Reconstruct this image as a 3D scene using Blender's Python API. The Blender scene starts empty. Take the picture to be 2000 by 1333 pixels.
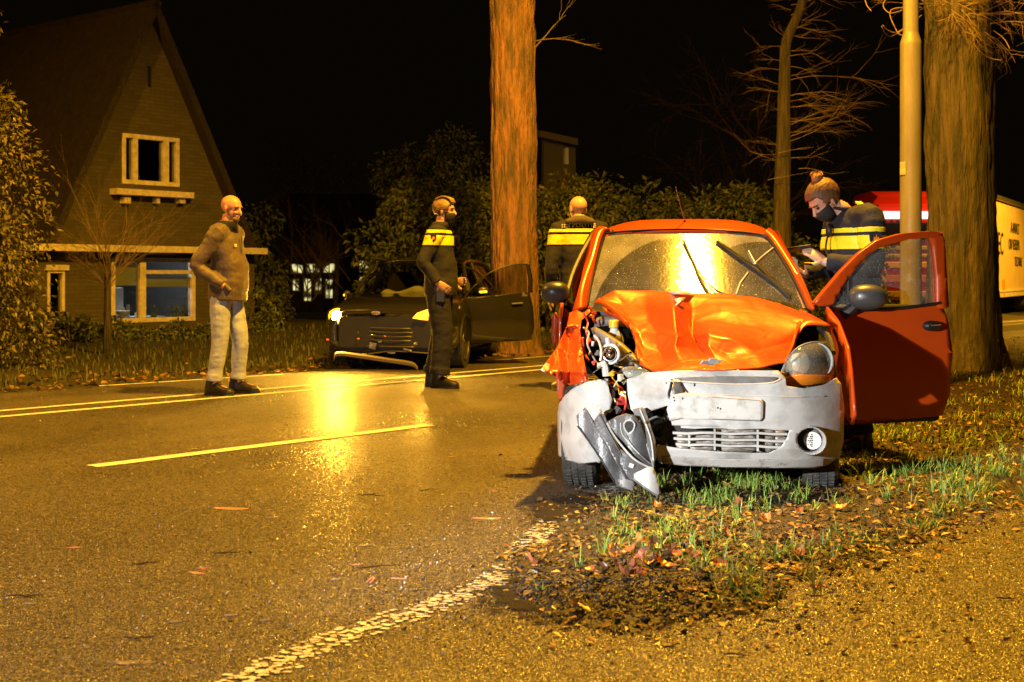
import bpy, bmesh, math, random
from mathutils import Vector, Matrix, noise, Euler
from mathutils.geometry import tessellate_polygon
from mathutils.bvhtree import BVHTree
R = math.radians
random.seed(11)
scene = bpy.context.scene
COL = scene.collection

# ---------------------------------------------------------------- camera, world, lamps
F, H, YH = 2640.0, 1.10, 540.0          # focal length in photo pixels, eye height, horizon row
cam = bpy.data.cameras.new('camera'); cam.sensor_width = 36; cam.lens = F/2000*36
cam.shift_y = -(666.5-YH)/2000; cam.clip_end = 600; cam.clip_start = 0.05
cam.dof.use_dof = True; cam.dof.focus_distance = 7.6; cam.dof.aperture_fstop = 6.0
camo = bpy.data.objects.new('camera', cam); COL.objects.link(camo)
camo.location = (0, 0, H); camo.rotation_euler = (R(90), 0, 0); scene.camera = camo

world = bpy.data.worlds.new("World"); scene.world = world; world.use_nodes = True
wn = world.node_tree.nodes; wl = world.node_tree.links
wn['Background'].inputs[0].default_value = (1.0, 0.62, 0.22, 1)
wn['Background'].inputs[1].default_value = 0.0022
scene.view_settings.view_transform = 'Standard'; scene.view_settings.look = 'None'
scene.view_settings.exposure = 0; scene.view_settings.gamma = 1
scene.view_settings.use_curve_mapping = False
scene.cycles.use_denoising = True
scene.cycles.max_bounces = 6; scene.cycles.transparent_max_bounces = 16
scene.cycles.sample_clamp_indirect = 3.0; scene.cycles.caustics_reflective = False; scene.cycles.caustics_refractive = False

SODIUM = (1.0, 0.47, 0.025)
def lamp(name, kind, loc, power, color, size=0.12, target=None, spot=None, blend=.5):
    l = bpy.data.lights.new(name, kind); l.energy = power; l.color = color
    l.shadow_soft_size = size
    if spot: l.spot_size = R(spot); l.spot_blend = blend
    o = bpy.data.objects.new(name, l); COL.objects.link(o); o.location = loc
    if target is not None:
        o.rotation_euler = (Vector(target)-Vector(loc)).to_track_quat('-Z', 'Y').to_euler()
    return o
def street(name, loc, power, col, aim=(0, 0), spot=140):
    return lamp(name, 'SPOT', loc, power, col, .16, (loc[0]+aim[0], loc[1]+aim[1], 0), spot, .4)
street('street_light_over_car', (1.75, 9.7, 8.55), 11400, SODIUM, spot=168)
street('street_light_behind_left', (-9.5, 10.0, 8.0), 3800, (1.0, .42, .02), (3, 2), 165)
street('street_light_far_right', (18.0, 33.0, 8.2), 13000, SODIUM)
street('front_fill_behind_camera', (4.5, -6.0, 8.0), 260, SODIUM, (0, 4))  # unseen weak fill, added to brighten the fronts of the officers
lamp('hand_torch_spill', 'SPOT', (-3.3, .5, 1.55), 560, (1, .97, .92), .08, (-.4, 9.5, .2), 84, 1.0)
lamp('hand_torch', 'SPOT', (-3.3, .6, 1.5), 4300, (.97, .97, .95), .04, (1.12, 6.75, .42), 22, 1.0)

# ---------------------------------------------------------------- projection helpers
def W(px, py, d): return Vector(((px-1000)*d/F, d, H-(py-YH)*d/F))
def G(px, py, z=0.0):
    d = F*(H-z)/(py-YH); return Vector(((px-1000)*d/F, d, z))
class Frame:
    def __init__(s, loc, rz):
        s.loc = Vector(loc); s.rz = rz
        s.M = Matrix.Translation(s.loc) @ Matrix.Rotation(rz, 4, 'Z'); s.I = s.M.inverted()
    def ray(s, px, py):
        c = s.I @ Vector((0, 0, H)); v = s.I.to_3x3() @ Vector(((px-1000)/F, 1, -(py-YH)/F)); return c, v
    def at(s, px, py, y):
        c, v = s.ray(px, py); t = (y-c.y)/v.y; return c+v*t
    def atx(s, px, py, x):
        c, v = s.ray(px, py); t = (x-c.x)/v.x; return c+v*t
    def surf(s, px, py, fn):
        y = 0.0
        for _ in range(9):
            p = s.at(px, py, y); y = .35*y+.65*fn(p.x, p.z)
        return s.at(px, py, y)

# ---------------------------------------------------------------- mesh helpers
def tagk(o, label=None, cat=None, group=None, kind=None):
    if label: o['label'] = label
    if cat: o['category'] = cat
    if group: o['group'] = group
    if kind: o['kind'] = kind
    return o
def thing(name, label, cat, loc=(0, 0, 0), rz=0.0, group=None):
    o = bpy.data.objects.new(name, None); COL.objects.link(o); o.location = loc; o.rotation_euler = (0, 0, rz)
    o.empty_display_size = .1
    return tagk(o, label, cat, group)
def mk(name, bm, mat, parent=None, smooth=True, sharp=35, label=None, cat=None, group=None, kind=None, thick=0, off=0, loc=None, bevel=0):
    me = bpy.data.meshes.new(name); bm.to_mesh(me); bm.free()
    mats = mat if isinstance(mat, (list, tuple)) else [mat]
    for m in mats: me.materials.append(m)
    if smooth:
        for p in me.polygons: p.use_smooth = True
        if sharp: me.set_sharp_from_angle(angle=R(sharp))
    o = bpy.data.objects.new(name, me); COL.objects.link(o)
    if parent: o.parent = parent
    if loc: o.location = loc
    if thick:
        m = o.modifiers.new('s', 'SOLIDIFY'); m.thickness = thick; m.offset = off
    if bevel:
        m = o.modifiers.new('b', 'BEVEL'); m.width = bevel; m.segments = 2; m.limit_method = 'ANGLE'
    return tagk(o, label, cat, group, kind)
def box(bm, c, s, rot=None, mi=0):
    r = bmesh.ops.create_cube(bm, size=1)
    M = Matrix.Translation(Vector(c)) @ (rot.to_4x4() if rot else Matrix.Identity(4)) @ Matrix.Diagonal((s[0], s[1], s[2], 1))
    bmesh.ops.transform(bm, matrix=M, verts=r['verts'])
    if mi:
        for v in r['verts']:
            for f in v.link_faces: f.material_index = mi
    return bm
def ell(bm, c, r, rot=None, sub=2):
    q = bmesh.ops.create_icosphere(bm, subdivisions=sub, radius=1)
    M = Matrix.Translation(Vector(c)) @ (rot.to_4x4() if rot else Matrix.Identity(4)) @ Matrix.Diagonal((r[0], r[1], r[2], 1))
    bmesh.ops.transform(bm, matrix=M, verts=q['verts']); return bm
def ring(c, a, b, n=16, pw=1.0):
    out = []
    for i in range(n):
        t = 2*math.pi*i/n; ct, st = math.cos(t), math.sin(t)
        out.append(Vector(c)+Vector(a)*math.copysign(abs(ct)**pw, ct)+Vector(b)*math.copysign(abs(st)**pw, st))
    return out
def loft(bm, rings, cap=True, closed=True):
    vr = [[bm.verts.new(p) for p in r] for r in rings]; n = len(rings[0])
    for i in range(len(vr)-1):
        for j in range(n if closed else n-1):
            k = (j+1) % n
            try: bm.faces.new((vr[i][j], vr[i][k], vr[i+1][k], vr[i+1][j]))
            except ValueError: pass
    if cap and closed:
        bm.faces.new(list(reversed(vr[0]))); bm.faces.new(vr[-1])
    return bm
def tube(bm, pts, rad, n=8, cap=True):
    pts = [Vector(p) for p in pts]
    if not isinstance(rad, (list, tuple)): rad = [rad]*len(pts)
    rings = []; up = None
    for i, p in enumerate(pts):
        d = (pts[min(i+1, len(pts)-1)]-pts[max(i-1, 0)])
        if d.length < 1e-7: d = Vector((0, 0, 1))
        d.normalize()
        if up is None:
            up = Vector((0, 0, 1)) if abs(d.z) < .9 else Vector((1, 0, 0))
        a = up.cross(d); 
        if a.length < 1e-4: a = Vector((1, 0, 0)).cross(d)
        a.normalize(); b = d.cross(a); up = b
        up = b.copy()
        rings.append(ring(p, a*rad[i], b*rad[i], n))
        up = b
    return loft(bm, rings, cap)
def cr(pts, n=4, closed=False):
    """catmull-rom"""
    P = [Vector(p) for p in pts]; L = len(P); out = []
    rng = range(L if closed else L-1)
    for i in rng:
        if closed: p0, p1, p2, p3 = P[(i-1) % L], P[i], P[(i+1) % L], P[(i+2) % L]
        else: p0, p1, p2, p3 = P[max(i-1, 0)], P[i], P[i+1], P[min(i+2, L-1)]
        for k in range(n):
            t = k/n
            out.append(.5*((2*p1)+(p2-p0)*t+(2*p0-5*p1+4*p2-p3)*t*t+(3*p1-p0-3*p2+p3)*t**3))
    if not closed: out.append(P[-1])
    return out
def sheet(outline, fmap, holes=(), step=10, smooth_out=0):
    """flat outline (2D) with holes, cut into a lattice and mapped to 3D"""
    def prep(l):
        l = [Vector((p[0], p[1], 0)) for p in l]
        return cr(l, smooth_out, True) if smooth_out else l
    loops = [prep(outline)]+[prep(h) for h in holes]
    tris = tessellate_polygon(loops); flat = [v for l in loops for v in l]
    bm = bmesh.new(); vs = [bm.verts.new(v) for v in flat]
    for t in tris:
        try: bm.faces.new([vs[i] for i in t])
        except ValueError: pass
    for ax in (0, 1):
        lo = min(v.co[ax] for v in bm.verts); hi = max(v.co[ax] for v in bm.verts)
        n = int((hi-lo)/step); no = Vector((1, 0, 0)) if ax == 0 else Vector((0, 1, 0))
        for i in range(1, n+1):
            co = no*(lo+(hi-lo)*i/(n+1))
            bmesh.ops.bisect_plane(bm, geom=bm.verts[:]+bm.edges[:]+bm.faces[:], plane_co=co, plane_no=no)
    bmesh.ops.remove_doubles(bm, verts=bm.verts, dist=step*.02)
    for v in bm.verts: v.co = fmap(v.co.x, v.co.y)
    bmesh.ops.recalc_face_normals(bm, faces=bm.faces)
    return bm
def bake(o):
    dg = bpy.context.evaluated_depsgraph_get(); dg.update()
    me = bpy.data.meshes.new_from_object(o.evaluated_get(dg)); old = o.data
    mats = [m for m in old.materials]; o.modifiers.clear(); o.data = me
    if not me.materials:
        for m in mats: me.materials.append(m)
    me.name = old.name; bpy.data.meshes.remove(old)
    for p in me.polygons: p.use_smooth = True
    return o
def remesh(o, vox, smooth_it=3, fac=.5):
    m = o.modifiers.new('r', 'REMESH'); m.mode = 'VOXEL'; m.voxel_size = vox
    if smooth_it:
        s = o.modifiers.new('sm', 'SMOOTH'); s.iterations = smooth_it; s.factor = fac
    return bake(o)
def rough(o, amp, scale, seed=0, stretch=(1, 1, 1)):
    me = o.data; nn = [v.normal.copy() for v in me.vertices]
    for v, n in zip(me.vertices, nn):
        c = v.co
        q = noise.noise(Vector((c.x*scale*stretch[0]+seed, c.y*scale*stretch[1], c.z*scale*stretch[2])))
        q2 = noise.noise(Vector((c.x*scale*2.3*stretch[0]+seed+9, c.y*scale*2.3*stretch[1], c.z*scale*2.3*stretch[2])))
        v.co = c+n*amp*(q+.5*q2)
    me.update()
def text_bm(s, size, extrude=.004, align='CENTER', spacing=1.0):
    c = bpy.data.curves.new('t', 'FONT'); c.body = s; c.size = size; c.extrude = extrude; c.align_x = align; c.space_character = spacing
    c.resolution_u = 3
    o = bpy.data.objects.new('t', c); COL.objects.link(o)
    dg = bpy.context.evaluated_depsgraph_get(); dg.update()
    me = bpy.data.meshes.new_from_object(o.evaluated_get(dg)); bm = bmesh.new(); bm.from_mesh(me)
    bpy.data.objects.remove(o); bpy.data.meshes.remove(me); bpy.data.curves.remove(c)
    return bm
def copy_tree(o, parent=None):
    c = o.copy(); COL.objects.link(c)
    if parent: c.parent = parent
    for ch in list(o.children): copy_tree(ch, c)
    return c

# ---------------------------------------------------------------- materials
def mat(name, col, rough_=.6, metal=0, spec=.5, coat=0, noise_amt=0, nscale=8, bump=0, bscale=60, col2=None, emit=None, estr=0,
        stretch=(1, 1, 1), rvar=0, island=None, bdist=.01, sheen=0, ramp=(.35, .65), detail=6):
    m = bpy.data.materials.new(name); m.use_nodes = True; nt = m.node_tree; N = nt.nodes; L = nt.links
    p = N['Principled BSDF']; p.inputs['Base Color'].default_value = (*col, 1); p.inputs['Roughness'].default_value = rough_
    p.inputs['Metallic'].default_value = metal; p.inputs['Specular IOR Level'].default_value = spec
    p.inputs['Coat Weight'].default_value = coat; p.inputs['Coat Roughness'].default_value = .06
    if sheen: p.inputs['Sheen Weight'].default_value = sheen
    if emit: p.inputs['Emission Color'].default_value = (*emit, 1); p.inputs['Emission Strength'].default_value = estr
    tc = N.new('ShaderNodeTexCoord'); mp = N.new('ShaderNodeMapping'); mp.inputs['Scale'].default_value = stretch
    L.new(tc.outputs['Object'], mp.inputs['Vector'])
    if col2 is not None or rvar:
        t = N.new('ShaderNodeTexNoise'); t.inputs['Scale'].default_value = nscale; t.inputs['Detail'].default_value = detail; t.inputs['Roughness'].default_value = .65
        L.new(mp.outputs[0], t.inputs['Vector'])
        rp = N.new('ShaderNodeMapRange'); rp.inputs[1].default_value = ramp[0]; rp.inputs[2].default_value = ramp[1]
        L.new(t.outputs[0], rp.inputs[0])
        if col2 is not None:
            mx = N.new('ShaderNodeMix'); mx.data_type = 'RGBA'; mx.inputs[6].default_value = (*col, 1); mx.inputs[7].default_value = (*col2, 1)
            L.new(rp.outputs[0], mx.inputs[0]); L.new(mx.outputs[2], p.inputs['Base Color'])
        if rvar:
            mr = N.new('ShaderNodeMapRange'); mr.inputs[3].default_value = max(.02, rough_-rvar); mr.inputs[4].default_value = min(1, rough_+rvar)
            L.new(rp.outputs[0], mr.inputs[0]); L.new(mr.outputs[0], p.inputs['Roughness'])
    if island:
        g = N.new('ShaderNodeNewGeometry'); rp = N.new('ShaderNodeValToRGB'); e = rp.color_ramp.elements
        e[0].color = (*island[0], 1); e[1].color = (*island[-1], 1); k = len(island)
        for i in range(1, k-1): q = e.new(i/(k-1)); q.color = (*island[i], 1)
        L.new(g.outputs['Random Per Island'], rp.inputs[0]); L.new(rp.outputs[0], p.inputs['Base Color'])
    if bump:
        t = N.new('ShaderNodeTexNoise'); t.inputs['Scale'].default_value = bscale; t.inputs['Detail'].default_value = 5
        L.new(mp.outputs[0], t.inputs['Vector']); b = N.new('ShaderNodeBump'); b.inputs['Strength'].default_value = bump; b.inputs['Distance'].default_value = bdist
        L.new(t.outputs[0], b.inputs['Height']); L.new(b.outputs[0], p.inputs['Normal'])
    return m

def asphalt(name, dark, light, rlo, rhi):
    m = bpy.data.materials.new(name); m.use_nodes = True; nt = m.node_tree; N = nt.nodes; L = nt.links; p = N['Principled BSDF']
    tc = N.new('ShaderNodeTexCoord')
    big = N.new('ShaderNodeTexNoise'); big.inputs['Scale'].default_value = .55; big.inputs['Detail'].default_value = 5; L.new(tc.outputs['Object'], big.inputs['Vector'])
    v = N.new('ShaderNodeTexVoronoi'); v.inputs['Scale'].default_value = 105; L.new(tc.outputs['Object'], v.inputs['Vector'])
    v2 = N.new('ShaderNodeTexVoronoi'); v2.inputs['Scale'].default_value = 85; L.new(tc.outputs['Object'], v2.inputs['Vector'])
    fine = N.new('ShaderNodeTexNoise'); fine.inputs['Scale'].default_value = 14; fine.inputs['Detail'].default_value = 8; fine.inputs['Roughness'].default_value = .75; L.new(tc.outputs['Object'], fine.inputs['Vector'])
    # colour: each stone its own tone over patchy binder
    mxs = N.new('ShaderNodeMath'); mxs.operation = 'MULTIPLY_ADD'; mxs.inputs[1].default_value = .55
    L.new(fine.outputs[0], mxs.inputs[0]); 
    sep = N.new('ShaderNodeSeparateColor'); L.new(v.outputs['Color'], sep.inputs[0])
    sm_ = N.new('ShaderNodeMath'); sm_.operation = 'MULTIPLY'; sm_.inputs[1].default_value = .62; L.new(sep.outputs[0], sm_.inputs[0]); L.new(sm_.outputs[0], mxs.inputs[2])
    add = N.new('ShaderNodeMath'); add.operation = 'MULTIPLY_ADD'; add.inputs[1].default_value = .55; 
    mpw = N.new('ShaderNodeMapping'); mpw.inputs['Rotation'].default_value = (0, 0, -math.atan2(.775, .632)); L.new(tc.outputs['Object'], mpw.inputs['Vector'])
    mps = N.new('ShaderNodeMapping'); mps.inputs['Scale'].default_value = (.09, 1.0, 1); L.new(mpw.outputs[0], mps.inputs['Vector'])
    trk = N.new('ShaderNodeTexNoise'); trk.inputs['Scale'].default_value = 1.1; trk.inputs['Detail'].default_value = 4; L.new(mps.outputs[0], trk.inputs['Vector'])
    bm_ = N.new('ShaderNodeMath'); bm_.operation = 'MULTIPLY_ADD'; bm_.inputs[1].default_value = 1.3; L.new(trk.outputs[0], bm_.inputs[0]); bs_ = N.new('ShaderNodeMath'); bs_.operation = 'SUBTRACT'; bs_.inputs[1].default_value = .65; L.new(big.outputs[0], bs_.inputs[0]); L.new(bs_.outputs[0], bm_.inputs[2])
    L.new(bm_.outputs[0], add.inputs[0]); L.new(mxs.outputs[0], add.inputs[2])
    rg = N.new('ShaderNodeMapRange'); rg.inputs[1].default_value = .52; rg.inputs[2].default_value = 1.25; L.new(add.outputs[0], rg.inputs[0])
    mx = N.new('ShaderNodeMix'); mx.data_type = 'RGBA'; mx.inputs[6].default_value = (*dark, 1); mx.inputs[7].default_value = (*light, 1)
    L.new(rg.outputs[0], mx.inputs[0]); L.new(mx.outputs[2], p.inputs['Base Color'])
    # wet film: some stones and patches shine
    rr = N.new('ShaderNodeMapRange'); rr.inputs[1].default_value = .35; rr.inputs[2].default_value = .7; rr.inputs[3].default_value = rlo; rr.inputs[4].default_value = rhi
    L.new(big.outputs[0], rr.inputs[0])
    rs = N.new('ShaderNodeMath'); rs.operation = 'MULTIPLY_ADD'; rs.inputs[1].default_value = .22; L.new(sep.outputs[1], rs.inputs[0]); L.new(rr.outputs[0], rs.inputs[2]); L.new(rs.outputs[0], p.inputs['Roughness'])
    # every wet stone is a small facet with a tilt of its own
    gm = N.new('ShaderNodeNewGeometry'); cs = N.new('ShaderNodeVectorMath'); cs.operation = 'SUBTRACT'; cs.inputs[1].default_value = (.5, .5, .5); L.new(v2.outputs['Color'], cs.inputs[0])
    sc_ = N.new('ShaderNodeVectorMath'); sc_.operation = 'MULTIPLY'; sc_.inputs[1].default_value = (1.15, 1.15, 0); L.new(cs.outputs[0], sc_.inputs[0])
    ad_ = N.new('ShaderNodeVectorMath'); ad_.operation = 'ADD'; L.new(gm.outputs['Normal'], ad_.inputs[0]); L.new(sc_.outputs[0], ad_.inputs[1])
    nm_ = N.new('ShaderNodeVectorMath'); nm_.operation = 'NORMALIZE'; L.new(ad_.outputs[0], nm_.inputs[0])
    b1 = N.new('ShaderNodeBump'); L.new(nm_.outputs[0], b1.inputs['Normal']); b1.inputs['Strength'].default_value = 1.0; b1.inputs['Distance'].default_value = .010; b1.invert = True; L.new(v.outputs['Distance'], b1.inputs['Height'])
    b2 = N.new('ShaderNodeBump'); b2.inputs['Strength'].default_value = .5; b2.inputs['Distance'].default_value = .01; L.new(fine.outputs[0], b2.inputs['Height']); L.new(b1.outputs[0], b2.inputs['Normal'])
    b3 = N.new('ShaderNodeBump'); b3.inputs['Strength'].default_value = .5; b3.inputs['Distance'].default_value = .003; b3.invert = True; L.new(v2.outputs['Distance'], b3.inputs['Height']); L.new(b2.outputs[0], b3.inputs['Normal'])
    L.new(b3.outputs[0], p.inputs['Normal']); p.inputs['Specular IOR Level'].default_value = .8
    return m

def glass(name, tint=(.85, .85, .8), rough_=.03, haze=0.0, fac=.12, bump=0, bscale=150, wiped=None):
    m = bpy.data.materials.new(name); m.use_nodes = True; nt = m.node_tree; N = nt.nodes; L = nt.links
    out = N['Material Output']; N.remove(N['Principled BSDF'])
    tr = N.new('ShaderNodeBsdfTransparent'); tr.inputs[0].default_value = (*tint, 1)
    gl = N.new('ShaderNodeBsdfGlossy'); gl.inputs['Roughness'].default_value = rough_
    fr = N.new('ShaderNodeFresnel'); fr.inputs[0].default_value = 1.5
    a = N.new('ShaderNodeMath'); a.operation = 'ADD'; a.inputs[1].default_value = fac-.04; a.use_clamp = True; L.new(fr.outputs[0], a.inputs[0])
    mx = N.new('ShaderNodeMixShader'); L.new(a.outputs[0], mx.inputs[0]); L.new(tr.outputs[0], mx.inputs[1]); L.new(gl.outputs[0], mx.inputs[2])
    last = mx; tc = N.new('ShaderNodeTexCoord')
    if haze:
        df = N.new('ShaderNodeBsdfDiffuse'); df.inputs[0].default_value = (.7, .7, .62, 1)
        h = N.new('ShaderNodeMixShader'); L.new(last.outputs[0], h.inputs[1]); L.new(df.outputs[0], h.inputs[2])
        # drops and film
        v = N.new('ShaderNodeTexVoronoi'); v.inputs['Scale'].default_value = 120; L.new(tc.outputs['Object'], v.inputs['Vector'])
        dr = N.new('ShaderNodeMapRange'); dr.inputs[1].default_value = .28; dr.inputs[2].default_value = .12; dr.inputs[3].default_value = 0; dr.inputs[4].default_value = 1
        L.new(v.outputs['Distance'], dr.inputs[0])
        sc = N.new('ShaderNodeSeparateColor'); L.new(v.outputs['Color'], sc.inputs[0])
        sel = N.new('ShaderNodeMath'); sel.operation = 'GREATER_THAN'; sel.inputs[1].default_value = .62; L.new(sc.outputs[0], sel.inputs[0])
        dm = N.new('ShaderNodeMath'); dm.operation = 'MULTIPLY'; L.new(dr.outputs[0], dm.inputs[0]); L.new(sel.outputs[0], dm.inputs[1])
        n = N.new('ShaderNodeTexNoise'); n.inputs['Scale'].default_value = 7; n.inputs['Detail'].default_value = 7; L.new(tc.outputs['Object'], n.inputs['Vector'])
        nh = N.new('ShaderNodeMapRange'); nh.inputs[1].default_value = .3; nh.inputs[2].default_value = .7; nh.inputs[3].default_value = haze*.6; nh.inputs[4].default_value = haze*1.3; L.new(n.outputs[0], nh.inputs[0])
        cur = nh.outputs[0]
        if wiped:
            sx = N.new('ShaderNodeSeparateXYZ'); L.new(tc.outputs['Object'], sx.inputs[0])
            ds = []
            for (cx, cz, r) in wiped:
                cx_ = N.new('ShaderNodeMath'); cx_.operation = 'SUBTRACT'; cx_.inputs[1].default_value = cx; L.new(sx.outputs[0], cx_.inputs[0])
                cz_ = N.new('ShaderNodeMath'); cz_.operation = 'SUBTRACT'; cz_.inputs[1].default_value = cz; L.new(sx.outputs[2], cz_.inputs[0])
                c = N.new('ShaderNodeCombineXYZ'); L.new(cx_.outputs[0], c.inputs[0]); L.new(cz_.outputs[0], c.inputs[1])
                ln = N.new('ShaderNodeVectorMath'); ln.operation = 'LENGTH'; L.new(c.outputs[0], ln.inputs[0])
                sb = N.new('ShaderNodeMath'); sb.operation = 'DIVIDE'; sb.inputs[1].default_value = r; L.new(ln.outputs['Value'], sb.inputs[0]); ds.append(sb)
            mn = ds[0]
            for q in ds[1:]:
                w = N.new('ShaderNodeMath'); w.operation = 'MINIMUM'; L.new(mn.outputs[0], w.inputs[0]); L.new(q.outputs[0], w.inputs[1]); mn = w
            ed = N.new('ShaderNodeMapRange'); ed.inputs[1].default_value = .985; ed.inputs[2].default_value = 1.0; ed.inputs[3].default_value = .28; ed.inputs[4].default_value = 1; L.new(mn.outputs[0], ed.inputs[0])
            mu = N.new('ShaderNodeMath'); mu.operation = 'MULTIPLY'; L.new(cur, mu.inputs[0]); L.new(ed.outputs[0], mu.inputs[1]); cur = mu.outputs[0]
        ad = N.new('ShaderNodeMath'); ad.operation = 'MULTIPLY_ADD'; ad.inputs[1].default_value = .5; L.new(dm.outputs[0], ad.inputs[0]); L.new(cur, ad.inputs[2]); ad.use_clamp = True
        L.new(ad.outputs[0], h.inputs[0]); last = h
        b = N.new('ShaderNodeBump'); b.inputs['Strength'].default_value = .6; b.inputs['Distance'].default_value = .003; L.new(dm.outputs[0], b.inputs['Height'])
        n2 = N.new('ShaderNodeTexNoise'); n2.inputs['Scale'].default_value = 60; n2.inputs['Detail'].default_value = 6; L.new(tc.outputs['Object'], n2.inputs['Vector'])
        b2 = N.new('ShaderNodeBump'); b2.inputs['Strength'].default_value = .22; b2.inputs['Distance'].default_value = .004; L.new(n2.outputs[0], b2.inputs['Height']); L.new(b.outputs[0], b2.inputs['Normal'])
        L.new(b2.outputs[0], gl.inputs['Normal'])
    elif bump:
        n = N.new('ShaderNodeTexNoise'); n.inputs['Scale'].default_value = bscale; L.new(tc.outputs['Object'], n.inputs['Vector'])
        b = N.new('ShaderNodeBump'); b.inputs['Strength'].default_value = bump; b.inputs['Distance'].default_value = .004; L.new(n.outputs[0], b.inputs['Height']); L.new(b.outputs[0], gl.inputs['Normal'])
    L.new(last.outputs[0], out.inputs['Surface']); return m

M = {}
M['asphalt'] = asphalt('wet_asphalt', (.012, .011, .010), (.22, .19, .15), .17, .42)
M['paint_line'] = mat('road_paint', (.88, .90, .95), .6, col2=(.26, .24, .21), nscale=60, ramp=(.50, .66), bump=.4, bscale=90)
M['paint_chip'] = mat('worn_road_paint', (.55, .53, .48), .4, island=[(.5, .48, .42), (.75, .73, .66), (.85, .83, .78)], bump=.4, bscale=120)
M['grit'] = mat('chipped_asphalt_stones', (.1, .1, .1), .30, island=[(.015, .014, .013), (.07, .065, .055), (.03, .028, .025), (.16, .14, .11), (.05, .045, .04), (.26, .23, .18), (.02, .02, .018)], spec=.7, rvar=.14, nscale=200)
M['pit'] = mat('engine_bay_shade', (.005, .005, .005), .95, spec=.1)  # near-black colour carries the shade of the open engine bay
M['scuffed'] = mat('scuffed_orange_paint', (.48, .046, .004), .42, spec=.35, coat=.25, col2=(.34, .20, .13), nscale=9, ramp=(.66, .74), detail=14, stretch=(1, 1, 2), bump=.12, bscale=26, bdist=.01)
M['soil'] = mat('wet_soil', (.045, .030, .020), .42, col2=(.012, .009, .007), nscale=16, bump=1, bscale=38, bdist=.03, rvar=.14)
M['clod'] = mat('mud_clods', (.035, .025, .018), .4, island=[(.02, .014, .01), (.05, .035, .024), (.03, .022, .016)], bump=.8, bscale=60)
M['field'] = mat('dark_turf', (.030, .034, .012), .8, col2=(.055, .04, .018), nscale=3, bump=.8, bscale=30, bdist=.04)
M['grass'] = mat('grass_blades', (.1, .2, .03), .45, island=[(.10, .24, .035), (.16, .34, .05), (.32, .42, .07), (.18, .30, .04), (.38, .38, .09)])
M['moss'] = mat('moss_turf', (.06, .09, .02), .7, island=[(.035, .06, .012), (.08, .10, .02), (.12, .10, .03), (.05, .08, .015)])
M['leaf'] = mat('wet_fallen_leaf', (.3, .1, .03), .42, island=[(.26, .15, .05), (.09, .05, .025), (.42, .25, .07), (.15, .08, .03), (.05, .03, .016), (.30, .15, .05), (.20, .17, .05), (.06, .04, .02)], spec=.4)
M['leaf2'] = mat('rust_fallen_leaf', (.46, .14, .06), .35, col2=(.25, .08, .03), nscale=30)
M['leaf3'] = mat('yellow_fallen_leaf', (.60, .30, .06), .35, col2=(.4, .16, .04), nscale=30)
M['leaf4'] = mat('brown_fallen_leaf', (.16, .075, .035), .35, col2=(.08, .04, .02), nscale=30)
M['bark'] = mat('bark', (.11, .08, .045), .9, col2=(.035, .034, .016), nscale=9, stretch=(1.5, 1.5, .18), bump=1, bscale=30, bdist=.05, ramp=(.38, .62))
M['bark_red'] = mat('bark_orange_lit', (.36, .18, .09), .85, col2=(.12, .085, .04), nscale=5.5, stretch=(1.7, 1.7, .28), bump=1, bscale=30, bdist=.05, ramp=(.40, .60))  # bark lightened and reddened to carry the orange lamplight on this trunk
M['twig'] = mat('twigs', (.24, .16, .09), .8)
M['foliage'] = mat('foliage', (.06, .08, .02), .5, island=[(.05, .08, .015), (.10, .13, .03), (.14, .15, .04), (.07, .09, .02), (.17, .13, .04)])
M['foliage_lit'] = mat('foliage_lamplit', (.10, .12, .03), .45, island=[(.07, .08, .02), (.14, .13, .03), (.20, .15, .05), (.10, .10, .025), (.24, .17, .06)])  # lighter, warmer copy of the foliage with orange lamplight in its colours
M['wood_twig'] = mat('wet_twig', (.06, .035, .02), .45)
# car
M['orange'] = mat('orange_car_paint', (.44, .052, .004), .36, metal=0, spec=.4, coat=.3)
M['bumper'] = mat('grey_bumper_plastic', (.50, .50, .49), .5, col2=(.12, .115, .10), nscale=4.5, bump=.12, bscale=220, ramp=(.44, .78), detail=14)
M['bumper_dirty'] = mat('mud_streaked_plastic', (.40, .39, .37), .6, col2=(.08, .07, .06), nscale=11, bump=.3, bscale=120, ramp=(.5, .68))
M['black'] = mat('black_plastic', (.010, .010, .010), .5, bump=.15, bscale=120)
M['liner'] = mat('torn_liner_plastic', (.055, .055, .058), .34, col2=(.13, .13, .135), nscale=7, bump=.3, bscale=60)
M['greyplastic'] = mat('grey_plastic', (.20, .20, .20), .45, col2=(.12, .12, .12), nscale=12)
M['white_plastic'] = mat('white_plastic', (.72, .71, .67), .4, col2=(.42, .4, .36), nscale=14)
M['yellow_cap'] = mat('yellow_cap', (.80, .45, .02), .35)
M['chrome'] = mat('chrome', (.75, .75, .75), .13, metal=1)
M['steel'] = mat('bare_steel', (.5, .49, .47), .35, metal=.9, col2=(.22, .2, .17), nscale=20)
M['rubber'] = mat('tyre_rubber', (.035, .035, .035), .6, col2=(.09, .085, .075), nscale=14, bump=.3, bscale=70)
M['tyre_dusty'] = mat('dusty_tyre_side', (.15, .14, .12), .7, col2=(.05, .05, .045), nscale=10)
M['cable_red'] = mat('red_connector', (.6, .06, .05), .4)
M['cable'] = mat('black_cable', (.02, .02, .02), .4)
M['amber'] = mat('amber_lens', (.85, .26, .02), .18, coat=.6, bump=.25, bscale=70)
M['reflector'] = mat('lamp_reflector', (.55, .56, .52), .45, metal=.3, bump=.1, bscale=40)
M['seat'] = mat('seat_fabric', (.06, .06, .055), .9)
M['plate'] = mat('plate_holder', (.52, .51, .48), .5, col2=(.26, .24, .2), nscale=14, ramp=(.48, .72), detail=12)
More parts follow.
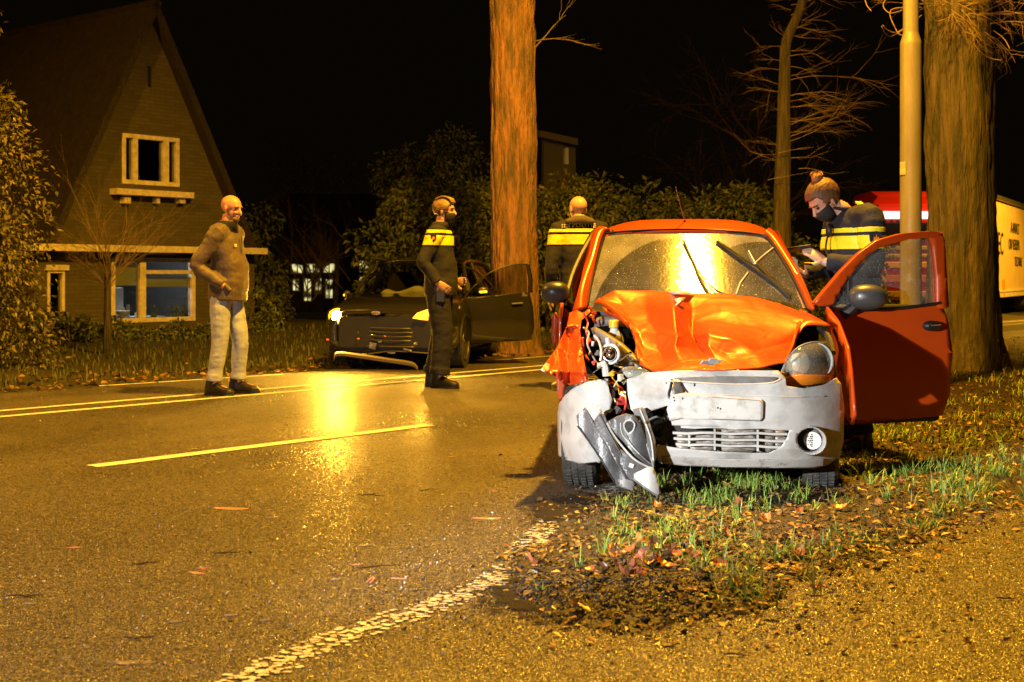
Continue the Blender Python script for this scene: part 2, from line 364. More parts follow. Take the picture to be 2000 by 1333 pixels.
M['radiator'] = mat('radiator_core', (.45, .43, .38), .5, metal=.3, col2=(.12, .09, .06), nscale=40, stretch=(1, 1, 3))
# ================================================================ GROUND
U = Vector((.632, .775, 0)); Nn = Vector((-.775, .632, 0))
def poly_up(pts, z):
    bm = bmesh.new(); f = bm.faces.new([bm.verts.new((p[0], p[1], z)) for p in pts]); f.normal_update()
    if f.normal.z < 0: f.normal_flip()
    return bm
mk('ground', poly_up([(-300, -60), (300, -60), (300, 400), (-300, 400)], -.06), M['field'], smooth=False, kind='structure')
far0 = Vector((-4.8, 12.7, 0))
ra, rb = far0-U*45, far0+U*90
mk('road', poly_up([ra, rb, rb-Nn*26, ra-Nn*26], 0), M['asphalt'], smooth=False, kind='structure')
# far side strip of grass
def turf_strip(name, a, b, wid, z0):
    bm = bmesh.new(); n, k = 160, 14; g = []
    for i in range(n+1):
        row = []
        for j in range(k+1):
            p = a+(b-a)*(i/n)+Nn*(wid*j/k-.0)
            e = .12*noise.noise(Vector((p.x*1.7, p.y*1.7, 3)))
            q = p+Nn*(e*(1-j/k)); zz = z0+.05*min(1, j/2)+.06*noise.noise(p*1.1)*min(1, j/3)+.16*(j/k)
            row.append(bm.verts.new((q.x, q.y, zz if j else -.01)))
        g.append(row)
    for i in range(n):
        for j in range(k): bm.faces.new((g[i][j], g[i+1][j], g[i+1][j+1], g[i][j+1]))
    bmesh.ops.recalc_face_normals(bm, faces=bm.faces)
    return mk(name, bm, M['field'], kind='structure')
turf_strip('far_verge', far0-U*14, far0+U*30, 9.0, .0)

# near verge: the mown wedge the car stands on
edge_l = [G(985, 1105), G(1060, 1045), G(1150, 990), G(1225, 958), Vector((.86, 7.6, 0)), Vector((1.45, 9.8, 0)), Vector((3.3, 13.4, 0)), Vector((5.2, 16.2, 0)), Vector((8.3, 20.2, 0)), Vector((14, 27, 0))]
edge_r = [Vector((2.47, 6.53, 0))+U*25, Vector((2.47, 6.53, 0))+U*12, Vector((2.47, 6.53, 0))+U*5, G(2000, 985), G(1740, 1075), G(1600, 1135), G(1480, 1190), G(1330, 1222), G(1200, 1242), G(1070, 1215), G(1000, 1160)]
_v = []
for _a, _b in zip(edge_l+edge_r, (edge_l+edge_r)[1:]+(edge_l+edge_r)[:1]):
    _n = max(1, min(12, int((_b-_a).length/.09))) if max(_a.y, _b.y) < 9 else max(1, int((_b-_a).length/1.2))
    for _k in range(_n):
        p = _a.lerp(_b, _k/_n); am = .055 if p.y < 9 else .12
        _v.append(p+Vector((noise.noise(Vector((p.x*5, p.y*5, 1.5))), noise.noise(Vector((p.x*5, p.y*5, 7.5))), 0))*am*1.6+Vector((noise.noise(Vector((p.x*17, p.y*17, 3))), noise.noise(Vector((p.x*17, p.y*17, 9))), 0))*am*.5)
VERGE = [Vector((p.x, p.y)) for p in _v]
import numpy as np
_x0, _y0, _h = -1.5, 3.5, .05; _nx, _ny = 420, 640
_gx, _gy = np.meshgrid(_x0+_h*np.arange(_nx), _y0+_h*np.arange(_ny), indexing='ij')
_d = np.full(_gx.shape, 1e9); _in = np.zeros(_gx.shape, bool)
for _i in range(len(VERGE)):
    ax, ay = VERGE[_i]; bx, by = VERGE[(_i+1) % len(VERGE)]
    t = np.clip(((_gx-ax)*(bx-ax)+(_gy-ay)*(by-ay))/((bx-ax)**2+(by-ay)**2+1e-12), 0, 1); _d = np.minimum(_d, np.hypot(_gx-ax-t*(bx-ax), _gy-ay-t*(by-ay)))
    if ay != by: _in ^= ((ay > _gy) != (by > _gy)) & (_gx < (bx-ax)*(_gy-ay)/(by-ay)+ax)
_sd = np.where(_in, _d, -_d).tolist()
def sdist(x, y):
    u = (x-_x0)/_h; v = (y-_y0)/_h; i = min(max(int(u), 0), _nx-2); j = min(max(int(v), 0), _ny-2); u = min(max(u-i, 0), 1); v = min(max(v-j, 0), 1)
    return (_sd[i][j]*(1-u)+_sd[i+1][j]*u)*(1-v)+(_sd[i][j+1]*(1-u)+_sd[i+1][j+1]*u)*v
def inside(x, y): return sdist(x, y) > 0
def edist(x, y): return abs(sdist(x, y))
mud_c = Vector((G(1190, 1180).x, G(1190, 1180).y))
def vz(x, y):
    d = edist(x, y)
    z = min(1, d/.7)*.030+.018*noise.noise(Vector((x*2.2, y*2.2, 0)))+.010*noise.noise(Vector((x*9, y*9, 2)))
    m = max(0, 1-(Vector((x, y))-mud_c).length/.9)
    z += m*(.05*abs(noise.noise(Vector((x*7, y*5, 5))))+.025*noise.noise(Vector((x*21, y*21, 1))))
    dr = max(0, 1-(Vector((x, y))-Vector((1.15, 7.0))).length/1.2); z += dr*.03*noise.noise(Vector((x*8, y*8, 7)))
    return max(.004, z*min(1, d/.08)+.004)
def vmap(x, y): return Vector((x, y, vz(x, y)))
near = [p for p in VERGE]
vb = sheet([(p.x, p.y) for p in VERGE], lambda x, y: Vector((x, y, 0)), step=.45)
# refine the part close to the camera
for k in range(3):
    lim = (12, 8.6, 7.6)[k]
    es = [e for e in vb.edges if (e.verts[0].co.y+e.verts[1].co.y)/2 < lim and e.calc_length() > (.2, .09, .045)[k]]
    bmesh.ops.subdivide_edges(vb, edges=es, cuts=1 if k else 2, use_grid_fill=True)
bmesh.ops.triangulate(vb, faces=[f for f in vb.faces if len(f.verts) > 4])
edge_vs = set(v for e in vb.edges if len(e.link_faces) == 1 for v in e.verts)
for v in vb.verts:
    v.co = Vector((v.co.x, v.co.y, -.012 if v in edge_vs else vz(v.co.x, v.co.y)))
bmesh.ops.recalc_face_normals(vb, faces=vb.faces)
mk('verge', vb, M['soil'], kind='structure', sharp=80)

M['dirt'] = mat('dirt_film', (.018, .014, .010), .75, spec=.25, bump=1, bscale=75, bdist=.02)
nt = M['dirt'].node_tree; tcd = nt.nodes.new('ShaderNodeTexCoord'); nd = nt.nodes.new('ShaderNodeTexNoise'); nd.inputs['Scale'].default_value = 9; nd.inputs['Detail'].default_value = 10; nd.inputs['Roughness'].default_value = .7; nt.links.new(tcd.outputs['Object'], nd.inputs['Vector'])
ln = nt.nodes.new('ShaderNodeVectorMath'); ln.operation = 'LENGTH'; nt.links.new(tcd.outputs['Object'], ln.inputs[0])
ma = nt.nodes.new('ShaderNodeMapRange'); ma.inputs[1].default_value = .25; ma.inputs[2].default_value = 1.05; ma.inputs[3].default_value = .30; ma.inputs[4].default_value = -.30; nt.links.new(ln.outputs['Value'], ma.inputs[0])
aa = nt.nodes.new('ShaderNodeMath'); aa.operation = 'ADD'; nt.links.new(nd.outputs[0], aa.inputs[0]); nt.links.new(ma.outputs[0], aa.inputs[1])
mb = nt.nodes.new('ShaderNodeMapRange'); mb.inputs[1].default_value = .46; mb.inputs[2].default_value = .60; nt.links.new(aa.outputs[0], mb.inputs[0]); nt.links.new(mb.outputs[0], nt.nodes['Principled BSDF'].inputs['Alpha'])
for (cx, cy, rx, ry) in ((G(1190, 1165).x, G(1190, 1165).y, .68, .60), (G(1150, 1000).x, G(1150, 1000).y, .45, .75)):
    bm = bmesh.new(); bm.faces.new([bm.verts.new((1.1*math.cos(t), 1.1*math.sin(t), 0)) for t in [i*6.2832/32 for i in range(32)]])
    o = mk('mud_film', bm, M['dirt'], smooth=False, kind='structure'); o.location = (cx, cy, .0065+.001*(rx > .5)); o.scale = (rx, ry, 1)
# loose-faced stones of the worn surface, where the camera is close enough to tell them
rng = np.random.default_rng(4)
sy = 3.6+(9.5-3.6)*rng.random(640000)**1.0; sx = rng.uniform(-1, 1, sy.size)*(.50*sy+.1)
keep = rng.random(sy.size) < np.clip((9.5-sy)/3.5, 0, 1)*np.clip((.5*sy+.1-np.abs(sx))/(.1*sy), 0, 1)*np.clip(1.35-sy*.06, 0, 1); sx, sy = sx[keep], sy[keep]
_S = np.array(_sd); ii = np.clip(((sx-_x0)/_h).astype(int), 0, _nx-1); jj = np.clip(((sy-_y0)/_h).astype(int), 0, _ny-1); keep = _S[ii, jj] < 0; sx, sy = sx[keep], sy[keep]
n_ = sx.size; r_ = rng.uniform(.0022, .0052, n_)*(.75+sy*.05); a_ = rng.random(n_)*6.283; hgt = rng.uniform(.0006, .0030, n_)
V_ = np.zeros((n_, 5, 3))
for q in range(4):
    t = a_+q*1.5708+rng.uniform(-.3, .3, n_); rr = r_*rng.uniform(.75, 1.25, n_); V_[:, q, 0] = sx+np.cos(t)*rr; V_[:, q, 1] = sy+np.sin(t)*rr; V_[:, q, 2] = .0003
V_[:, 4, 0] = sx+rng.normal(0, .45, n_)*r_; V_[:, 4, 1] = sy+rng.normal(0, .45, n_)*r_; V_[:, 4, 2] = hgt
b_ = (np.arange(n_)*5)[:, None, None]; Fc = (np.array([[0, 1, 4], [1, 2, 4], [2, 3, 4], [3, 0, 4]])[None]+b_).reshape(-1, 3)
me = bpy.data.meshes.new('road_stones'); me.vertices.add(n_*5); me.vertices.foreach_set('co', V_.ravel()); me.loops.add(Fc.size); me.loops.foreach_set('vertex_index', Fc.ravel().astype(np.int32))
me.polygons.add(len(Fc)); me.polygons.foreach_set('loop_start', np.arange(0, Fc.size, 3, dtype=np.int32)); me.update(calc_edges=True); me.validate(); me.materials.append(M['grit'])
o = bpy.data.objects.new('road_stones', me); COL.objects.link(o); o['kind'] = 'stuff'
# markings
def strip(name, a, b, w, z=.004, n=24, skew=0):
    bm = bmesh.new(); d = (b-a); s = Vector((-d.y, d.x, 0)).normalized(); prev = None
    for i in range(n+1):
        p = a+d*(i/n)
        j1 = .006*noise.noise(Vector((p.x*9, p.y*9, 1))); j2 = .006*noise.noise(Vector((p.x*9, p.y*9, 8)))
        q = (bm.verts.new(((p+s*(w/2+j1)).x, (p+s*(w/2+j1)).y, z)), bm.verts.new(((p-s*(w/2+j2)).x, (p-s*(w/2+j2)).y, z)))
        if prev: bm.faces.new((prev[0], prev[1], q[1], q[0]))
        prev = q
    bmesh.ops.recalc_face_normals(bm, faces=bm.faces)
    for f in bm.faces:
        if f.normal.z < 0: f.normal_flip()
    return mk(name, bm, M['paint_line'], smooth=False, kind='structure')
dl = G(0, 815); du = G(0, 803.5)
strip('lane_marking', dl-U*12, dl+U*34, .095, n=120)
strip('lane_marking', du-U*12, du+U*34, .09, n=120)
strip('lane_marking', G(190, 755), G(552, 732), .08)
strip('lane_marking', G(965, 704.5), G(965, 704.5)+U*22, .08)
strip('lane_marking', G(180, 912), G(838, 831), .12)
strip('lane_marking', G(180, 912)-U*12, G(180, 912)-U*9, .12)
strip('lane_marking', G(838, 831)+U*9.1, G(838, 831)+U*12, .12)
# worn edge line: loose chips of paint
bm = bmesh.new()
cl = cr([G(430, 1360), G(560, 1290), G(760, 1215), G(960, 1140), G(1010, 1090), G(1090, 1022), G(1160, 982), G(1215, 950)], 10)
for i in range(len(cl)-1):
    a, b = cl[i], cl[i+1]; L_ = (b-a).length; d = (b-a).normalized(); s = Vector((-d.y, d.x, 0))
    dens = 1700 if a.y < 5.3 else 1500
    for k in range(max(1, int(L_*.2*dens))):
        o_ = random.gauss(0, .045)
        if abs(o_) > .078 or (4.95 < a.y < 5.35 and random.random() < .75): continue
        p = a+d*random.random()*L_+s*o_; r = random.uniform(.005, .012); t0 = random.random()*6
        n_ = random.choice((5, 6, 6, 7)); z = .0042+random.random()*.002
        vs = []
        for j in range(n_):
            t = t0+6.283*j/n_; rr = r*random.uniform(.6, 1.25); vs.append(bm.verts.new((p.x+math.cos(t)*rr*1.3, p.y+math.sin(t)*rr, z)))
        bm.faces.new(vs)
mk('edge_line_chips', bm, M['paint_chip'], smooth=False, kind='structure')

# ---- grass, moss, leaf litter, clods
def blade(bm, p, ang, lean, L_, w):
    dx, dy = math.cos(ang), math.sin(ang); sx, sy = -dy*w, dx*w
    prev = (bm.verts.new((p[0]-sx, p[1]-sy, p[2])), bm.verts.new((p[0]+sx, p[1]+sy, p[2])))
    x, y, z = p; seg = 3
    for k in range(1, seg+1):
        a = lean*(k/seg)**1.1; st = L_/seg
        x += dx*math.sin(a)*st; y += dy*math.sin(a)*st; z += math.cos(a)*st
        if k < seg:
            f = 1-.55*k/seg; q = (bm.verts.new((x-sx*f, y-sy*f, z)), bm.verts.new((x+sx*f, y+sy*f, z)))
            bm.faces.new((prev[0], prev[1], q[1], q[0])); prev = q
        else:
            t = bm.verts.new((x, y, z)); bm.faces.new((prev[0], prev[1], t))
def tuft(bm, x, y, n, L0, L1, spread=.03, z=None):
    if abs(x-1.62) < .2 and 6.35 < y < 7.2: return
    for _ in range(n):
        a = random.random()*6.283; r = random.random()*spread; px, py = x+math.cos(a)*r, y+math.sin(a)*r
        blade(bm, (px, py, (vz(px, py) if z is None else z)-.004), a+random.uniform(-.7, .7), random.choice((random.uniform(.3, 1.2), random.uniform(1.1, 2.3))), random.uniform(L0, L1), random.uniform(.0018, .0036))
bm = bmesh.new()
for (px, py, n, l) in [(1180, 1095, 12, .10), (1190, 1075, 8, .09), (1132, 1118, 9, .08), (1245, 1060, 9, .07), (1330, 1035, 8, .09), (1310, 1060, 7, .1), (1430, 1160, 16, .09), (1400, 1175, 12, .07), (1460, 1182, 7, .06), (1515, 1185, 8, .09),
        (1590, 1160, 10, .08), (1575, 1130, 12, .09), (1520, 1100, 9, .07), (1480, 1065, 7, .1), (1650, 1110, 8, .06), (1740, 1070, 9, .07), (1825, 1030, 12, .08), (1290, 1198, 5, .05), (1545, 1208, 4, .05), (1700, 1095, 8, .07), (1640, 1085, 8, .07), (1350, 1010, 10, .08), (1220, 1000, 5, .05), (1060, 1165, 4, .05)]:
    g = G(px, py); tuft(bm, g.x, g.y, n, l*.6, l*1.5, .03)
for _ in range(330):                     # band of grass in front of and beside the car
    px = random.uniform(1330, 2040); py = random.gauss(948+(px-1700)*-.03, 26)
    if not 905 < py < 1010: continue
    g = G(px, py)
    if inside(g.x, g.y) and noise.noise(Vector((g.x*2.6, g.y*2.6, 4))) > -.22: tuft(bm, g.x, g.y, random.randint(4, 10), .05, .13, .05)
for _ in range(1100):
    px = random.uniform(1180, 2150); py = random.uniform(870, 1190); g = G(px, py)
    if inside(g.x, g.y) and edist(g.x, g.y) > .05 and noise.noise(Vector((g.x*2.1, g.y*2.1, 9))) > -.06 and (Vector((g.x, g.y))-mud_c).length > .45: tuft(bm, g.x, g.y, random.randint(3, 8), .035, .10, .04)
for _ in range(900):                     # farther back on the verge
    px = random.uniform(1500, 2300); py = random.uniform(690, 880); g = G(px, py)
    if inside(g.x, g.y) and noise.noise(Vector((g.x*1.1, g.y*1.1, 6))) > -.1: tuft(bm, g.x, g.y, random.randint(5, 12), .04, .11, .09)
mk('grass', bm, M['grass'], smooth=False, kind='stuff')
bm = bmesh.new()
for _ in range(13000):
    px = random.uniform(1100, 2500); py = 560+random.random()**.7*640; g = G(px, py)
    if g.y > 26 or not inside(g.x, g.y): continue
    if noise.noise(Vector((g.x*1.3, g.y*1.3, 12))) < (.05 if py > 880 else -.3): continue
    if (Vector((g.x, g.y))-mud_c).length < .55: continue
    k = g.y/7
    blade(bm, (g.x, g.y, vz(g.x, g.y)-.003), random.random()*6.283, random.uniform(.3, 1.5), random.uniform(.015, .05)*k, .003*k)
for _ in range(15000):
    t = random.uniform(-13, 26); w = random.random()**1.3*7; p = far0+U*t+Nn*(w+.12)
    blade(bm, (p.x, p.y, .04+.16*w/9), random.random()*6.283, random.uniform(.2, 1.2), random.uniform(.05, .14), .008)
mk('short_turf', bm, M['moss'], smooth=False, kind='stuff')
def leaf_bm(bm, p, L_, w, rot, curl, lobes=True):
    """one oak-like leaf with lobed outline, folded along the midrib"""
    n = 7; mid = []; lf = []; rt = []
    for i in range(n+1):
        t = i/n; x = (t-.5)*L_; ww = w*math.sin(math.pi*min(1, t*1.02+.02))**.6*(1+(.32 if lobes and i % 2 else -.18)) if 0 < i < n else .002
        zc = curl*L_*(4*(t-.5)**2)*.35
        mid.append(Vector((x, 0, zc))); lf.append(Vector((x, ww, zc+curl*w*.6))); rt.append(Vector((x, -ww, zc+curl*w*.35)))
    def tv(v): return bm.verts.new(rot @ v + Vector(p))
    m_ = [tv(v) for v in mid]; l_ = [tv(v) for v in lf]; r_ = [tv(v) for v in rt]
    for i in range(n):
        bm.faces.new((m_[i], m_[i+1], l_[i+1], l_[i])); bm.faces.new((m_[i+1], m_[i], r_[i], r_[i+1]))
def leaf_quad(bm, p, L_, w, rot):
    c = [Vector((-L_/2, 0, 0)), Vector((-L_*.15, w*.5, .15*w)), Vector((L_/2, 0, .1*w)), Vector((-L_*.1, -w*.5, .2*w))]
    v = [bm.verts.new(rot @ q+Vector(p)) for q in c]; bm.faces.new((v[0], v[1], v[2])); bm.faces.new((v[0], v[2], v[3]))
bm = bmesh.new()
for _ in range(25000):
    px = random.uniform(960, 2300); py = 600+random.random()**.55*680; g = G(px, py)
    if g.y > 20: continue
    if not inside(g.x, g.y) and (g.y > 12 or random.random() > .5*math.exp(-edist(g.x, g.y)/.10)+.012): continue
    dm = (Vector((g.x, g.y))-mud_c).length
    if dm < .78 and random.random() < .97-dm*.3: continue
    if noise.noise(Vector((g.x*1.6, g.y*1.6, 21))) < -.25 and random.random() < .6: continue
    rot = Euler((random.gauss(0, .35), random.gauss(0, .35), random.random()*6.28)).to_matrix(); k = random.uniform(.6, 1.2)*(1 if g.y < 8 else 1.3)
    leaf_quad(bm, (g.x, g.y, (vz(g.x, g.y) if inside(g.x, g.y) else .004)+random.random()*.008), .034*k, .022*k, rot)
for _ in range(2500):
    t = random.uniform(-13, 22); w = abs(random.gauss(0, .5)); p = far0+U*t+Nn*(w-.15)
    leaf_quad(bm, (p.x, p.y, .02+.05*min(1, w)), .08, .05, Euler((random.gauss(0, .3), random.gauss(0, .3), random.random()*6.28)).to_matrix())
mk('leaf_litter', bm, M['leaf'], smooth=False, kind='stuff')
tb_ = bmesh.new(); bmesh.ops.create_icosphere(tb_, subdivisions=1, radius=1); ico_v = [v.co*random.uniform(.8, 1.15) for v in tb_.verts]; ico_f = [[v.index for v in f.verts] for f in tb_.faces]; tb_.free(); cv_, cf_ = [], []
for _ in range(9000):
    a = random.random()*6.28; r = abs(random.gauss(0, .48)); x = mud_c.x+math.cos(a)*r*1.3; y = mud_c.y+.05+math.sin(a)*r*.9
    if random.random() < .25: g = G(random.uniform(1150, 1420), random.uniform(930, 1010)); x, y = g.x, g.y
    s = random.uniform(.002, .008)*(2 if random.random() < .04 else 1)
    if not inside(x, y): s *= .45
    z = vz(x, y) if inside(x, y) else .002
    cm = Matrix.Translation((x, y, z+s*.2)) @ Euler((random.random(), random.random(), a)).to_matrix().to_4x4() @ Matrix.Diagonal((s*random.uniform(.8, 1.6), s, s*.7, 1)); cb = len(cv_); cv_ += [(cm @ q)*1.0 for q in ico_v]; cf_ += [(i+cb, j+cb, k+cb) for i, j, k in ico_f]
bm = bmesh.new(); me_ = bpy.data.meshes.new('c'); me_.from_pydata(cv_, [], cf_); bm.from_mesh(me_); bpy.data.meshes.remove(me_)
mk('mud_clods', bm, M['clod'], smooth=False, kind='stuff')

# larger single leaves
leaf_pos = [(1187, 1092), (1205, 1100), (1195, 1112), (1222, 1108), (1238, 1098), (1250, 1085), (1262, 1102), (1275, 1090), (1290, 1082), (1300, 1098), (1308, 1110), (1315, 1088), (1322, 1102), (1248, 1118), (1265, 1125), (1282, 1118), (1232, 1145), (1248, 1150), (1225, 1152), (1212, 1128), (1240, 1130), (1300, 1122), (1330, 1118), (1170, 1125), (1150, 1135), (1180, 1140),
    (1340, 1092), (1352, 1110), (1295, 1065), (1330, 1070), (1370, 1080), (1420, 1060), (1450, 1095), (1405, 1120), (1480, 1120), (1530, 1075), (1560, 1095), (1600, 1070), (1650, 1060), (1700, 1050), (1595, 1160), (1440, 1165), (1350, 1175), (1375, 1140), (1390, 1028), (1440, 1010), (1500, 1030), (1560, 1020), (1640, 1010), (1720, 1000), (1780, 1005), (1850, 990), (1640, 980), (1580, 950), (1500, 955), (1420, 960), (1380, 945), (1350, 960), (1760, 960), (1900, 950), (1950, 930), (1390, 930), (1460, 935), (1320, 985), (1290, 1010), (1255, 1030), (1045, 1120), (1080, 1140), (1100, 1180), (1130, 1205)]
lk = []
for mi_, mn in enumerate(('leaf2', 'leaf3', 'leaf4')):
    for var in range(2):
        b_ = bmesh.new(); leaf_bm(b_, (0, 0, 0), .075 if var == 0 else .06, .021 if var == 0 else .019, Matrix.Identity(3), .55 if var == 0 else 1.1)
        me = bpy.data.meshes.new('fallen_leaf'); b_.to_mesh(me); b_.free(); me.materials.append(M[mn])
        for p in me.polygons: p.use_smooth = False
        lk.append((me, ('rust', 'yellow ochre', 'dark brown')[mi_]))
ordw = ['first', 'second', 'third', 'fourth', 'fifth', 'sixth', 'seventh', 'eighth', 'ninth', 'tenth', 'eleventh', 'twelfth', 'thirteenth', 'fourteenth', 'fifteenth', 'sixteenth', 'seventeenth', 'eighteenth']
def zone(px, py):
    if px < 1345 and 1075 < py < 1160:
        return 'back row of the leaf heap' if py < 1097 else ('middle row of the leaf heap' if py < 1114 else 'front row of the leaf heap')
    if py < 985: return 'grass before the bumper' 
    if px > 1345: return 'litter nearest the path' if py > 1055 else 'litter midway up the verge'
    return 'muddy tip of the verge'
zn = {}
for p in sorted(leaf_pos): zn.setdefault(zone(*p), []).append(p)
for zname, ps in zn.items():
    for rank, (px, py) in enumerate(ps):
        me, cn = random.choice(lk); px2 = px+random.uniform(-5, 5); g = G(px2, py+random.uniform(-3, 3))
        o = bpy.data.objects.new('fallen_leaf', me); COL.objects.link(o)
        o.location = (g.x, g.y, (vz(g.x, g.y) if inside(g.x, g.y) else .003)+.008+random.random()*.012)
        o.rotation_euler = (random.gauss(0, .35), random.gauss(0, .35), random.random()*6.28)
        s = random.uniform(.7, 1.15); o.scale = (s, s, s)
        tagk(o, cn+' oak leaf, '+ordw[rank]+' from the left in the '+zname, 'leaf', 'single oak leaves lying on the verge')

# ---- crash debris and twigs on the road
M['shard_w'] = mat('pale_plastic_shard', (.46, .38, .27), .4, col2=(.22, .18, .12), nscale=60)
M['shard_p'] = mat('pinkish_plastic_shard', (.62, .25, .17), .35)
M['shard_g'] = mat('clear_lens_shard', (.42, .34, .22), .2, spec=.6, col2=(.16, .13, .08), nscale=50)
debris = [(450, 995, .17, 'shard_p', 'long curved reddish trim splinter left of the road middle'), (533, 1013, .075, 'shard_g', 'pale clear lens splinter below the lane dash'), (524, 1007, .03, 'shard_w', 'small white chip above the pale lens splinter'),
    (396, 1112, .05, 'shard_p', 'upper short reddish splinter of a pair on the asphalt'), (385, 1121, .075, 'shard_p', 'lower longer reddish splinter of a pair on the asphalt'), (256, 1296, .14, 'shard_g', 'long pale splinter at the lower left of the road'),
    (655, 1134, .035, 'shard_w', 'bright white chip on the asphalt left of the curled bark strip'), (780, 1132, .06, 'shard_p', 'thin reddish splinter right of the curled bark strip'), (60, 1181, .045, 'shard_w', 'white chip near the left edge of the road'),
    (452, 1204, .045, 'shard_w', 'oval white chip lying left of the worn edge line'), (345, 1217, .06, 'shard_g', 'thin clear sliver left of the oval white chip'), (520, 1214, .05, 'shard_g', 'thin clear sliver right of the oval white chip'),
    (883, 893, .05, 'shard_w', 'white chip on the road short of the car wheel'), (900, 963, .05, 'shard_w', 'yellowish chip midway between lane dash and edge line'), (950, 1014, .13, 'shard_p', 'slim reddish strip on the asphalt left of the verge'),
    (790, 1027, .05, 'shard_g', 'clear sliver above the dark twig in the road'), (712, 1067, .055, 'shard_w', 'pale flat sliver in the middle of the road'), (145, 1071, .06, 'shard_p', 'reddish leaf-like scrap at the left of the road'),
    (860, 910, .03, 'shard_w', 'tiny white crumb near the lane dash end'), (305, 1008, .02, 'shard_w', 'tiny white crumb beneath the lane dash start'), (695, 1105, .04, 'shard_p', 'small reddish scrap above the long dark twig'),
    (205, 765, .05, 'shard_w', 'white crumb at the far road edge left of the man'), (298, 764, .05, 'shard_w', 'white crumb nearest the bald man on his left'), (618, 728, .16, 'shard_g', 'flat pale scrap on the road before the dark car'),
    (1170, 968, .05, 'shard_p', 'small reddish scrap by the front tyre on the road'), (1148, 985, .04, 'shard_w', 'white chip beneath the hanging liner'), (980, 735, .06, 'shard_w', 'white crumb on the centre line right of the officer'), (940, 742, .05, 'shard_w', 'white crumb on the near lane right of the officer')]
for (px, py, L_, mn, lb) in debris:
    g = G(px, py); bm = bmesh.new(); n = 6; cv = random.uniform(-.12, .12); pr = []
    for i in range(n+1):
        t = i/n-.5; w = L_*.12*(1-3.2*t*t)+.002; z = .002
        c = Vector((t*L_, cv*L_*(4*t*t), 0)); th = .0015+.002*random.random()
        pr.append([c+Vector((0, -w, z)), c+Vector((0, w, z)), c+Vector((0, w*.8, z+th)), c+Vector((0, -w*.6, z+th+.001))])
    loft(bm, pr)
    o = mk('debris_shard', bm, M[mn], sharp=25, label=lb, cat='debris', group='crash debris scattered on the road'); o.location = (g.x, g.y, 0); o.rotation_euler = (0, 0, random.uniform(-.5, .5))
bm = bmesh.new(); cb_v, cb_f = [], []
for _ in range(900):
    px = random.gauss(700, 420); py = 720+random.random()**.8*600; g = G(px, py)
    if inside(g.x, g.y) or not -20 < px < 2020: continue
    s = random.uniform(.0018, .0048)*(.7+g.y*.09); rt = Euler((random.random()*3, random.random()*3, random.random()*3)).to_matrix(); b0 = len(cb_v)
    cb_v += [rt @ Vector(q)*s+Vector((g.x, g.y, s*.8+.002)) for q in ((-1, -.6, -.5), (1, -.7, -.4), (.6, .9, -.5), (-.8, .6, -.6), (0, .1, .8))]; cb_f += [(b0+i, b0+j, b0+k) for i, j, k in ((0, 1, 4), (1, 2, 4), (2, 3, 4), (3, 0, 4), (2, 1, 0), (3, 2, 0))]
me_ = bpy.data.meshes.new('c'); me_.from_pydata(cb_v, [], cb_f); bm.from_mesh(me_); bpy.data.meshes.remove(me_)
mk('glass_crumbs', bm, mat('glass_crumbs', (.7, .68, .62), .12, spec=.9, island=[(.85, .85, .8), (.5, .48, .42), (.7, .3, .2), (.8, .78, .7)]), smooth=False, kind='stuff')
twigs = [(735, 1110, .22, .3, 'dark twig lying across the middle of the road'), (725, 970, .20, -.1, 'thin dark twig right of the curved reddish splinter'), (835, 960, .12, .4, 'short dark twig short of the car on the road'), (50, 1168, .18, .25, 'dark twig at the left edge of the road'),
    (285, 1103, .15, .35, 'thin twig left of the paired reddish splinters'), (275, 1250, .14, .2, 'short twig above the long pale splinter'), (1315, 1266, .09, .5, 'small dark twig on the asphalt below the verge'), (1437, 1284, .12, -.35, 'knotty grey twig on the asphalt below the verge'), (1965, 1173, .10, -.1, 'short reddish twig at the right edge of the path'),
    (1025, 930, .15, -.15, 'dark twig beside the front tyre'), (445, 1083, .18, .2, 'thin twig in the middle of the left road half'), (1048, 1000, .12, .5, 'small twig beside the worn edge line')]
for (px, py, L_, a, lb) in twigs:
    g = G(px, py); bm = bmesh.new(); pts = []; 
    for i in range(7): pts.append(Vector(((i/6-.5)*L_*.7, random.gauss(0, L_*.03), .005+random.random()*.006)))
    tube(bm, pts, [.0015+.0016*math.sin(i*.5+.4) for i in range(7)], 6)
    tube(bm, [pts[3], pts[3]+Vector((L_*.15, L_*.14, .01))], [.0025, .001], 5)
    o = mk('twig', bm, M['wood_twig'], label=lb, cat='twig', group='twigs lying on the asphalt'); o.location = (g.x, g.y, 0); o.rotation_euler = (0, 0, a)
bm = bmesh.new(); pts = cr([(0, 0, .004), (.012, .006, .014), (.01, .03, .02), (-.006, .045, .006), (-.012, .025, .003)], 4); tube(bm, pts, .0035, 6)
o = mk('bark_strip', bm, M['shard_p'], label='curled strip of reddish bark standing on the asphalt', cat='debris'); g = G(722, 1142); o.location = g

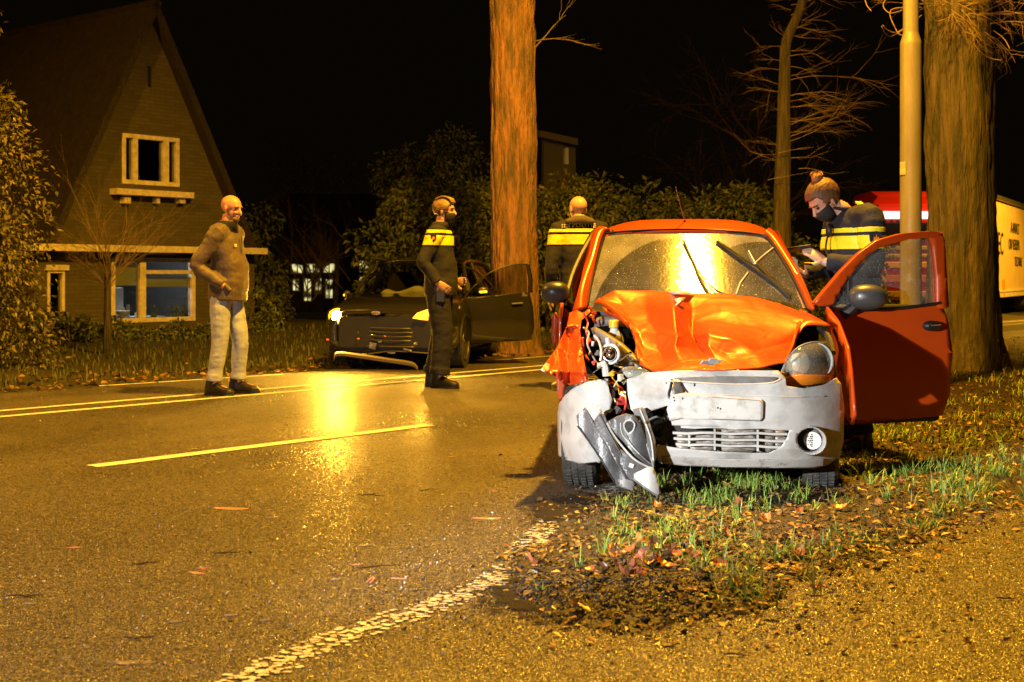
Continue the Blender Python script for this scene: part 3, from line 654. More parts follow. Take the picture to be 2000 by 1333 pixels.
# ================================================================ TREES AND PLANTS
def trunk_bm(base, top, r0, r1, flare=.25, n=110, m=240, seed=0, bend=(), pw=1.0):
    bm = bmesh.new(); rings = []; base = Vector(base); top = Vector(top)
    for i in range(m+1):
        t = i/m; c = base.lerp(top, t)
        for (bt, bx) in bend: c += Vector((bx*math.exp(-((t-bt)/.16)**2), 0, 0))
        r = r0+(r1-r0)*t**pw; h = c.z; fl = flare*math.exp(-h/.35)
        rg = []
        for j in range(n):
            a = 2*math.pi*j/n; ca, sa = math.cos(a), math.sin(a)
            root = 1+fl*(1+.55*math.cos(a*5+seed))
            v = Vector((ca*3.6+seed, sa*3.6, h*.55)); rid = abs(noise.noise(v*1.6)); rid2 = abs(noise.noise(Vector((ca*9+seed, sa*9, h*1.5))))
            lump = noise.noise(Vector((ca+seed*2, sa, h*.45)))
            rid3 = abs(noise.noise(Vector((ca*20+seed, sa*20, h*2.2)))); rr = r*root*(1+.06*lump)+(.05*(rid-.2)+.05*(rid2-.2)+.045*(rid3-.2))*min(1, r/.35)
            rg.append(c+Vector((ca*rr, sa*rr, 0)))
        rings.append(rg)
    return loft(bm, rings)
def branch(bm, p, d, L_, r, depth, n=5, droop=0, spread=.7, kids=3):
    d = d.normalized(); seg = 5; pts = [p.copy()]; q = p.copy(); dd = d.copy()
    for i in range(seg):
        dd = (dd+Vector((random.gauss(0, .13), random.gauss(0, .13), random.gauss(0, .1)-droop*.12))).normalized(); q = q+dd*L_/seg; pts.append(q.copy())
    tube(bm, pts, [r*(1-.75*i/seg) for i in range(seg+1)], n, cap=False)
    if depth:
        for k in range(kids+(depth > 1)):
            i = random.randint(1, seg); nd = (dd+Vector((random.gauss(0, spread), random.gauss(0, spread), random.gauss(0, spread*.7)))).normalized()
            branch(bm, pts[i], nd, L_*random.uniform(.45, .72), r*.5, depth-1, max(3, n-1), droop, spread, kids)
def tree(name, label, base, top, r0, r1, bark, crown=None, seed=0, flare=.25, bend=(), m=240, n=110, pw=1.0, extra=None):
    t = thing(name, label, 'tree', (base[0], base[1], 0)); o = Vector((base[0], base[1], 0))
    bm = trunk_bm((0, 0, -.05), Vector(top)-o, r0, r1, flare, n, m, seed, bend, pw)
    if extra: extra(bm, o)
    mk('trunk', bm, M[bark], t, sharp=0)
    if crown:
        bm = bmesh.new(); crown(bm, o); mk('crown', bm, M['twig'], t, sharp=0)
    return t
def interp_(r, n): return [r[i]+(r[i+1]-r[i])*k/n for i in range(len(r)-1) for k in range(n)]+[r[-1]]
# middle roadside tree
bt = G(1008, 693); 
def crown_mid(bm, o):
    p = W(1043, 95, bt.y)-o
    branch(bm, p, Vector((.55, 0, .65)), .75, .012, 2, 4, 0, .35, 2); branch(bm, p+Vector((0, 0, .1)), Vector((.8, .2, .3)), .7, .009, 2, 4, 0, .35, 2)
    for k in range(9):
        a = random.random()*6.28; p = Vector((0, 0, 8.0+random.random()*.5)); branch(bm, p, Vector((math.cos(a), math.sin(a), .7)), 3, .1, 2, 6)
tree('tree', 'tall tree with an orange-lit trunk behind the dark car', bt, W(995, -420, bt.y), .325, .27, 'bark_red', crown_mid, seed=3, flare=.24)
# big tree on the verge
bb = G(1882, 724)
def crown_big(bm, o):
    for (px, py, dx, dz, L_) in [(1850, -15, -.3, -.1, .4), (1880, 5, .9, .2, .7), (1900, 20, .9, -.1, .6), (1925, 40, .8, .1, .5), (1840, 10, -.8, .1, .55), (1870, 20, .3, -.5, .4), (1910, 0, .7, .5, .8), (1930, 15, .9, .35, .7), (1890, 50, .6, -.6, .45), (1820, -10, -.7, -.1, .6), (1860, 30, -.2, -.6, .35), (1935, 60, .5, -.5, .4)]:
        for r_ in range(3):
            p = W(px+random.uniform(-12, 12), py+random.uniform(-15, 15), bb.y-.42)-o
            branch(bm, p, Vector((dx, -.5, dz)), L_*random.uniform(.7, 1.1), .007, 2, 4, .4, .7, 3)
    for pts in [[(1800, 15), (1740, 20), (1752, 62), (1765, 70)], [(1805, 0), (1745, -10), (1725, 10), (1738, 26), (1762, 20)], [(1800, 30), (1755, 62), (1735, 60), (1725, 50)], [(1760, -10), (1695, -12), (1692, 8), (1702, 22)], [(1790, 40), (1745, 70), (1730, 66), (1722, 52)], [(1900, 60), (1905, 90), (1930, 112), (1955, 118)], [(1860, 30), (1830, 42), (1812, 20), (1802, 0)], [(1940, 60), (1960, 75), (1972, 95)]]:
        tube(bm, cr([W(a, b, bb.y-.7-.1*i)-o for i, (a, b) in enumerate(pts)], 5), .0055, 5)
    for k in range(7):
        a = random.random()*6.28; p = Vector((0, 0, 7.6+random.random()*.4)); branch(bm, p, Vector((math.cos(a), math.sin(a), .7)), 3, .12, 2, 6)
tree('tree', 'thick rough-barked tree on the verge behind the open red door', bb, W(1866, -420, bb.y), .375, .365, 'bark', crown_big, seed=8, flare=.36)
# thin tree behind officer with bun
tb = W(1522, 560, 21.0); tb.z = 0
def crown_thin(bm, o):
    for py in range(-10, 330, 10):
        side = 1 if random.random() < .72 else -1
        big = 1.6 if 130 < py < 290 and side > 0 else .75
        p = W(1533 if py > 100 else 1545, py, 21)-o
        branch(bm, p, Vector((side, random.uniform(-.4, .4), random.uniform(-.1, .45))), random.uniform(.35, .8)*big, .007, 2, 3, 0, .4, 3)
    for (px, py) in [(1500, 352), (1560, 330), (1520, 300)]:
        branch(bm, W(px, py, 20.8)-o, Vector((.6, -.2, .1)), .5, .006, 1, 3)
tree('tree', 'slender bare tree with fine side twigs behind the officer with a bun', tb, W(1533, 90, 21), .20, .078, 'bark', crown_thin, seed=14, flare=.1, m=120, n=36, pw=.7, extra=lambda bm, o: tube(bm, cr([W(1533, 110, 21)-o, W(1538, 75, 21)-o, W(1560, 25, 21)-o, W(1576, -30, 21)-o, W(1600, -140, 21)-o], 5), interp_([.08, .078, .07, .066, .05], 5), 16))
# its bent upper stem as branch on the same tree handled by crown; bare sapling before the house
def crown_sap(bm, o):
    for k in range(34):
        a = random.random()*6.28; p = W(210, random.uniform(500, 575), 17.5)-o
        branch(bm, p, Vector((math.cos(a)*.75, math.sin(a)*.75, .85)), random.uniform(.5, 1.0), .006, 2, 3, 0, .28, 3)
tree('sapling', 'small bare sapling standing before the house window', W(210, 700, 17.5)*Vector((1, 1, 0)), W(210, 500, 17.5), .055, .03, 'bark', crown_sap, seed=22, flare=.1, m=40, n=14)
# dark trees far behind: bare crowns that barely show
def crown_far(bm, o, hgt=7):
    for k in range(16):
        a = random.random()*6.28; p = Vector((0, 0, 1.8+random.random()*hgt*.6)); branch(bm, p, Vector((math.cos(a), math.sin(a), .7)), 2.6, .05, 3, 4, 0, .5, 3)
M['twig_far'] = mat('unlit_far_twigs', (.028, .024, .016), .9)  # near-black copy of the twigs, night darkness put into the colour
for (px, d, lb) in [(1470, 44, 'faint bare dark tree left of the slender tree')]:
    tree('tree', lb, (W(px, 600, d)).xy.to_3d(), W(px+8, 60, d), .16, .06, 'bark', crown_far, seed=px, m=40, n=16).children[-1].data.materials[0] = M['twig_far']

def bush(name, label, cat, loc, size, nleaf, ls, mt, group=None, clumps=26, flat=0, seed=1, low=0):
    random.seed(seed); t = thing(name, label, cat, loc, 0, group); bm = bmesh.new(); cs = []
    for _ in range(clumps):
        a = random.random()*6.28; r = random.random()**.5; z = low+(1-low)*random.random()
        k = math.sqrt(max(.12, 1-(z-.15)**2*.9))
        cs.append((Vector((math.cos(a)*r*size[0]*k, math.sin(a)*r*size[1]*k, z*size[2])), random.uniform(.14, .34)))
    for _ in range(nleaf):
        c, rr = random.choice(cs); v = Vector((random.gauss(0, 1), random.gauss(0, 1), random.gauss(0, 1))).normalized()
        s = (size[0]+size[1]+size[2])/3
        p = c+v*rr*s*random.uniform(.55, 1.05)
        if p.z < 0: p.z = random.random()*.1
        rot = (v.to_track_quat('X', 'Z').to_matrix() @ Euler((random.gauss(0, .6), random.gauss(.5, .5), random.gauss(0, .5))).to_matrix())
        k = random.uniform(.6, 1.3); leaf_quad(bm, p, ls*k*1.5, ls*k*.7, rot)
    mk('foliage', bm, M[mt], t, smooth=False)
    bm = bmesh.new()
    for c, rr in cs[:14]: tube(bm, [Vector((c.x*.1, c.y*.1, 0)), Vector((c.x*.5, c.y*.5, c.z*.6)), c], [.03, .02, .006], 5)
    mk('stem', bm, M['bark'], t)
    return t
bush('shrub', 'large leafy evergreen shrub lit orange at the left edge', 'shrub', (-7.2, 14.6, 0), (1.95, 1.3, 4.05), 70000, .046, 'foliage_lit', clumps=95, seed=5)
bush('shrub', 'low dark shrub under the house window', 'shrub', W(300, 690, 20.6).xy.to_3d(), (1.1, .5, .28), 3500, .05, 'foliage', clumps=22, seed=6)
bush('shrub', 'low dark shrub left of the sapling', 'shrub', W(140, 690, 19.5).xy.to_3d(), (.9, .5, .5), 4000, .05, 'foliage', clumps=22, seed=7)
bush('shrub', 'low dark shrub right of the bald man', 'shrub', W(480, 690, 23.0).xy.to_3d(), (.7, .5, .8), 4500, .06, 'foliage', clumps=22, seed=8)
hb = [(470, 29, 1.1, 2.6, 'dark shrub between the house and the dark car'), (640, 52, 4.2, 6.5, 'tall dark shrub mass beyond the far lit house'), (850, 32, 1.5, 4.8, 'tall dark shrub above the dark car roof'), (880, 27, 1.9, 3.2, 'dark bush behind the masked officer'), (940, 26, 1.4, 3.1, 'dark bush left of the orange-lit tree'),
      (1075, 25, 1.5, 3.2, 'dark bush right of the orange-lit tree'), (1160, 26, 1.6, 3.2, 'leafy bush behind the bald officer'), (1250, 27, 1.7, 3.0, 'leafy bush left of the car aerial'), (1335, 26, 1.5, 2.9, 'leafy bush right of the car aerial'), (1410, 26, 1.5, 2.95, 'olive bush above the right end of the car roof'), (1470, 25, 1.4, 2.7, 'olive bush left of the slender tree'), (1590, 29, 2.0, 2.2, 'dark bush behind the officer with a bun')]
for i, (px, d, rx, hz, lb) in enumerate(hb):
    p = W(px, 600, d); bush('bush', lb, 'bush', (p.x, p.y, 0), (rx, 1.2, hz*.86), 9000, .085, 'foliage', 'bushes along the far side of the road', clumps=34, seed=30+i)
random.seed(77)

# ================================================================ HOUSE
HL = Vector((-7.61, 21.5, 0)); hrz = math.atan2(.775, .632); HF = Frame(HL, hrz)
def hp(px, py, dep=0.0): return HF.at(px, py, dep)
M['hbrick'] = mat('house_brick', (.20, .15, .09), .9)
nt = M['hbrick'].node_tree; bt_ = nt.nodes.new('ShaderNodeTexBrick'); bt_.inputs['Scale'].default_value = 1; bt_.inputs['Brick Width'].default_value = .21; bt_.inputs['Row Height'].default_value = .0625; bt_.inputs['Mortar Size'].default_value = .008
bt_.inputs['Color1'].default_value = (.095, .080, .038, 1); bt_.inputs['Color2'].default_value = (.068, .058, .028, 1); bt_.inputs['Mortar'].default_value = (.062, .054, .034, 1)
tc_ = nt.nodes.new('ShaderNodeTexCoord'); sp_ = nt.nodes.new('ShaderNodeSeparateXYZ'); cb_ = nt.nodes.new('ShaderNodeCombineXYZ')
nt.links.new(tc_.outputs['Object'], sp_.inputs[0]); nt.links.new(sp_.outputs[0], cb_.inputs[0]); nt.links.new(sp_.outputs[2], cb_.inputs[1]); nt.links.new(cb_.outputs[0], bt_.inputs['Vector']); nt.links.new(bt_.outputs['Color'], nt.nodes['Principled BSDF'].inputs['Base Color'])
M['frame'] = mat('cream_window_frame', (.80, .72, .56), .5, col2=(.5, .44, .34), nscale=9)
M['roof'] = mat('roof_tiles', (.030, .022, .018), .6, col2=(.018, .014, .012), nscale=6, bump=.6, bscale=20, bdist=.03)
M['pane'] = glass('house_pane', (.8, .85, .85), .02, 0, .10)
M['blind'] = mat('roller_blind', (.55, .52, .38), .8)
M['room'] = mat('room_wall', (.05, .052, .06), .8)
M['room_l'] = mat('kitchen_cupboard', (.6, .6, .62), .5)
house = thing('house', 'dark brick house with steep gable and cream windows', 'house', HL, hrz)
ap = hp(291, 12); le = hp(84, 478); re_ = hp(484, 492); xl = hp(66, 560).x; xr = hp(497, 560).x
zg = le.z; 
def hole_rect(a, b, pad=0):
    return [(a.x-pad, a.z+pad), (b.x+pad, a.z+pad), (b.x+pad, b.z-pad), (a.x-pad, b.z-pad)]
u1, u2 = hp(238, 260), hp(350, 366); b1, b2 = hp(217, 503), hp(381, 627); s1, s2 = hp(92, 528), hp(126, 628)
wall_o = [(le.x+.10, zg), (ap.x, ap.z), (re_.x-.10, zg), (xr, zg-.02), (xr, -.3), (xl, -.3), (xl, zg-.02)]
bm = sheet(wall_o, lambda x, z: Vector((x, 0, z)), holes=[hole_rect(u1, u2), hole_rect(b1, b2), hole_rect(s1, s2)], step=.6)
bmesh.ops.solidify(bm, geom=bm.faces[:], thickness=-.22)
wl_ = mk('wall', bm, M['hbrick'], house, smooth=False)
bm = bmesh.new()
for x in (xl+.11, xr-.11): box(bm, (x, 4.2, zg/2-.15), (.22, 8.0, zg+.3))
box(bm, ((le.x+re_.x)/2, 8.3, zg/2-.15), (re_.x-le.x-.24, .22, zg+.3))
mk('side_wall', bm, M['hbrick'], house, smooth=False)
for sgn, e in ((-1, le), (1, re_)):
    d = Vector((e.x-ap.x, 0, zg-ap.z)); d2 = d.normalized()
    a = Vector((ap.x, 0, ap.z+.10)); b = a+d+d2*.12; th = Vector((-d2.z, 0, d2.x))*.12*(1 if sgn < 0 else -1)
    bm = bmesh.new(); loft(bm, [[a+Vector((0, -.22, 0)), b+Vector((0, -.22, 0)), b+Vector((0, 8.6, 0)), a+Vector((0, 8.6, 0))], [a+th+Vector((0, -.22, 0)), b+th+Vector((0, -.22, 0)), b+th+Vector((0, 8.6, 0)), a+th+Vector((0, 8.6, 0))]])
    mk('roof', bm, M['roof'], house, smooth=False)
# gable air brick slot and stringcourse
bm = bmesh.new(); box(bm, ((ap.x), -.004, hp(291, 150).z), (.05, .03, .35)); mk('vent_slot', bm, M['black'], house, smooth=False)
# canopy board above the ground floor
a, b = hp(62, 480, -.35), hp(522, 496, -.35)
bm = bmesh.new(); zc = hp(300, 487, -.35).z; box(bm, ((a.x+b.x)/2, -.18, zc), (b.x-a.x, .36, .11)); mk('canopy_board', bm, M['frame'], house, smooth=False)
def window(par, a, b, mull=(), trans=(), w=.07, dep=.03, transeg=None):
    cx, cz = (a.x+b.x)/2, (a.z+b.z)/2; bm = bmesh.new(); y = .04
    box(bm, (cx, y, a.z-w/2), (b.x-a.x, .12, w)); box(bm, (cx, y, b.z+w/2), (b.x-a.x, .12, w))
    box(bm, (a.x+w/2, y, cz), (w, .116, a.z-b.z-2*w)); box(bm, (b.x-w/2, y, cz), (w, .116, a.z-b.z-2*w))
    for m_, mw in mull: box(bm, (m_, y, cz), (mw, .112, a.z-b.z-2*w))
    for (z_, x0, x1, h_) in trans: box(bm, ((x0+x1)/2, y, z_), (x1-x0, .108, h_))
    fr = mk('window', bm, M['frame'], par, smooth=False, bevel=.006)
    bm = bmesh.new(); box(bm, (cx, y+.01, cz), (b.x-a.x-w, .008, a.z-b.z-w)); mk('pane', bm, M['pane'], fr, smooth=False)
    return fr
wu = window(house, u1, u2, mull=[(hp(264, 300).x, .10), (hp(324, 300).x, .12)], w=.075)
wg = window(house, b1, b2, mull=[(hp(279, 560).x, .12)], trans=[(hp(330, 532).z, hp(284, 560).x, hp(372, 560).x, .07)], w=.075)
ws = window(house, s1, s2, w=.05)
bm = bmesh.new(); c = hp(303, 378, -.2); a_ = hp(228, 372, -.2); b_ = hp(378, 384, -.2)
box(bm, ((a_.x+b_.x)/2, -.11, c.z), (b_.x-a_.x, .22, .10))
sl = mk('sill', bm, M['frame'], house, smooth=False)
for px in (247, 307, 354):
    bm = bmesh.new(); p = hp(px, 392, -.1); box(bm, (p.x, -.07, p.z), (.12 if px != 307 else .06, .14, .10)); mk('bracket', bm, M['frame'], sl, smooth=False)
bm = bmesh.new(); p = hp(109, 532, -.03); box(bm, ((s1.x+s2.x)/2, -.03, s1.z+.04), (s2.x-s1.x+.1, .06, .09)); mk('lintel', bm, M['frame'], house, smooth=False)
# room behind the big window
bm = bmesh.new(); x0, x1, z0, z1 = le.x+.5, re_.x-.5, -.25, zg+.1
for f in ([(x0, 3.6, z0), (x1, 3.6, z0), (x1, 3.6, z1), (x0, 3.6, z1)], [(x0, .25, z0), (x1, .25, z0), (x1, 3.6, z0), (x0, 3.6, z0)], [(x0, .25, z1), (x0, 3.6, z1), (x1, 3.6, z1), (x1, .25, z1)], [(x0, .25, z0), (x0, 3.6, z0), (x0, 3.6, z1), (x0, .25, z1)], [(x1, .25, z0), (x1, .25, z1), (x1, 3.6, z1), (x1, 3.6, z0)]):
    bm.faces.new([bm.verts.new(v) for v in f])
mk('room', bm, M['room'], house, smooth=False)
bm = bmesh.new(); p, q = hp(286, 540, .16), hp(372, 560, .16); box(bm, ((p.x+q.x)/2, .16, (p.z+q.z)/2), (q.x-p.x+.04, .01, p.z-q.z)); p, q = hp(219, 508, .16), hp(274, 558, .16); box(bm, ((p.x+q.x)/2, .16, (p.z+q.z)/2), (q.x-p.x, .012, p.z-q.z)); mk('blind', bm, M['blind'], house, smooth=False)
bm = bmesh.new(); p = hp(262, 601, .9); box(bm, (p.x, .9, p.z-.18), (1.0, .5, .04)); box(bm, (p.x-.3, 1.3, p.z+.1), (.5, .3, .5)); mk('worktop', bm, M['room_l'], house, smooth=False)
for (px, w_, h_, dz) in [(240, .07, .16, 0), (250, .06, .22, 0), (268, .1, .07, 0)]:
    bm = bmesh.new(); q = hp(px, 601, .8); tube(bm, [(q.x, .8, p.z-.16), (q.x, .8, p.z-.16+h_)], w_/2, 10); mk('jar', bm, M['room_l'], house)
q = hp(240, 613, .4); bm = bmesh.new(); loft(bm, [ring((q.x, .4, q.z-.06), (.06, 0, 0), (0, .06, 0)), ring((q.x, .4, q.z+.05), (.13, 0, 0), (0, .13, 0))]); mk('bowl', bm, M['room_l'], house)
for px in (340, 352, 364, 300):
    q = hp(px, 606, .35); bm = bmesh.new(); tube(bm, [(q.x, .35, q.z-.16), (q.x, .35, q.z-.06)], .05, 8)
    for _ in range(26):
        a = random.random()*6.28; leaf_quad(bm, (q.x+math.cos(a)*.06, .35+math.sin(a)*.05, q.z-.05+random.random()*.12), .07, .03, Euler((random.random()*2, random.random()*2, a)).to_matrix())
    mk('potted_plant', bm, M['foliage'], house, smooth=False)
pl = HF.M @ Vector((hp(240, 600, 1.2).x, 1.3, zg-.35)); lamp('kitchen_lamp', 'POINT', pl, 75, (1, .93, .85), .12)
bm = bmesh.new(); ell(bm, HF.I @ pl + Vector((0, 0, .18)), (.12, .12, .06)); mk('ceiling_lamp', bm, mat('kitchen_lamp_glass', (.9, .9, .9), .4, emit=(.9, .95, 1), estr=2.5), house)

# lit house far behind
LH = thing('house', 'far house with lit white panes seen through branches left of the dark car', 'house', (W(660, 560, 44)).xy.to_3d(), 0)
LF = Frame(LH.location, 0)
M['lit'] = mat('lit_window', (.5, .5, .4), .5, emit=(.85, .78, .34), estr=.8, col2=(.1, .1, .08), nscale=3)
nt = M['lit'].node_tree; tn = nt.nodes.new('ShaderNodeTexNoise'); tn.inputs['Scale'].default_value = 3.5; tcn = nt.nodes.new('ShaderNodeTexCoord'); nt.links.new(tcn.outputs['Object'], tn.inputs['Vector'])
mr = nt.nodes.new('ShaderNodeMapRange'); mr.inputs[1].default_value = .42; mr.inputs[2].default_value = .62; mr.inputs[4].default_value = 1.1; nt.links.new(tn.outputs[0], mr.inputs[0]); nt.links.new(mr.outputs[0], nt.nodes['Principled BSDF'].inputs['Emission Strength'])
a, b = LF.at(545, 470, 0), LF.at(800, 640, 0)
wins = [(568, 514, 594, 536), (598, 514, 626, 535), (630, 513, 656, 535), (570, 544, 586, 570), (592, 542, 610, 590), (614, 542, 630, 575), (634, 544, 652, 585), (700, 508, 722, 534), (726, 508, 752, 530), (700, 540, 716, 560)]
hs = []
for (x0, y0, x1, y1) in wins: p, q = LF.at(x0, y0, 0), LF.at(x1, y1, 0); hs.append([(p.x, p.z), (q.x, p.z), (q.x, q.z), (p.x, q.z)])
bm = sheet([(a.x, a.z), (b.x, a.z), (b.x, -.3), (a.x, -.3)], lambda x, z: Vector((x, 0, z)), holes=hs, step=2); mk('wall', bm, M['hbrick'], LH, smooth=False, thick=.2)
bm = bmesh.new(); loft(bm, [[Vector((a.x-.3, -.4, a.z)), Vector((b.x+.3, -.4, a.z)), Vector((b.x+.3, -.4, a.z+.08)), Vector((a.x-.3, -.4, a.z+.08))], [Vector((a.x-.3, 3, a.z+1.6)), Vector((b.x+.3, 3, a.z+1.6)), Vector((b.x+.3, 3, a.z+1.7)), Vector((a.x-.3, 3, a.z+1.7))], [Vector((a.x-.3, 6.4, a.z)), Vector((b.x+.3, 6.4, a.z)), Vector((b.x+.3, 6.4, a.z+.08)), Vector((a.x-.3, 6.4, a.z+.08))]]); mk('roof', bm, M['roof'], LH, smooth=False)
for h in hs:
    (xa, za), (xb, _), (_, zb), _ = h; bm = bmesh.new(); w = .04
    box(bm, ((xa+xb)/2, 0, za-w/2), (xb-xa, .1, w)); box(bm, ((xa+xb)/2, 0, zb+w/2), (xb-xa, .1, w)); box(bm, (xa+w/2, 0, (za+zb)/2), (w, .096, za-zb-2*w)); box(bm, (xb-w/2, 0, (za+zb)/2), (w, .096, za-zb-2*w)); box(bm, ((xa+xb)/2, 0, (za+zb)/2), (.03, .09, za-zb-2*w))
    fr = mk('window', bm, M['frame'], LH, smooth=False); bm = bmesh.new(); box(bm, ((xa+xb)/2, .06, (za+zb)/2), (xb-xa-.02, .01, za-zb-.02)); mk('pane', bm, M['lit'], fr, smooth=False)
def crown_screen(bm, o):
    for k in range(26):
        a_ = random.random()*6.28; p = Vector((random.uniform(-1.2, 1.2), random.uniform(-.3, .3), random.uniform(.4, 1.6))); branch(bm, p, Vector((math.cos(a_), math.sin(a_)*.3, .9)), 1.5, .02, 2, 4, 0, .5, 3)
sc = W(655, 600, 36); tree('tree', 'bare bushy tree in front of the far lit panes', (sc.x, sc.y, 0), W(660, 470, 36), .08, .04, 'bark', crown_screen, seed=40, m=20, n=10)
# house glimpsed above the bushes
BH = thing('house', 'pale gable end with one white window above the bushes', 'house', (W(1090, 300, 33)).xy.to_3d(), .25); BF = Frame(BH.location, .25)
a, b = BF.at(1060, 290, 0), BF.at(1122, 330, 0); p, q = BF.at(1098, 287, 0), BF.at(1111, 322, 0)
bm = sheet([(a.x, a.z+.25), (b.x, a.z+.05), (b.x, -.3), (a.x, -.3)], lambda x, z: Vector((x, 0, z)), holes=[[(p.x, p.z), (q.x, p.z), (q.x, q.z), (p.x, q.z)]], step=1.2); mk('wall', bm, mat('pale_render_wall', (.12, .11, .07), .9), BH, smooth=False, thick=.2)
bm = bmesh.new(); box(bm, ((p.x+q.x)/2, .02, (p.z+q.z)/2), (q.x-p.x-.01, .05, p.z-q.z-.01)); wd = mk('window', bm, mat('white_blind_window', (.75, .78, .7), .4), BH, smooth=False)
bm = bmesh.new(); a2, b2 = BF.at(1054, 268, -.5), BF.at(1129, 284, -.5); loft(bm, [[Vector((a2.x, -.5, a2.z)), Vector((b2.x, -.5, b2.z)), Vector((b2.x, -.5, b2.z+.16)), Vector((a2.x, -.5, a2.z+.16))], [Vector((a2.x, 4, a2.z+.6)), Vector((b2.x, 4, b2.z+.6)), Vector((b2.x, 4, b2.z+.76)), Vector((a2.x, 4, a2.z+.76))]]); mk('roof', bm, mat('pale_eaves', (.14, .12, .07), .8), BH, smooth=False)

# ================================================================ LAMP POST
pb = W(1779, 700, 12.7); LP = thing('street_lamp', 'smooth round metal lamp post before the rough-barked tree', 'street lamp', (pb.x, pb.y, 0))
M['pole'] = mat('galvanised_pole', (.34, .31, .26), .42, metal=.35, col2=(.25, .22, .17), nscale=5, stretch=(1, 1, .3), bump=.08, bscale=60)
k = 12.7/F; zc = W(0, 72, 12.7).z
bm = bmesh.new(); loft(bm, [ring((0, 0, z), (r, 0, 0), (0, r, 0), 32) for z, r in [(-.05, 21*k), (zc-.09, 20.5*k), (zc-.05, 20*k), (zc+.02, 15.5*k), (zc+.05, 15*k), (8.2, .055)]]); mk('pole', bm, M['pole'], LP, sharp=60)
bm = bmesh.new(); ed = Vector((1.75-pb.x, 9.7-pb.y, 0)); tube(bm, cr([(0, 0, 8.15), (ed.x*.1, ed.y*.1, 8.6), (ed.x*.6, ed.y*.6, 8.75), (ed.x*.85, ed.y*.85, 8.7)], 6), .035, 10); mk('arm', bm, M['pole'], LP)
bm = bmesh.new(); box(bm, (ed.x*.99, ed.y*.99, 8.74), (.6, .3, .1)); mk('lamp_head', bm, M['pole'], LP, bevel=.03)
bm = bmesh.new(); p = W(1760, 330, 12.7); loft(bm, [[Vector((22*k*math.cos(a), 22*k*math.sin(a), z)) for a in [R(q) for q in range(185, 232, 6)]]+[Vector((19*k*math.cos(a), 19*k*math.sin(a), z)) for a in [R(q) for q in range(227, 184, -6)]] for z in (p.z-.06, p.z+.06)]); mk('sticker', bm, mat('faded_sticker', (.62, .55, .3), .5, col2=(.34, .31, .26), nscale=9), LP)

# ================================================================ TRUCK
M['tarp'] = mat('truck_tarpaulin', (.66, .52, .28), .6, col2=(.55, .42, .22), nscale=2, bump=.2, bscale=3, bdist=.05)
M['truckred'] = mat('red_cab_paint', (.62, .03, .015), .3, coat=.6)
M['ink'] = mat('dark_print', (.03, .03, .03), .5)
TA = math.atan2(.88, .47); tl = W(1950, 500, 38); TK = thing('truck', 'red truck cab with pale tarpaulin trailer parked behind the thick tree', 'truck', (tl.x-.47*3, tl.y-.88*3, 0), TA)
TF = Frame(TK.location, TA)
zt = TF.at(1950, 391, 0).z; zb_ = TF.at(1950, 563, 0).z; zbb = TF.at(1950, 575, 0).z
bm = bmesh.new(); box(bm, (6.5, 1.25, (zt+zbb)/2), (13.6, 2.5, zt-zbb)); 
for v in bm.verts: pass
mk('trailer_tarpaulin', bm, M['tarp'], TK, bevel=.02)
bm = bmesh.new(); box(bm, (6.5, -.03, zt+.05), (13.7, .08, .12)); mk('top_rail', bm, M['steel'], TK, smooth=False)
bm = bmesh.new(); box(bm, (6.5, -.03, zbb+.08), (13.7, .07, .05)); box(bm, (6.5, -.02, zbb-.02), (13.7, .05, .14)); mk('bottom_rail', bm, M['frame'], TK, smooth=False)
def tk_text(s, px, py, hpx, name='lettering'):
    p = TF.at(px, py, -.01); d = (TF.M @ p).y; size = hpx*d/F/.72
    bm = text_bm(s, size, .004, 'LEFT')
    for v in bm.verts: v.co = Vector((p.x+v.co.x*.95, -.012-v.co.z, p.z+v.co.y))
    mk(name, bm, M['ink'], TK, smooth=False)
tk_text('EC', 1949, 497, 46); tk_text('A-NVALT', 1974, 455, 22); tk_text('ON VERSPA', 1970, 487, 22); tk_text('TECHNIE', 1982, 520, 19); tk_text('AREA', 1943, 530, 9)
for x in (3.5, 7.0, 10.5):
    pass
bm = bmesh.new()
for z in (.62, .85): box(bm, (5.0, .02, z), (5.5, .03, .1))
mk('side_guard', bm, M['frame'], TK, smooth=False)
bm = bmesh.new(); q = TF.at(1958, 600, 0); box(bm, (q.x, -.02, .75), (.22, .06, .5)); mk('marker_post', bm, mat('orange_marker', (.9, .3, .03), .4), TK, smooth=False)
for x in (9.2, 10.5, 11.8, 1.2):
    bm = bmesh.new(); tube(bm, [(x, 0.02, .5), (x, .35, .5)], .5, 28); w_ = mk('wheel', bm, M['rubber'], TK); bm = bmesh.new(); tube(bm, [(x, .0, .5), (x, .06, .5)], .27, 20); mk('rim', bm, M['steel'], w_)
bm = bmesh.new(); box(bm, (6.5, 1.25, .95), (13, .9, .25)); mk('chassis', bm, M['black'], TK, smooth=False)
# cab, facing the camera
CBx = -1.6; cf = Frame(W(1785, 560, 34.5).xy.to_3d(), 0); CB_I = TF.I @ cf.M
def cab(bm): bmesh.ops.transform(bm, matrix=CB_I, verts=bm.verts); return bm
def cq(px, py): return cf.at(px, py, 0)
l, r_ = cq(1703, 400), cq(1866, 400); zz = lambda py: cq(1785, py).z
bm = bmesh.new(); rr = [ring((0, y, 0), (0, 0, 0), (0, 0, 0)) for y in (0,)]; 
def cabring(y, w, z0, z1): return [Vector((x, y, z)) for x, z in [(-w, z0), (w, z0), (w, z1-.15), (w-.12, z1), (-w+.12, z1), (-w, z1-.15)]]
hw = (r_.x-l.x)/2
loft(bm, [cabring(0, hw-.06, .5, zz(402)), cabring(.15, hw, .45, zz(398)), cabring(2.1, hw, .45, zz(396))]); mk('cab', cab(bm), M['truckred'], TK, sharp=40)
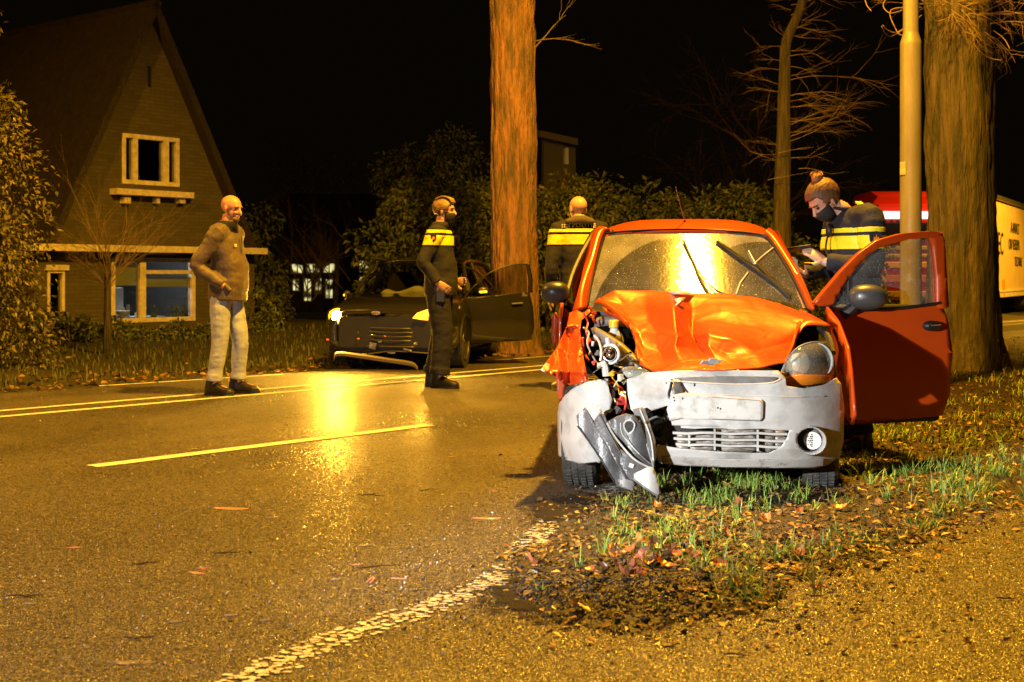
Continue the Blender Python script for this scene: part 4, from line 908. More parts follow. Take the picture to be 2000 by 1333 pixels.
bm = bmesh.new(); loft(bm, [cabring(.25, hw-.1, zz(399), zz(383)), cabring(.7, hw-.02, zz(399), zz(371)), cabring(2.1, hw-.02, zz(399), zz(371))]); mk('roof_fairing', cab(bm), M['truckred'], TK, sharp=40)
bm = bmesh.new(); box(bm, (0, -.02, (zz(470)+zz(436))/2), (2*hw-.25, .05, zz(436)-zz(470))); mk('windscreen', cab(bm), M['black'], TK, smooth=False)
bm = bmesh.new(); p, q = cq(1706, 414), cq(1864, 428); box(bm, (0, -.14, (p.z+q.z)/2), (q.x-p.x, .16, p.z-q.z)); mk('sign_light', cab(bm), mat('lit_white_sign', (.8, .8, .8), .4, emit=(.98, .92, 1.0), estr=1.3), TK, smooth=False)
bm = bmesh.new(); box(bm, (cq(1700, 420).x+.02, -.05, zz(420)), (.16, .12, .2)); mk('corner_lamp', cab(bm), mat('lit_corner_lamp', (.9, .9, .8), .4, emit=(1, .93, .75), estr=1.1), TK, bevel=.04)
for (py, hpx, col, nm) in [(518, 12, (.85, .5, .03), 'amber_panel'), (485, 8, (.5, .5, .4), 'grille_bar'), (500, 7, (.5, .5, .4), 'grille_bar'), (545, 14, (.62, .2, .04), 'bumper_panel'), (575, 12, (.5, .34, .1), 'bumper_panel')]:
    bm = bmesh.new(); box(bm, (0, -.04, zz(py)), (2*hw-.2, .07, hpx*34.5/F)); mk(nm, cab(bm), mat(nm+str(py), col, .45), TK, bevel=.02)
for k in range(7):
    bm = bmesh.new(); x = cq(1716+k*12, 434).x; box(bm, (x, -.055, zz(434)), (.07, .02, .11)); mk('lettering', cab(bm), M['ink'], TK, smooth=False)
for sx in (-1, 1):
    bm = bmesh.new(); tube(bm, [(sx*(hw-.35), .3, .5), (sx*(hw-.02), .3, .5)], .5, 24); mk('wheel', cab(bm), M['rubber'], TK)
# pavement edge beside the truck
kb = [W(1900, 625, 34), W(2150, 625, 40)]
bm = bmesh.new(); a, b = Vector((8.0, 24.5, 0)), Vector((22, 43, 0)); s = Vector((-.8, .6, 0)); loft(bm, [[a, a+s*.15, a+s*.15+Vector((0, 0, .12)), a+Vector((0, 0, .12))], [b, b+s*.15, b+s*.15+Vector((0, 0, .12)), b+Vector((0, 0, .12))]]); mk('kerb', bm, mat('kerb_concrete', (.3, .29, .26), .7), kind='structure', smooth=False)
# thin dry weed on the verge at the right edge
bm = bmesh.new(); p = W(1972, 700, 15.5); p.z = .05
WD = thing('weed', 'thin dry weed with small dark leaves right of the thick tree', 'plant', p)
for _ in range(7): branch(bm, Vector((random.gauss(0, .04), random.gauss(0, .04), 0)), Vector((random.gauss(0, .25), random.gauss(0, .2), 1)), .32, .004, 1, 3)
mk('stalk', bm, M['wood_twig'], WD)
bm = bmesh.new()
for _ in range(60): leaf_quad(bm, (random.gauss(0, .1), random.gauss(0, .08), random.uniform(.08, .36)), .035, .02, Euler((random.random()*3, random.random()*3, random.random()*3)).to_matrix())
mk('foliage', bm, M['foliage'], WD, smooth=False)
# ================================================================ RED CRASHED CAR
CO = Vector((.98, 7.10, 0)); CRZ = R(-4.6); CF = Frame(CO, CRZ)
car = thing('car', 'small orange hatchback with crushed front corner and bonnet, door open, on the verge', 'car', CO, CRZ)
def xw(z): return .745-max(0, z-.8)**2*.52-max(0, .38-z)*.12
def yb(x, z):
    return -.63+.36*abs(x/.74)**3.4+max(0, z-.50)*.45+max(0, .27-z)*.55
def at(px, py, y): return CF.at(px, py, y)
def bsurf(off=0.0, dent=0.0):
    def f(px, py):
        p = CF.surf(px, py, lambda x, z: yb(x, z)+off)
        return p+Vector((0, .006*noise.noise(p*4), 0))
    return f
# ---- bumper (torn open on the left)
bo = [(1224, 741), (1262, 728), (1330, 724), (1440, 724), (1520, 724), (1534, 738), (1536, 754), (1570, 759), (1610, 752), (1634, 738), (1643, 750), (1649, 800), (1648, 860), (1640, 893), (1618, 908), (1592, 915), (1500, 915), (1400, 913), (1330, 910), (1292, 906), (1280, 888), (1284, 869),
      (1330, 877), (1400, 883), (1470, 886), (1502, 886), (1524, 876), (1538, 855), (1543, 840), (1500, 838), (1400, 835), (1313, 831), (1308, 815), (1305, 792), (1290, 797), (1262, 806), (1244, 812), (1232, 800), (1226, 770)]
fog_h = [(1584+27*math.cos(t), 861+25*math.sin(t)) for t in [i*6.283/28 for i in range(28)]]
bm = sheet(bo, bsurf(), holes=[fog_h], step=9); mk('bumper', bm, M['bumper'], car, thick=.006, off=1, sharp=60)
bo2 = [(1104, 772), (1122, 757), (1148, 746), (1172, 742), (1186, 746), (1190, 765), (1196, 782), (1191, 800), (1182, 815), (1170, 800), (1160, 820), (1168, 850), (1176, 880), (1172, 905), (1165, 902), (1150, 904), (1130, 906), (1105, 898), (1091, 890), (1090, 850), (1088, 815), (1092, 790)]
def b2(px, py):
    p = CF.surf(px, py, lambda x, z: yb(x, z)+.07+.05*math.sin(x*14)+.05*(z-.4)); return p+Vector((0, .02*noise.noise(p*7), 0))
bm = sheet(bo2, b2, step=8); mk('bumper_corner', bm, M['bumper'], car, thick=.005, label='bent grey corner of the bumper, torn from the middle')
# soil smears on the lower lip
lip = [(1292, 892), (1330, 893), (1420, 897), (1500, 898), (1560, 899), (1615, 897), (1612, 909), (1590, 914), (1500, 914), (1400, 912), (1330, 909), (1294, 905)]
bm = sheet(lip, bsurf(-.006), step=9); mk('bumper_lip', bm, M['bumper_dirty'], car, thick=.004)
# darker strip laid on as the shade of the groove under the bonnet edge
gr = cr([(1318, 742), (1335, 738), (1420, 736), (1500, 737), (1517, 741), (1508, 747), (1480, 750), (1400, 750), (1335, 748)], 3, True) if False else None
bm = sheet([(1316, 741), (1340, 737), (1420, 735), (1495, 736), (1519, 738), (1510, 746), (1480, 750), (1400, 750), (1335, 748)], bsurf(-.004), step=8, smooth_out=3); mk('bumper_recess_shade', bm, M['greyplastic'], car, thick=.004)
def edge_tube(name, pts, r, mt, off=-.006, par=None, surf=None, n=6, dense=4):
    f = surf or bsurf(off); bm = bmesh.new(); tube(bm, cr([f(*p) for p in pts], dense), r, n); return mk(name, bm, M[mt], par or car)
edge_tube('bumper_crease', [(1300, 750), (1312, 745), (1420, 751), (1500, 749), (1524, 741)], .004, 'bumper')
edge_tube('bumper_crease', [(1313, 768), (1400, 771), (1500, 774), (1560, 776), (1610, 774)], .0035, 'bumper')
edge_tube('bumper_tear', [(1312, 742), (1310, 755), (1306, 772), (1312, 785)], .006, 'black', -.003)
edge_tube('bumper_tear', [(1330, 742), (1334, 755), (1345, 770)], .004, 'black', -.003)
edge_tube('bumper_tear', [(1359, 742), (1357, 748), (1356, 755)], .003, 'black', -.003)
# broken bracket strip
bm = sheet([(1316, 742), (1328, 744), (1338, 772), (1318, 776), (1312, 760)], bsurf(-.012), step=6); mk('bracket', bm, M['steel'], car, thick=.004)
# registration plate holder with lattice
bm = sheet([(1310, 773), (1338, 768), (1400, 775), (1486, 781), (1491, 786), (1490, 817), (1486, 822), (1400, 820), (1330, 818), (1308, 822), (1302, 800)], bsurf(-.012), step=8)
ph = mk('plate_holder', bm, M['plate'], car, thick=.008)
bm = bmesh.new()
for i in range(14):
    for s in (-1, 1):
        x0 = 1330+i*8.5; pts = [bsurf(-.0135)(x0+s*(-11), 780), bsurf(-.0135)(x0+s*11, 816)]; tube(bm, pts, .0016, 4)
mk('lattice', bm, M['greyplastic'], ph, kind='stuff')
for (x, y) in [(1402, 797), (1407, 799), (1316, 777), (1317, 783), (1333, 779)]:
    bm = bmesh.new(); ell(bm, bsurf(-.018)(x, y), (.004, .003, .005), sub=1); mk('hole', bm, M['black'], ph)
bm = bmesh.new(); f_ = bsurf(-.018); tube(bm, [f_(x, y) for x, y in [(1392, 776), (1484, 783), (1490, 789), (1489, 816), (1484, 822), (1392, 819)]], .0025, 5); mk('plate_rim', bm, M['greyplastic'], ph)
# grille: cavity, radiator and slats
def gy(px, py, off): return CF.surf(px, py, lambda x, z: yb(x, z)+off)
bm = sheet([(1296, 826), (1548, 834), (1545, 860), (1526, 884), (1500, 892), (1400, 890), (1290, 876)], lambda a, b: gy(a, b, .16), step=14); mk('grille_cavity', bm, M['black'], car, thick=.01)
for r_, (ya, yb2, xe) in enumerate([(837, 845, 1536), (849, 858, 1538), (861, 870, 1530), (873, 881, 1512)]):
    for c_, (xa, xb) in enumerate([(1322, 1344), (1348, 1395), (1400, 1476), (1482, 1512), (1514, xe)]):
        if xb-xa < 8 or (r_ == 3 and c_ == 4) or (r_ == 0 and c_ < 2): continue
        d = (xa-1400)*.03; bm = sheet([(xa, ya+d), (xb, ya+d+(xb-xa)*.03), (xb, yb2+d+(xb-xa)*.03), (xa, yb2+d)], lambda a, b: gy(a, b, .07), step=12); mk('radiator_panel', bm, M['radiator'], car, thick=.01)
for (y0, y1, xa, xb) in [(846, 848, 1314, 1538), (857, 862, 1316, 1536), (868, 874, 1320, 1528), (834, 838, 1330, 1542)]:
    pts = [gy(xa+(xb-xa)*i/8, y0+(y1-y0)*i/8+1.2*math.sin(i*1.9), .008) for i in range(9)]; bm = bmesh.new(); rings = [[p+Vector((0, -.004, -.005)), p+Vector((0, .03, -.005)), p+Vector((0, .03, .005)), p+Vector((0, -.004, .006))] for p in pts]; loft(bm, rings); mk('grille_slat', bm, M['bumper'], car, sharp=30)
for (x, y0, y1) in [(1396, 838, 880), (1480, 840, 882), (1346, 850, 873)]:
    bm = bmesh.new(); p, q = gy(x, y0, .012), gy(x, y1, .012); rings = [[c+Vector((-.004, 0, 0)), c+Vector((.004, 0, 0)), c+Vector((.004, .03, 0)), c+Vector((-.004, .03, 0))] for c in (p, q)]; loft(bm, rings); mk('grille_upright', bm, M['bumper'], car, sharp=30)
# fog lamp blank
fc = gy(1584, 861, 0); fm = Matrix.Rotation(R(-18), 3, 'Z')
def disc(name, px, py, r, off, mt, par=car, rx=1.0, depth=.02, lab=None):
    c = gy(px, py, off); bm = bmesh.new(); rr = r*(c.y+7.1)/F
    loft(bm, [ring(c+Vector((0, depth, 0)), fm @ Vector((rr*rx, 0, 0)), (0, 0, rr), 28), ring(c, fm @ Vector((rr*rx, 0, 0)), (0, 0, rr), 28)]); return mk(name, bm, M[mt], par, sharp=40, label=lab)
def torus_pts(c, r, n=32): return [Vector(c)+fm @ Vector((r*math.cos(t), 0, 0))+Vector((0, 0, r*math.sin(t))) for t in [6.2832*i/n for i in range(n+1)]]
bm = bmesh.new(); loft(bm, [ring(fc+Vector((0, .07, 0)), fm @ Vector((.058, 0, 0)), (0, 0, .056), 28), ring(fc+Vector((0, -.002, 0)), fm @ Vector((.068, 0, 0)), (0, 0, .064), 28), ring(fc+Vector((0, -.010, 0)), fm @ Vector((.071, 0, 0)), (0, 0, .067), 28), ring(fc+Vector((0, .0, 0)), fm @ Vector((.075, 0, 0)), (0, 0, .071), 28)], cap=False)
fg = mk('fog_lamp_blank', bm, M['bumper'], car, thick=.003); bm = bmesh.new(); loft(bm, [ring(fc+Vector((0, .075, 0)), fm @ Vector((.064, 0, 0)), (0, 0, .062), 28), ring(fc+Vector((0, .06, 0)), fm @ Vector((.064, 0, 0)), (0, 0, .062), 28)]); mk('cavity', bm, M['black'], fg)
fd = disc('mesh_disc', 1587, 861, 17, .03, 'white_plastic', fg)
for i in range(-3, 4):
    for j in range(-3, 4):
        if i*i+j*j*.8 > 9: continue
        bm = bmesh.new(); ell(bm, gy(1587+i*4.3+(j % 2)*2.1, 861+j*4.0, .028), (.0036, .003, .0036), sub=1); mk('perforation', bm, M['black'], fg)
# ---- bonnet, buckled
rows = [
 [(1170, 582, .40), (1200, 567, .42), (1258, 568, .44), (1312, 571, .45), (1345, 573, .45), (1420, 574, .44), (1480, 582, .43), (1545, 601, .36), (1620, 634, .10)],
 [(1176, 590, .30), (1214, 594, .33), (1262, 601, .24), (1316, 600, .04), (1350, 602, .30), (1412, 598, .26), (1476, 605, .24), (1532, 613, .20), (1588, 627, .10)],
 [(1200, 606, .16), (1229, 621, .12), (1270, 634, .04), (1321, 648, -.17), (1350, 626, .17), (1400, 628, .10), (1468, 640, .02), (1522, 640, .04), (1562, 644, .04)],
 [(1228, 634, .02), (1246, 642, -.02), (1284, 652, -.10), (1324, 657, -.24), (1352, 658, .04), (1382, 650, -.22), (1430, 664, -.27), (1478, 686, -.28), (1552, 664, -.02)],
 [(1240, 660, -.16), (1256, 676, -.16), (1290, 690, -.22), (1318, 676, -.30), (1372, 684, -.12), (1382, 674, -.30), (1418, 692, -.32), (1474, 692, -.36), (1549, 682, -.12)],
 [(1246, 690, -.30), (1262, 704, -.34), (1296, 710, -.42), (1330, 706, -.44), (1372, 700, -.40), (1400, 704, -.42), (1440, 706, -.44), (1484, 706, -.44), (1542, 696, -.24)],
 [(1250, 712, -.40), (1272, 722, -.50), (1302, 724, -.54), (1340, 723, -.56), (1376, 722, -.57), (1412, 722, -.57), (1448, 720, -.55), (1494, 716, -.50), (1530, 708, -.38)]]
bm = bmesh.new(); g = [[bm.verts.new(at(*p)) for p in r] for r in rows]
for i in range(len(rows)-1):
    for j in range(8): bm.faces.new((g[i][j], g[i][j+1], g[i+1][j+1], g[i+1][j]))
cl_ = bm.edges.layers.float.new('crease_edge')
def crease(path, v):
    for (a, b), (c, d) in zip(path, path[1:]):
        e = bm.edges.get((g[a][b], g[c][d]))
        if e: e[cl_] = v
crease([(0, 1), (1, 1), (2, 1), (3, 1), (4, 1), (5, 1)], .95); crease([(2, 1), (2, 2), (2, 3)], 1.0); crease([(3, 2), (3, 3), (3, 4)], .95); crease([(0, 3), (1, 3), (2, 3), (3, 3), (4, 3)], .95)
crease([(3, 5), (3, 6), (3, 7)], .95); crease([(3, 5), (4, 5), (5, 5)], .85); crease([(2, 4), (3, 4), (4, 4)], .85); crease([(3, 7), (4, 7), (5, 7)], .9); crease([(0, 8), (1, 8), (2, 8), (3, 8), (4, 8), (5, 8), (6, 8)], .5); crease([(0, j) for j in range(9)], .7); crease([(6, j) for j in range(9)], .8)
crease([(1, 7), (2, 7), (3, 7)], .8)
bmesh.ops.recalc_face_normals(bm, faces=bm.faces)
for e in bm.edges:
    if e[cl_] == 0 and not e.is_boundary: e[cl_] = .5
hood = mk('bonnet', bm, M['scuffed'], car, sharp=0, label='buckled orange bonnet folded up along several creases')
ss = hood.modifiers.new('s', 'SUBSURF'); ss.levels = ss.render_levels = 4; bake(hood)
me = hood.data; nn = [v.normal.copy() for v in me.vertices]
for v, n_ in zip(me.vertices, nn):
    c = v.co; q1 = max(0, 1-abs(noise.noise(c*3.6+Vector((3, 1, 7))))*9); q2 = max(0, 1-abs(noise.noise(c*8+Vector((1, 8, 2))))*8); v.co = c+n_*(.005*noise.noise(c*6)+.0028*q1*q1-.0014*q2+.0012*noise.noise(c*17))
hood.modifiers.new('t', 'SOLIDIFY').thickness = .006
# underside folded lip on the right and left of the bonnet
def strip3(name, A, B, mt, par=car, thick=.004, n=4, lab=None):
    a = cr(A, n); b = cr(B, n); bm = bmesh.new(); va = [bm.verts.new(p) for p in a]; vb_ = [bm.verts.new(p) for p in b]; vm = [bm.verts.new((p+q)/2+Vector((0, -.01, .004))) for p, q in zip(a, b)]
    for i in range(len(a)-1): bm.faces.new((va[i], va[i+1], vm[i+1], vm[i])); bm.faces.new((vm[i], vm[i+1], vb_[i+1], vb_[i]))
    bmesh.ops.recalc_face_normals(bm, faces=bm.faces); return mk(name, bm, M[mt], par, thick=thick, sharp=50, label=lab)
strip3('bonnet_edge', [at(1562, 604, .30), at(1590, 618, .18), at(1621, 635, .04)], [at(1560, 655, -.02), at(1575, 636, .02), at(1620, 637, .04)], 'orange')
strip3('bonnet_edge', [at(1562, 604, .30), at(1555, 640, .04), at(1546, 672, -.10), at(1530, 709, -.38)], [at(1572, 634, .10), at(1560, 650, -.02), at(1550, 682, -.12), at(1534, 711, -.37)], 'orange')
strip3('bonnet_edge', [at(1172, 582, .40), at(1182, 590, .3), at(1206, 607, .12), at(1230, 632, -.02)], [at(1160, 594, .36), at(1174, 594, .28), at(1200, 614, .10), at(1226, 640, -.02)], 'orange')
strip3('bonnet_edge', [at(1228, 634, -.02), at(1240, 655, -.16), at(1246, 690, -.30), at(1250, 712, -.40)], [at(1222, 628, -.0), at(1243, 668, -.14), at(1240, 695, -.28), at(1262, 722, -.42)], 'orange')
strip3('torn_panel', [at(1304, 571, .42), at(1318, 568, .40), at(1350, 572, .44)], [at(1313, 577, .40), at(1330, 574, .30), at(1357, 579, .42)], 'white_plastic', lab='pale torn liner poking over the bonnet fold')
strip3('torn_panel', [at(1317, 585, .16), at(1322, 592, .12), at(1312, 601, .12)], [at(1338, 582, .2), at(1334, 590, .16), at(1318, 603, .10)], 'white_plastic', lab='pale torn liner poking over the bonnet fold')
# emblem: bow tie cross
bt5 = [(1366, 712), (1372, 704), (1384, 704), (1385, 700), (1401, 700), (1401, 703), (1412, 703), (1406, 710), (1395, 710), (1394, 714), (1381, 714), (1380, 712)]
bm = sheet(bt5, lambda a, b: at(a, b, -.585-.0*(a-1390)), step=5); mk('emblem', bm, M['steel'], car, thick=.009, bevel=.002)
# ---- windscreen and surround
def ws(off=0.0):
    fn = lambda x, z: .45+(z-.93)*1.333+.13*(x/.6)**2+off
    return lambda a, b: CF.surf(a, b, fn)
wo = [(1181, 466), (1190, 458), (1250, 453), (1340, 451), (1430, 455), (1486, 462), (1503, 474), (1530, 515), (1556, 562), (1574, 602), (1500, 606), (1340, 606), (1150, 600), (1156, 560), (1168, 512)]
c1 = at(1335, 640, .6); c2 = at(1500, 640, .6)
M['screen'] = glass('wet_windscreen', (.72, .75, .66), .09, .27, .02, wiped=[(c1.x, c1.z, .53), (c2.x, c2.z, .50)])
bm = sheet(wo, ws(), step=12); mk('windscreen', bm, M['screen'], car, sharp=0)
# rubber/black band round the glass and orange pillars
def band(name, inner, outer, mt, offs=(0, 0), thick=.012, lab=None, n=5):
    A = [ws(offs[0])(*p) if len(p) == 2 else at(*p) for p in inner]; B = [ws(offs[1])(*p) if len(p) == 2 else at(*p) for p in outer]
    return strip3(name, A, B, mt, thick=thick, n=n, lab=lab)
band('screen_seal', [(1150, 600), (1156, 560), (1168, 512), (1181, 466), (1190, 458), (1250, 453), (1340, 451), (1430, 455), (1486, 462), (1503, 474), (1530, 515), (1556, 562), (1576, 604)], [(1144, 600), (1151, 558), (1163, 510), (1177, 461), (1188, 454.5), (1250, 449.5), (1340, 447.5), (1430, 451.5), (1489, 458.5), (1507, 471), (1535, 513), (1561, 560), (1582, 604)], 'black', (-.004, -.004), .006)
strip3('windscreen_pillar', [ws(-.01)(1145, 604), ws(-.01)(1151, 558), ws(-.01)(1163, 510), ws(-.01)(1177, 461), ws(-.01)(1192, 452)], [at(1118, 615, .52), at(1131, 560, .66), at(1146, 508, .92), at(1160, 458, 1.12), at(1172, 446, 1.18)], 'orange', thick=.03, n=6)
strip3('windscreen_pillar', [ws(-.01)(1581, 604), ws(-.01)(1561, 560), ws(-.01)(1535, 512), ws(-.01)(1507, 470), ws(-.01)(1492, 457)], [at(1590, 606, .55), at(1570, 558, .72), at(1546, 511, .95), at(1517, 463, 1.15), at(1500, 449, 1.2)], 'orange', thick=.03, n=6)
# roof
def roofz(x, y): 
    t = max(0, min(1, (y-1.02)/.42)); return 1.372+.088*math.sin(t*math.pi/2)-.05*max(0, (y-1.9)/.8)**1.6-.10*(x/.57)**4
bm = bmesh.new(); g = []
for i in range(31):
    y = 1.02+(2.62-1.02)*i/30; row = []
    for j in range(29):
        x = -.555+1.11*j/28; yy = y+(.13*(x/.6)**2)*(1-i/30); row.append(bm.verts.new((x, yy, roofz(x, y)+.000)))
    g.append(row)
for i in range(30):
    for j in range(28): bm.faces.new((g[i][j], g[i][j+1], g[i+1][j+1], g[i+1][j]))
mk('roof', bm, M['orange'], car, thick=.02, off=-1, sharp=0)
bm = bmesh.new()
for s in (-1, 1):
    pass
tube(bm, cr([(s_, y_, z_) for s_, y_, z_ in [(-.45, 1.12, roofz(-.45, 1.1)+.006), (-.47, 1.7, roofz(-.47, 1.7)+.006), (-.47, 2.5, roofz(-.47, 2.5)+.006)]], 4), .008, 5); mk('roof_channel', bm, M['black'], car)
ab = at(1337, 442, 1.25); at_ = at(1320, 367, 1.02)
bm = bmesh.new(); loft(bm, [ring(ab+Vector((0, 0, -.02)), (.017, 0, 0), (0, .03, 0), 12), ring(ab+Vector((0, -.01, .02)), (.013, 0, 0), (0, .018, 0), 12), ring(ab+Vector((0, -.015, .035)), (.006, 0, 0), (0, .007, 0), 12)]); an = mk('aerial', bm, M['black'], car)
bm = bmesh.new(); tube(bm, [ab+Vector((0, -.015, .03)), (ab+at_)/2+Vector((.003, 0, 0)), at_], [.0035, .0028, .002], 6); ell(bm, at_, (.004, .004, .006), sub=1); mk('rod', bm, M['greyplastic'], an)
# ---- sides: body panels in the (y,z) plane
def side(s, off=0.0): return lambda y, z: Vector((s*(xw(z)+off), y, z))
arcR = [(2.34+.33*math.cos(t), .30+.33*math.sin(t)) for t in [math.pi*i/12 for i in range(13)]]
for s in (-1, 1):
    o_ = [(1.62, .2), (1.99, .2)]+[(2.34-.33*math.cos(math.pi*i/12), .24+.33*math.sin(math.pi*i/12)) for i in range(13)]+[(2.85, .24), (2.88, .6), (2.80, .95), (1.62, .95)]
    bm = sheet(o_, side(s), step=.12); mk('rear_quarter', bm, M['orange'], car, thick=.02)
    # window band behind the door
    bm = sheet([(1.66, .96), (2.45, .98), (2.30, 1.30), (1.66, 1.36)], side(s, -.01), step=.12); mk('rear_side_window', bm, M['pane'], car)
    bm = bmesh.new(); P = [Vector((s*xw(z)*.995, y, z)) for y, z in [(2.78, .95), (2.62, 1.2), (2.48, 1.39)]]; tube(bm, cr(P, 4), .05, 8); mk('rear_pillar', bm, M['orange'], car)
    bm = bmesh.new(); P = [Vector((s*xw(z)*.985, 1.60, z)) for z in (.3, .95, 1.15, 1.38)]; tube(bm, cr(P, 4), .035, 8); mk('centre_pillar', bm, M['orange'], car)
    bm = bmesh.new(); P = [Vector((s*.72, y, .21)) for y in (.42, 1.0, 1.6, 2.0)]; tube(bm, P, .05, 8); mk('sill', bm, M['orange'], car)
    bm = bmesh.new(); P = [Vector((s*.545, y, roofz(0, y)-.10)) for y in (1.32, 1.6, 2.0, 2.5)]; tube(bm, cr(P, 4), .022, 8); mk('roof_rail', bm, M['orange'], car)
    bm = bmesh.new(); tube(bm, [(s*.6, 2.34, .28), (s*.74, 2.34, .28)], .28, 28); w_ = mk('rear_wheel', bm, M['rubber'], car, sharp=30); bm = bmesh.new(); tube(bm, [(s*.7, 2.34, .28), (s*.745, 2.34, .28)], .17, 20); mk('rim', bm, M['steel'], w_, sharp=30)
# left (near-side) front door, closed
bm = sheet([(.50, .22), (1.58, .22), (1.58, .95), (.46, .95), (.44, .6)], side(-1, .004), step=.12); dl_ = mk('front_door', bm, M['orange'], car, thick=.02)
bm = sheet([(.62, .965), (1.55, .965), (1.55, 1.355), (1.22, 1.35), (.88, 1.19)], side(-1, -.012), step=.12); mk('door_window', bm, M['pane'], dl_)
bm = bmesh.new(); P = [Vector((-xw(z)*.995, y, z)) for y, z in [(.50, .93), (.80, 1.14), (1.15, 1.35), (1.56, 1.39)]]; tube(bm, cr(P, 5), .018, 8); mk('window_frame', bm, M['black'], dl_)
# tailgate
bm = sheet([(-.7, .3), (.7, .3), (.66, .95), (-.66, .95)], lambda x, z: Vector((x, 2.88-.06*(x/.7)**2-max(0, z-.6)*.25, z)), step=.15); mk('tailgate', bm, M['orange'], car, thick=.02)
bm = sheet([(-.6, .97), (.6, .97), (.5, 1.36), (-.5, 1.36)], lambda x, z: Vector((x, 2.78-(z-.97)*.6-.05*(x/.6)**2, z)), step=.2); mk('rear_window', bm, M['pane'], car)
bm = bmesh.new(); tube(bm, cr([(-.72, 2.6, .3), (-.68, 2.9, .33), (0, 2.97, .33), (.68, 2.9, .33), (.72, 2.6, .3)], 5), .09, 8); mk('rear_bumper', bm, M['greyplastic'], car)
bm = bmesh.new(); box(bm, (0, 1.6, .24), (1.36, 2.3, .05)); box(bm, (0, .42, .55), (1.36, .03, .66)); mk('floor', bm, M['pit'], car, smooth=False)
# interior
def seat(x, y):
    bm = bmesh.new(); loft(bm, [ring((x, y, .36), (.23, 0, 0), (0, .24, 0), 16, .6), ring((x, y, .50), (.24, 0, 0), (0, .25, 0), 16, .6)]); loft(bm, [ring((x, y+.22, .48), (.23, 0, 0), (0, .06, .0), 16, .7), ring((x, y+.30, .85), (.22, 0, 0), (0, .055, 0), 16, .7), ring((x, y+.34, 1.02), (.17, 0, 0), (0, .045, 0), 16, .7)]); loft(bm, [ring((x, y+.35, 1.04), (.12, 0, 0), (0, .04, 0), 12, .7), ring((x, y+.36, 1.20), (.11, 0, 0), (0, .035, 0), 12, .7)])
    return mk('seat', bm, M['seat'], car, sharp=50)
seat(-.34, 1.25); seat(.34, 1.25)
bm = bmesh.new(); loft(bm, [ring((0, 2.05, .36), (.62, 0, 0), (0, .22, 0), 20, .5), ring((0, 2.05, .5), (.63, 0, 0), (0, .23, 0), 20, .5)]); loft(bm, [ring((0, 2.3, .48), (.6, 0, 0), (0, .06, 0), 20, .6), ring((0, 2.42, .98), (.55, 0, 0), (0, .05, 0), 20, .6)]); mk('rear_seat', bm, M['seat'], car, sharp=50)
bm = bmesh.new(); loft(bm, [[Vector((x, .46+.1*(x/.66)**2, .70)), Vector((x, .46+.1*(x/.66)**2, .90)), Vector((x, .72, .955)), Vector((x, .86, .92)), Vector((x, .88, .70))] for x in [-.66+1.32*i/16 for i in range(17)]]); mk('dashboard', bm, M['black'], car, sharp=40)
sw = Vector((.34, .93, .93)); bm = bmesh.new(); q = Euler((R(62), 0, 0)).to_matrix(); tube(bm, [sw+q @ Vector((.18*math.cos(t), .18*math.sin(t), 0)) for t in [6.2832*i/28 for i in range(29)]], .013, 8, False)
for a_ in (200, 340, 270): tube(bm, [sw, sw+q @ Vector((.18*math.cos(R(a_)), .18*math.sin(R(a_)), 0))], .014, 6)
ell(bm, sw, (.05, .03, .05)); mk('steering_wheel', bm, M['black'], car)
bm = bmesh.new(); loft(bm, [ring((0, 1.10, 1.27), (.11, 0, 0), (0, .015, 0), 16, .7), ring((0, 1.10, 1.33), (.11, 0, 0), (0, .015, 0), 16, .7)]); mk('rear_view_mirror', bm, M['black'], car)
# crumpled headlining / bent wipers on the glass
def wiper(pts, r=.007, off=-.02): 
    bm = bmesh.new(); tube(bm, cr([ws(off)(*p) for p in pts], 4), r, 6); return mk('wiper', bm, M['black'], car)
wiper([(1336, 471), (1344, 490), (1356, 515), (1368, 545), (1386, 575)], .0085); wiper([(1400, 472), (1430, 495), (1465, 520), (1500, 545), (1545, 578)], .0085)
wiper([(1410, 476), (1436, 494), (1463, 513), (1490, 528)], .004); wiper([(1364, 528), (1382, 552), (1400, 568), (1424, 577)], .006); wiper([(1478, 514), (1492, 530), (1520, 560), (1542, 582)], .006)
bm = bmesh.new(); 
for pts in [[(1510, 484), (1490, 500), (1472, 516)], [(1462, 490), (1470, 505), (1476, 516)], [(1461, 532), (1446, 552), (1438, 574)]]: tube(bm, [ws(-.012)(*p) for p in pts], .004, 5)
mk('wiper_linkage', bm, M['frame'], car)
# ---- door mirrors
def mirror(px, py, y, rx, rz_, s):
    c = at(px, py, y); bm = bmesh.new(); k = (c.y+7.1)/F
    loft(bm, [ring(c+Vector((0, dy, dz)), Vector((rx*k*f, 0, 0)), Vector((0, 0, rz_*k*f)), 24, .85) for dy, f, dz in [(-.075, .05, .004), (-.07, .45, .004), (-.05, .8, .002), (-.02, .98, 0), (.02, 1.0, 0), (.05, .93, 0)]]); m_ = mk('door_mirror', bm, M['mirror'], car, sharp=50)
    bm = bmesh.new(); loft(bm, [ring(c+Vector((0, .052, 0)), Vector((rx*k*.85, 0, 0)), Vector((0, 0, rz_*k*.82)), 24, .85), ring(c+Vector((0, .056, 0)), Vector((rx*k*.85, 0, 0)), Vector((0, 0, rz_*k*.82)), 24, .85)]); mk('mirror_glass', bm, M['chrome'], m_)
    bm = bmesh.new(); e = c+Vector((-s*rx*k*.7, .02, -rz_*k*.8)); tube(bm, [c+Vector((-s*rx*k*.5, 0, -rz_*k*.4)), e, e+Vector((-s*.05, .03, -.04))], [.03, .03, .035], 8); mk('mirror_foot', bm, M['black'], m_); return m_
M['mirror'] = mat('mirror_shell', (.045, .045, .045), .38, coat=.1)
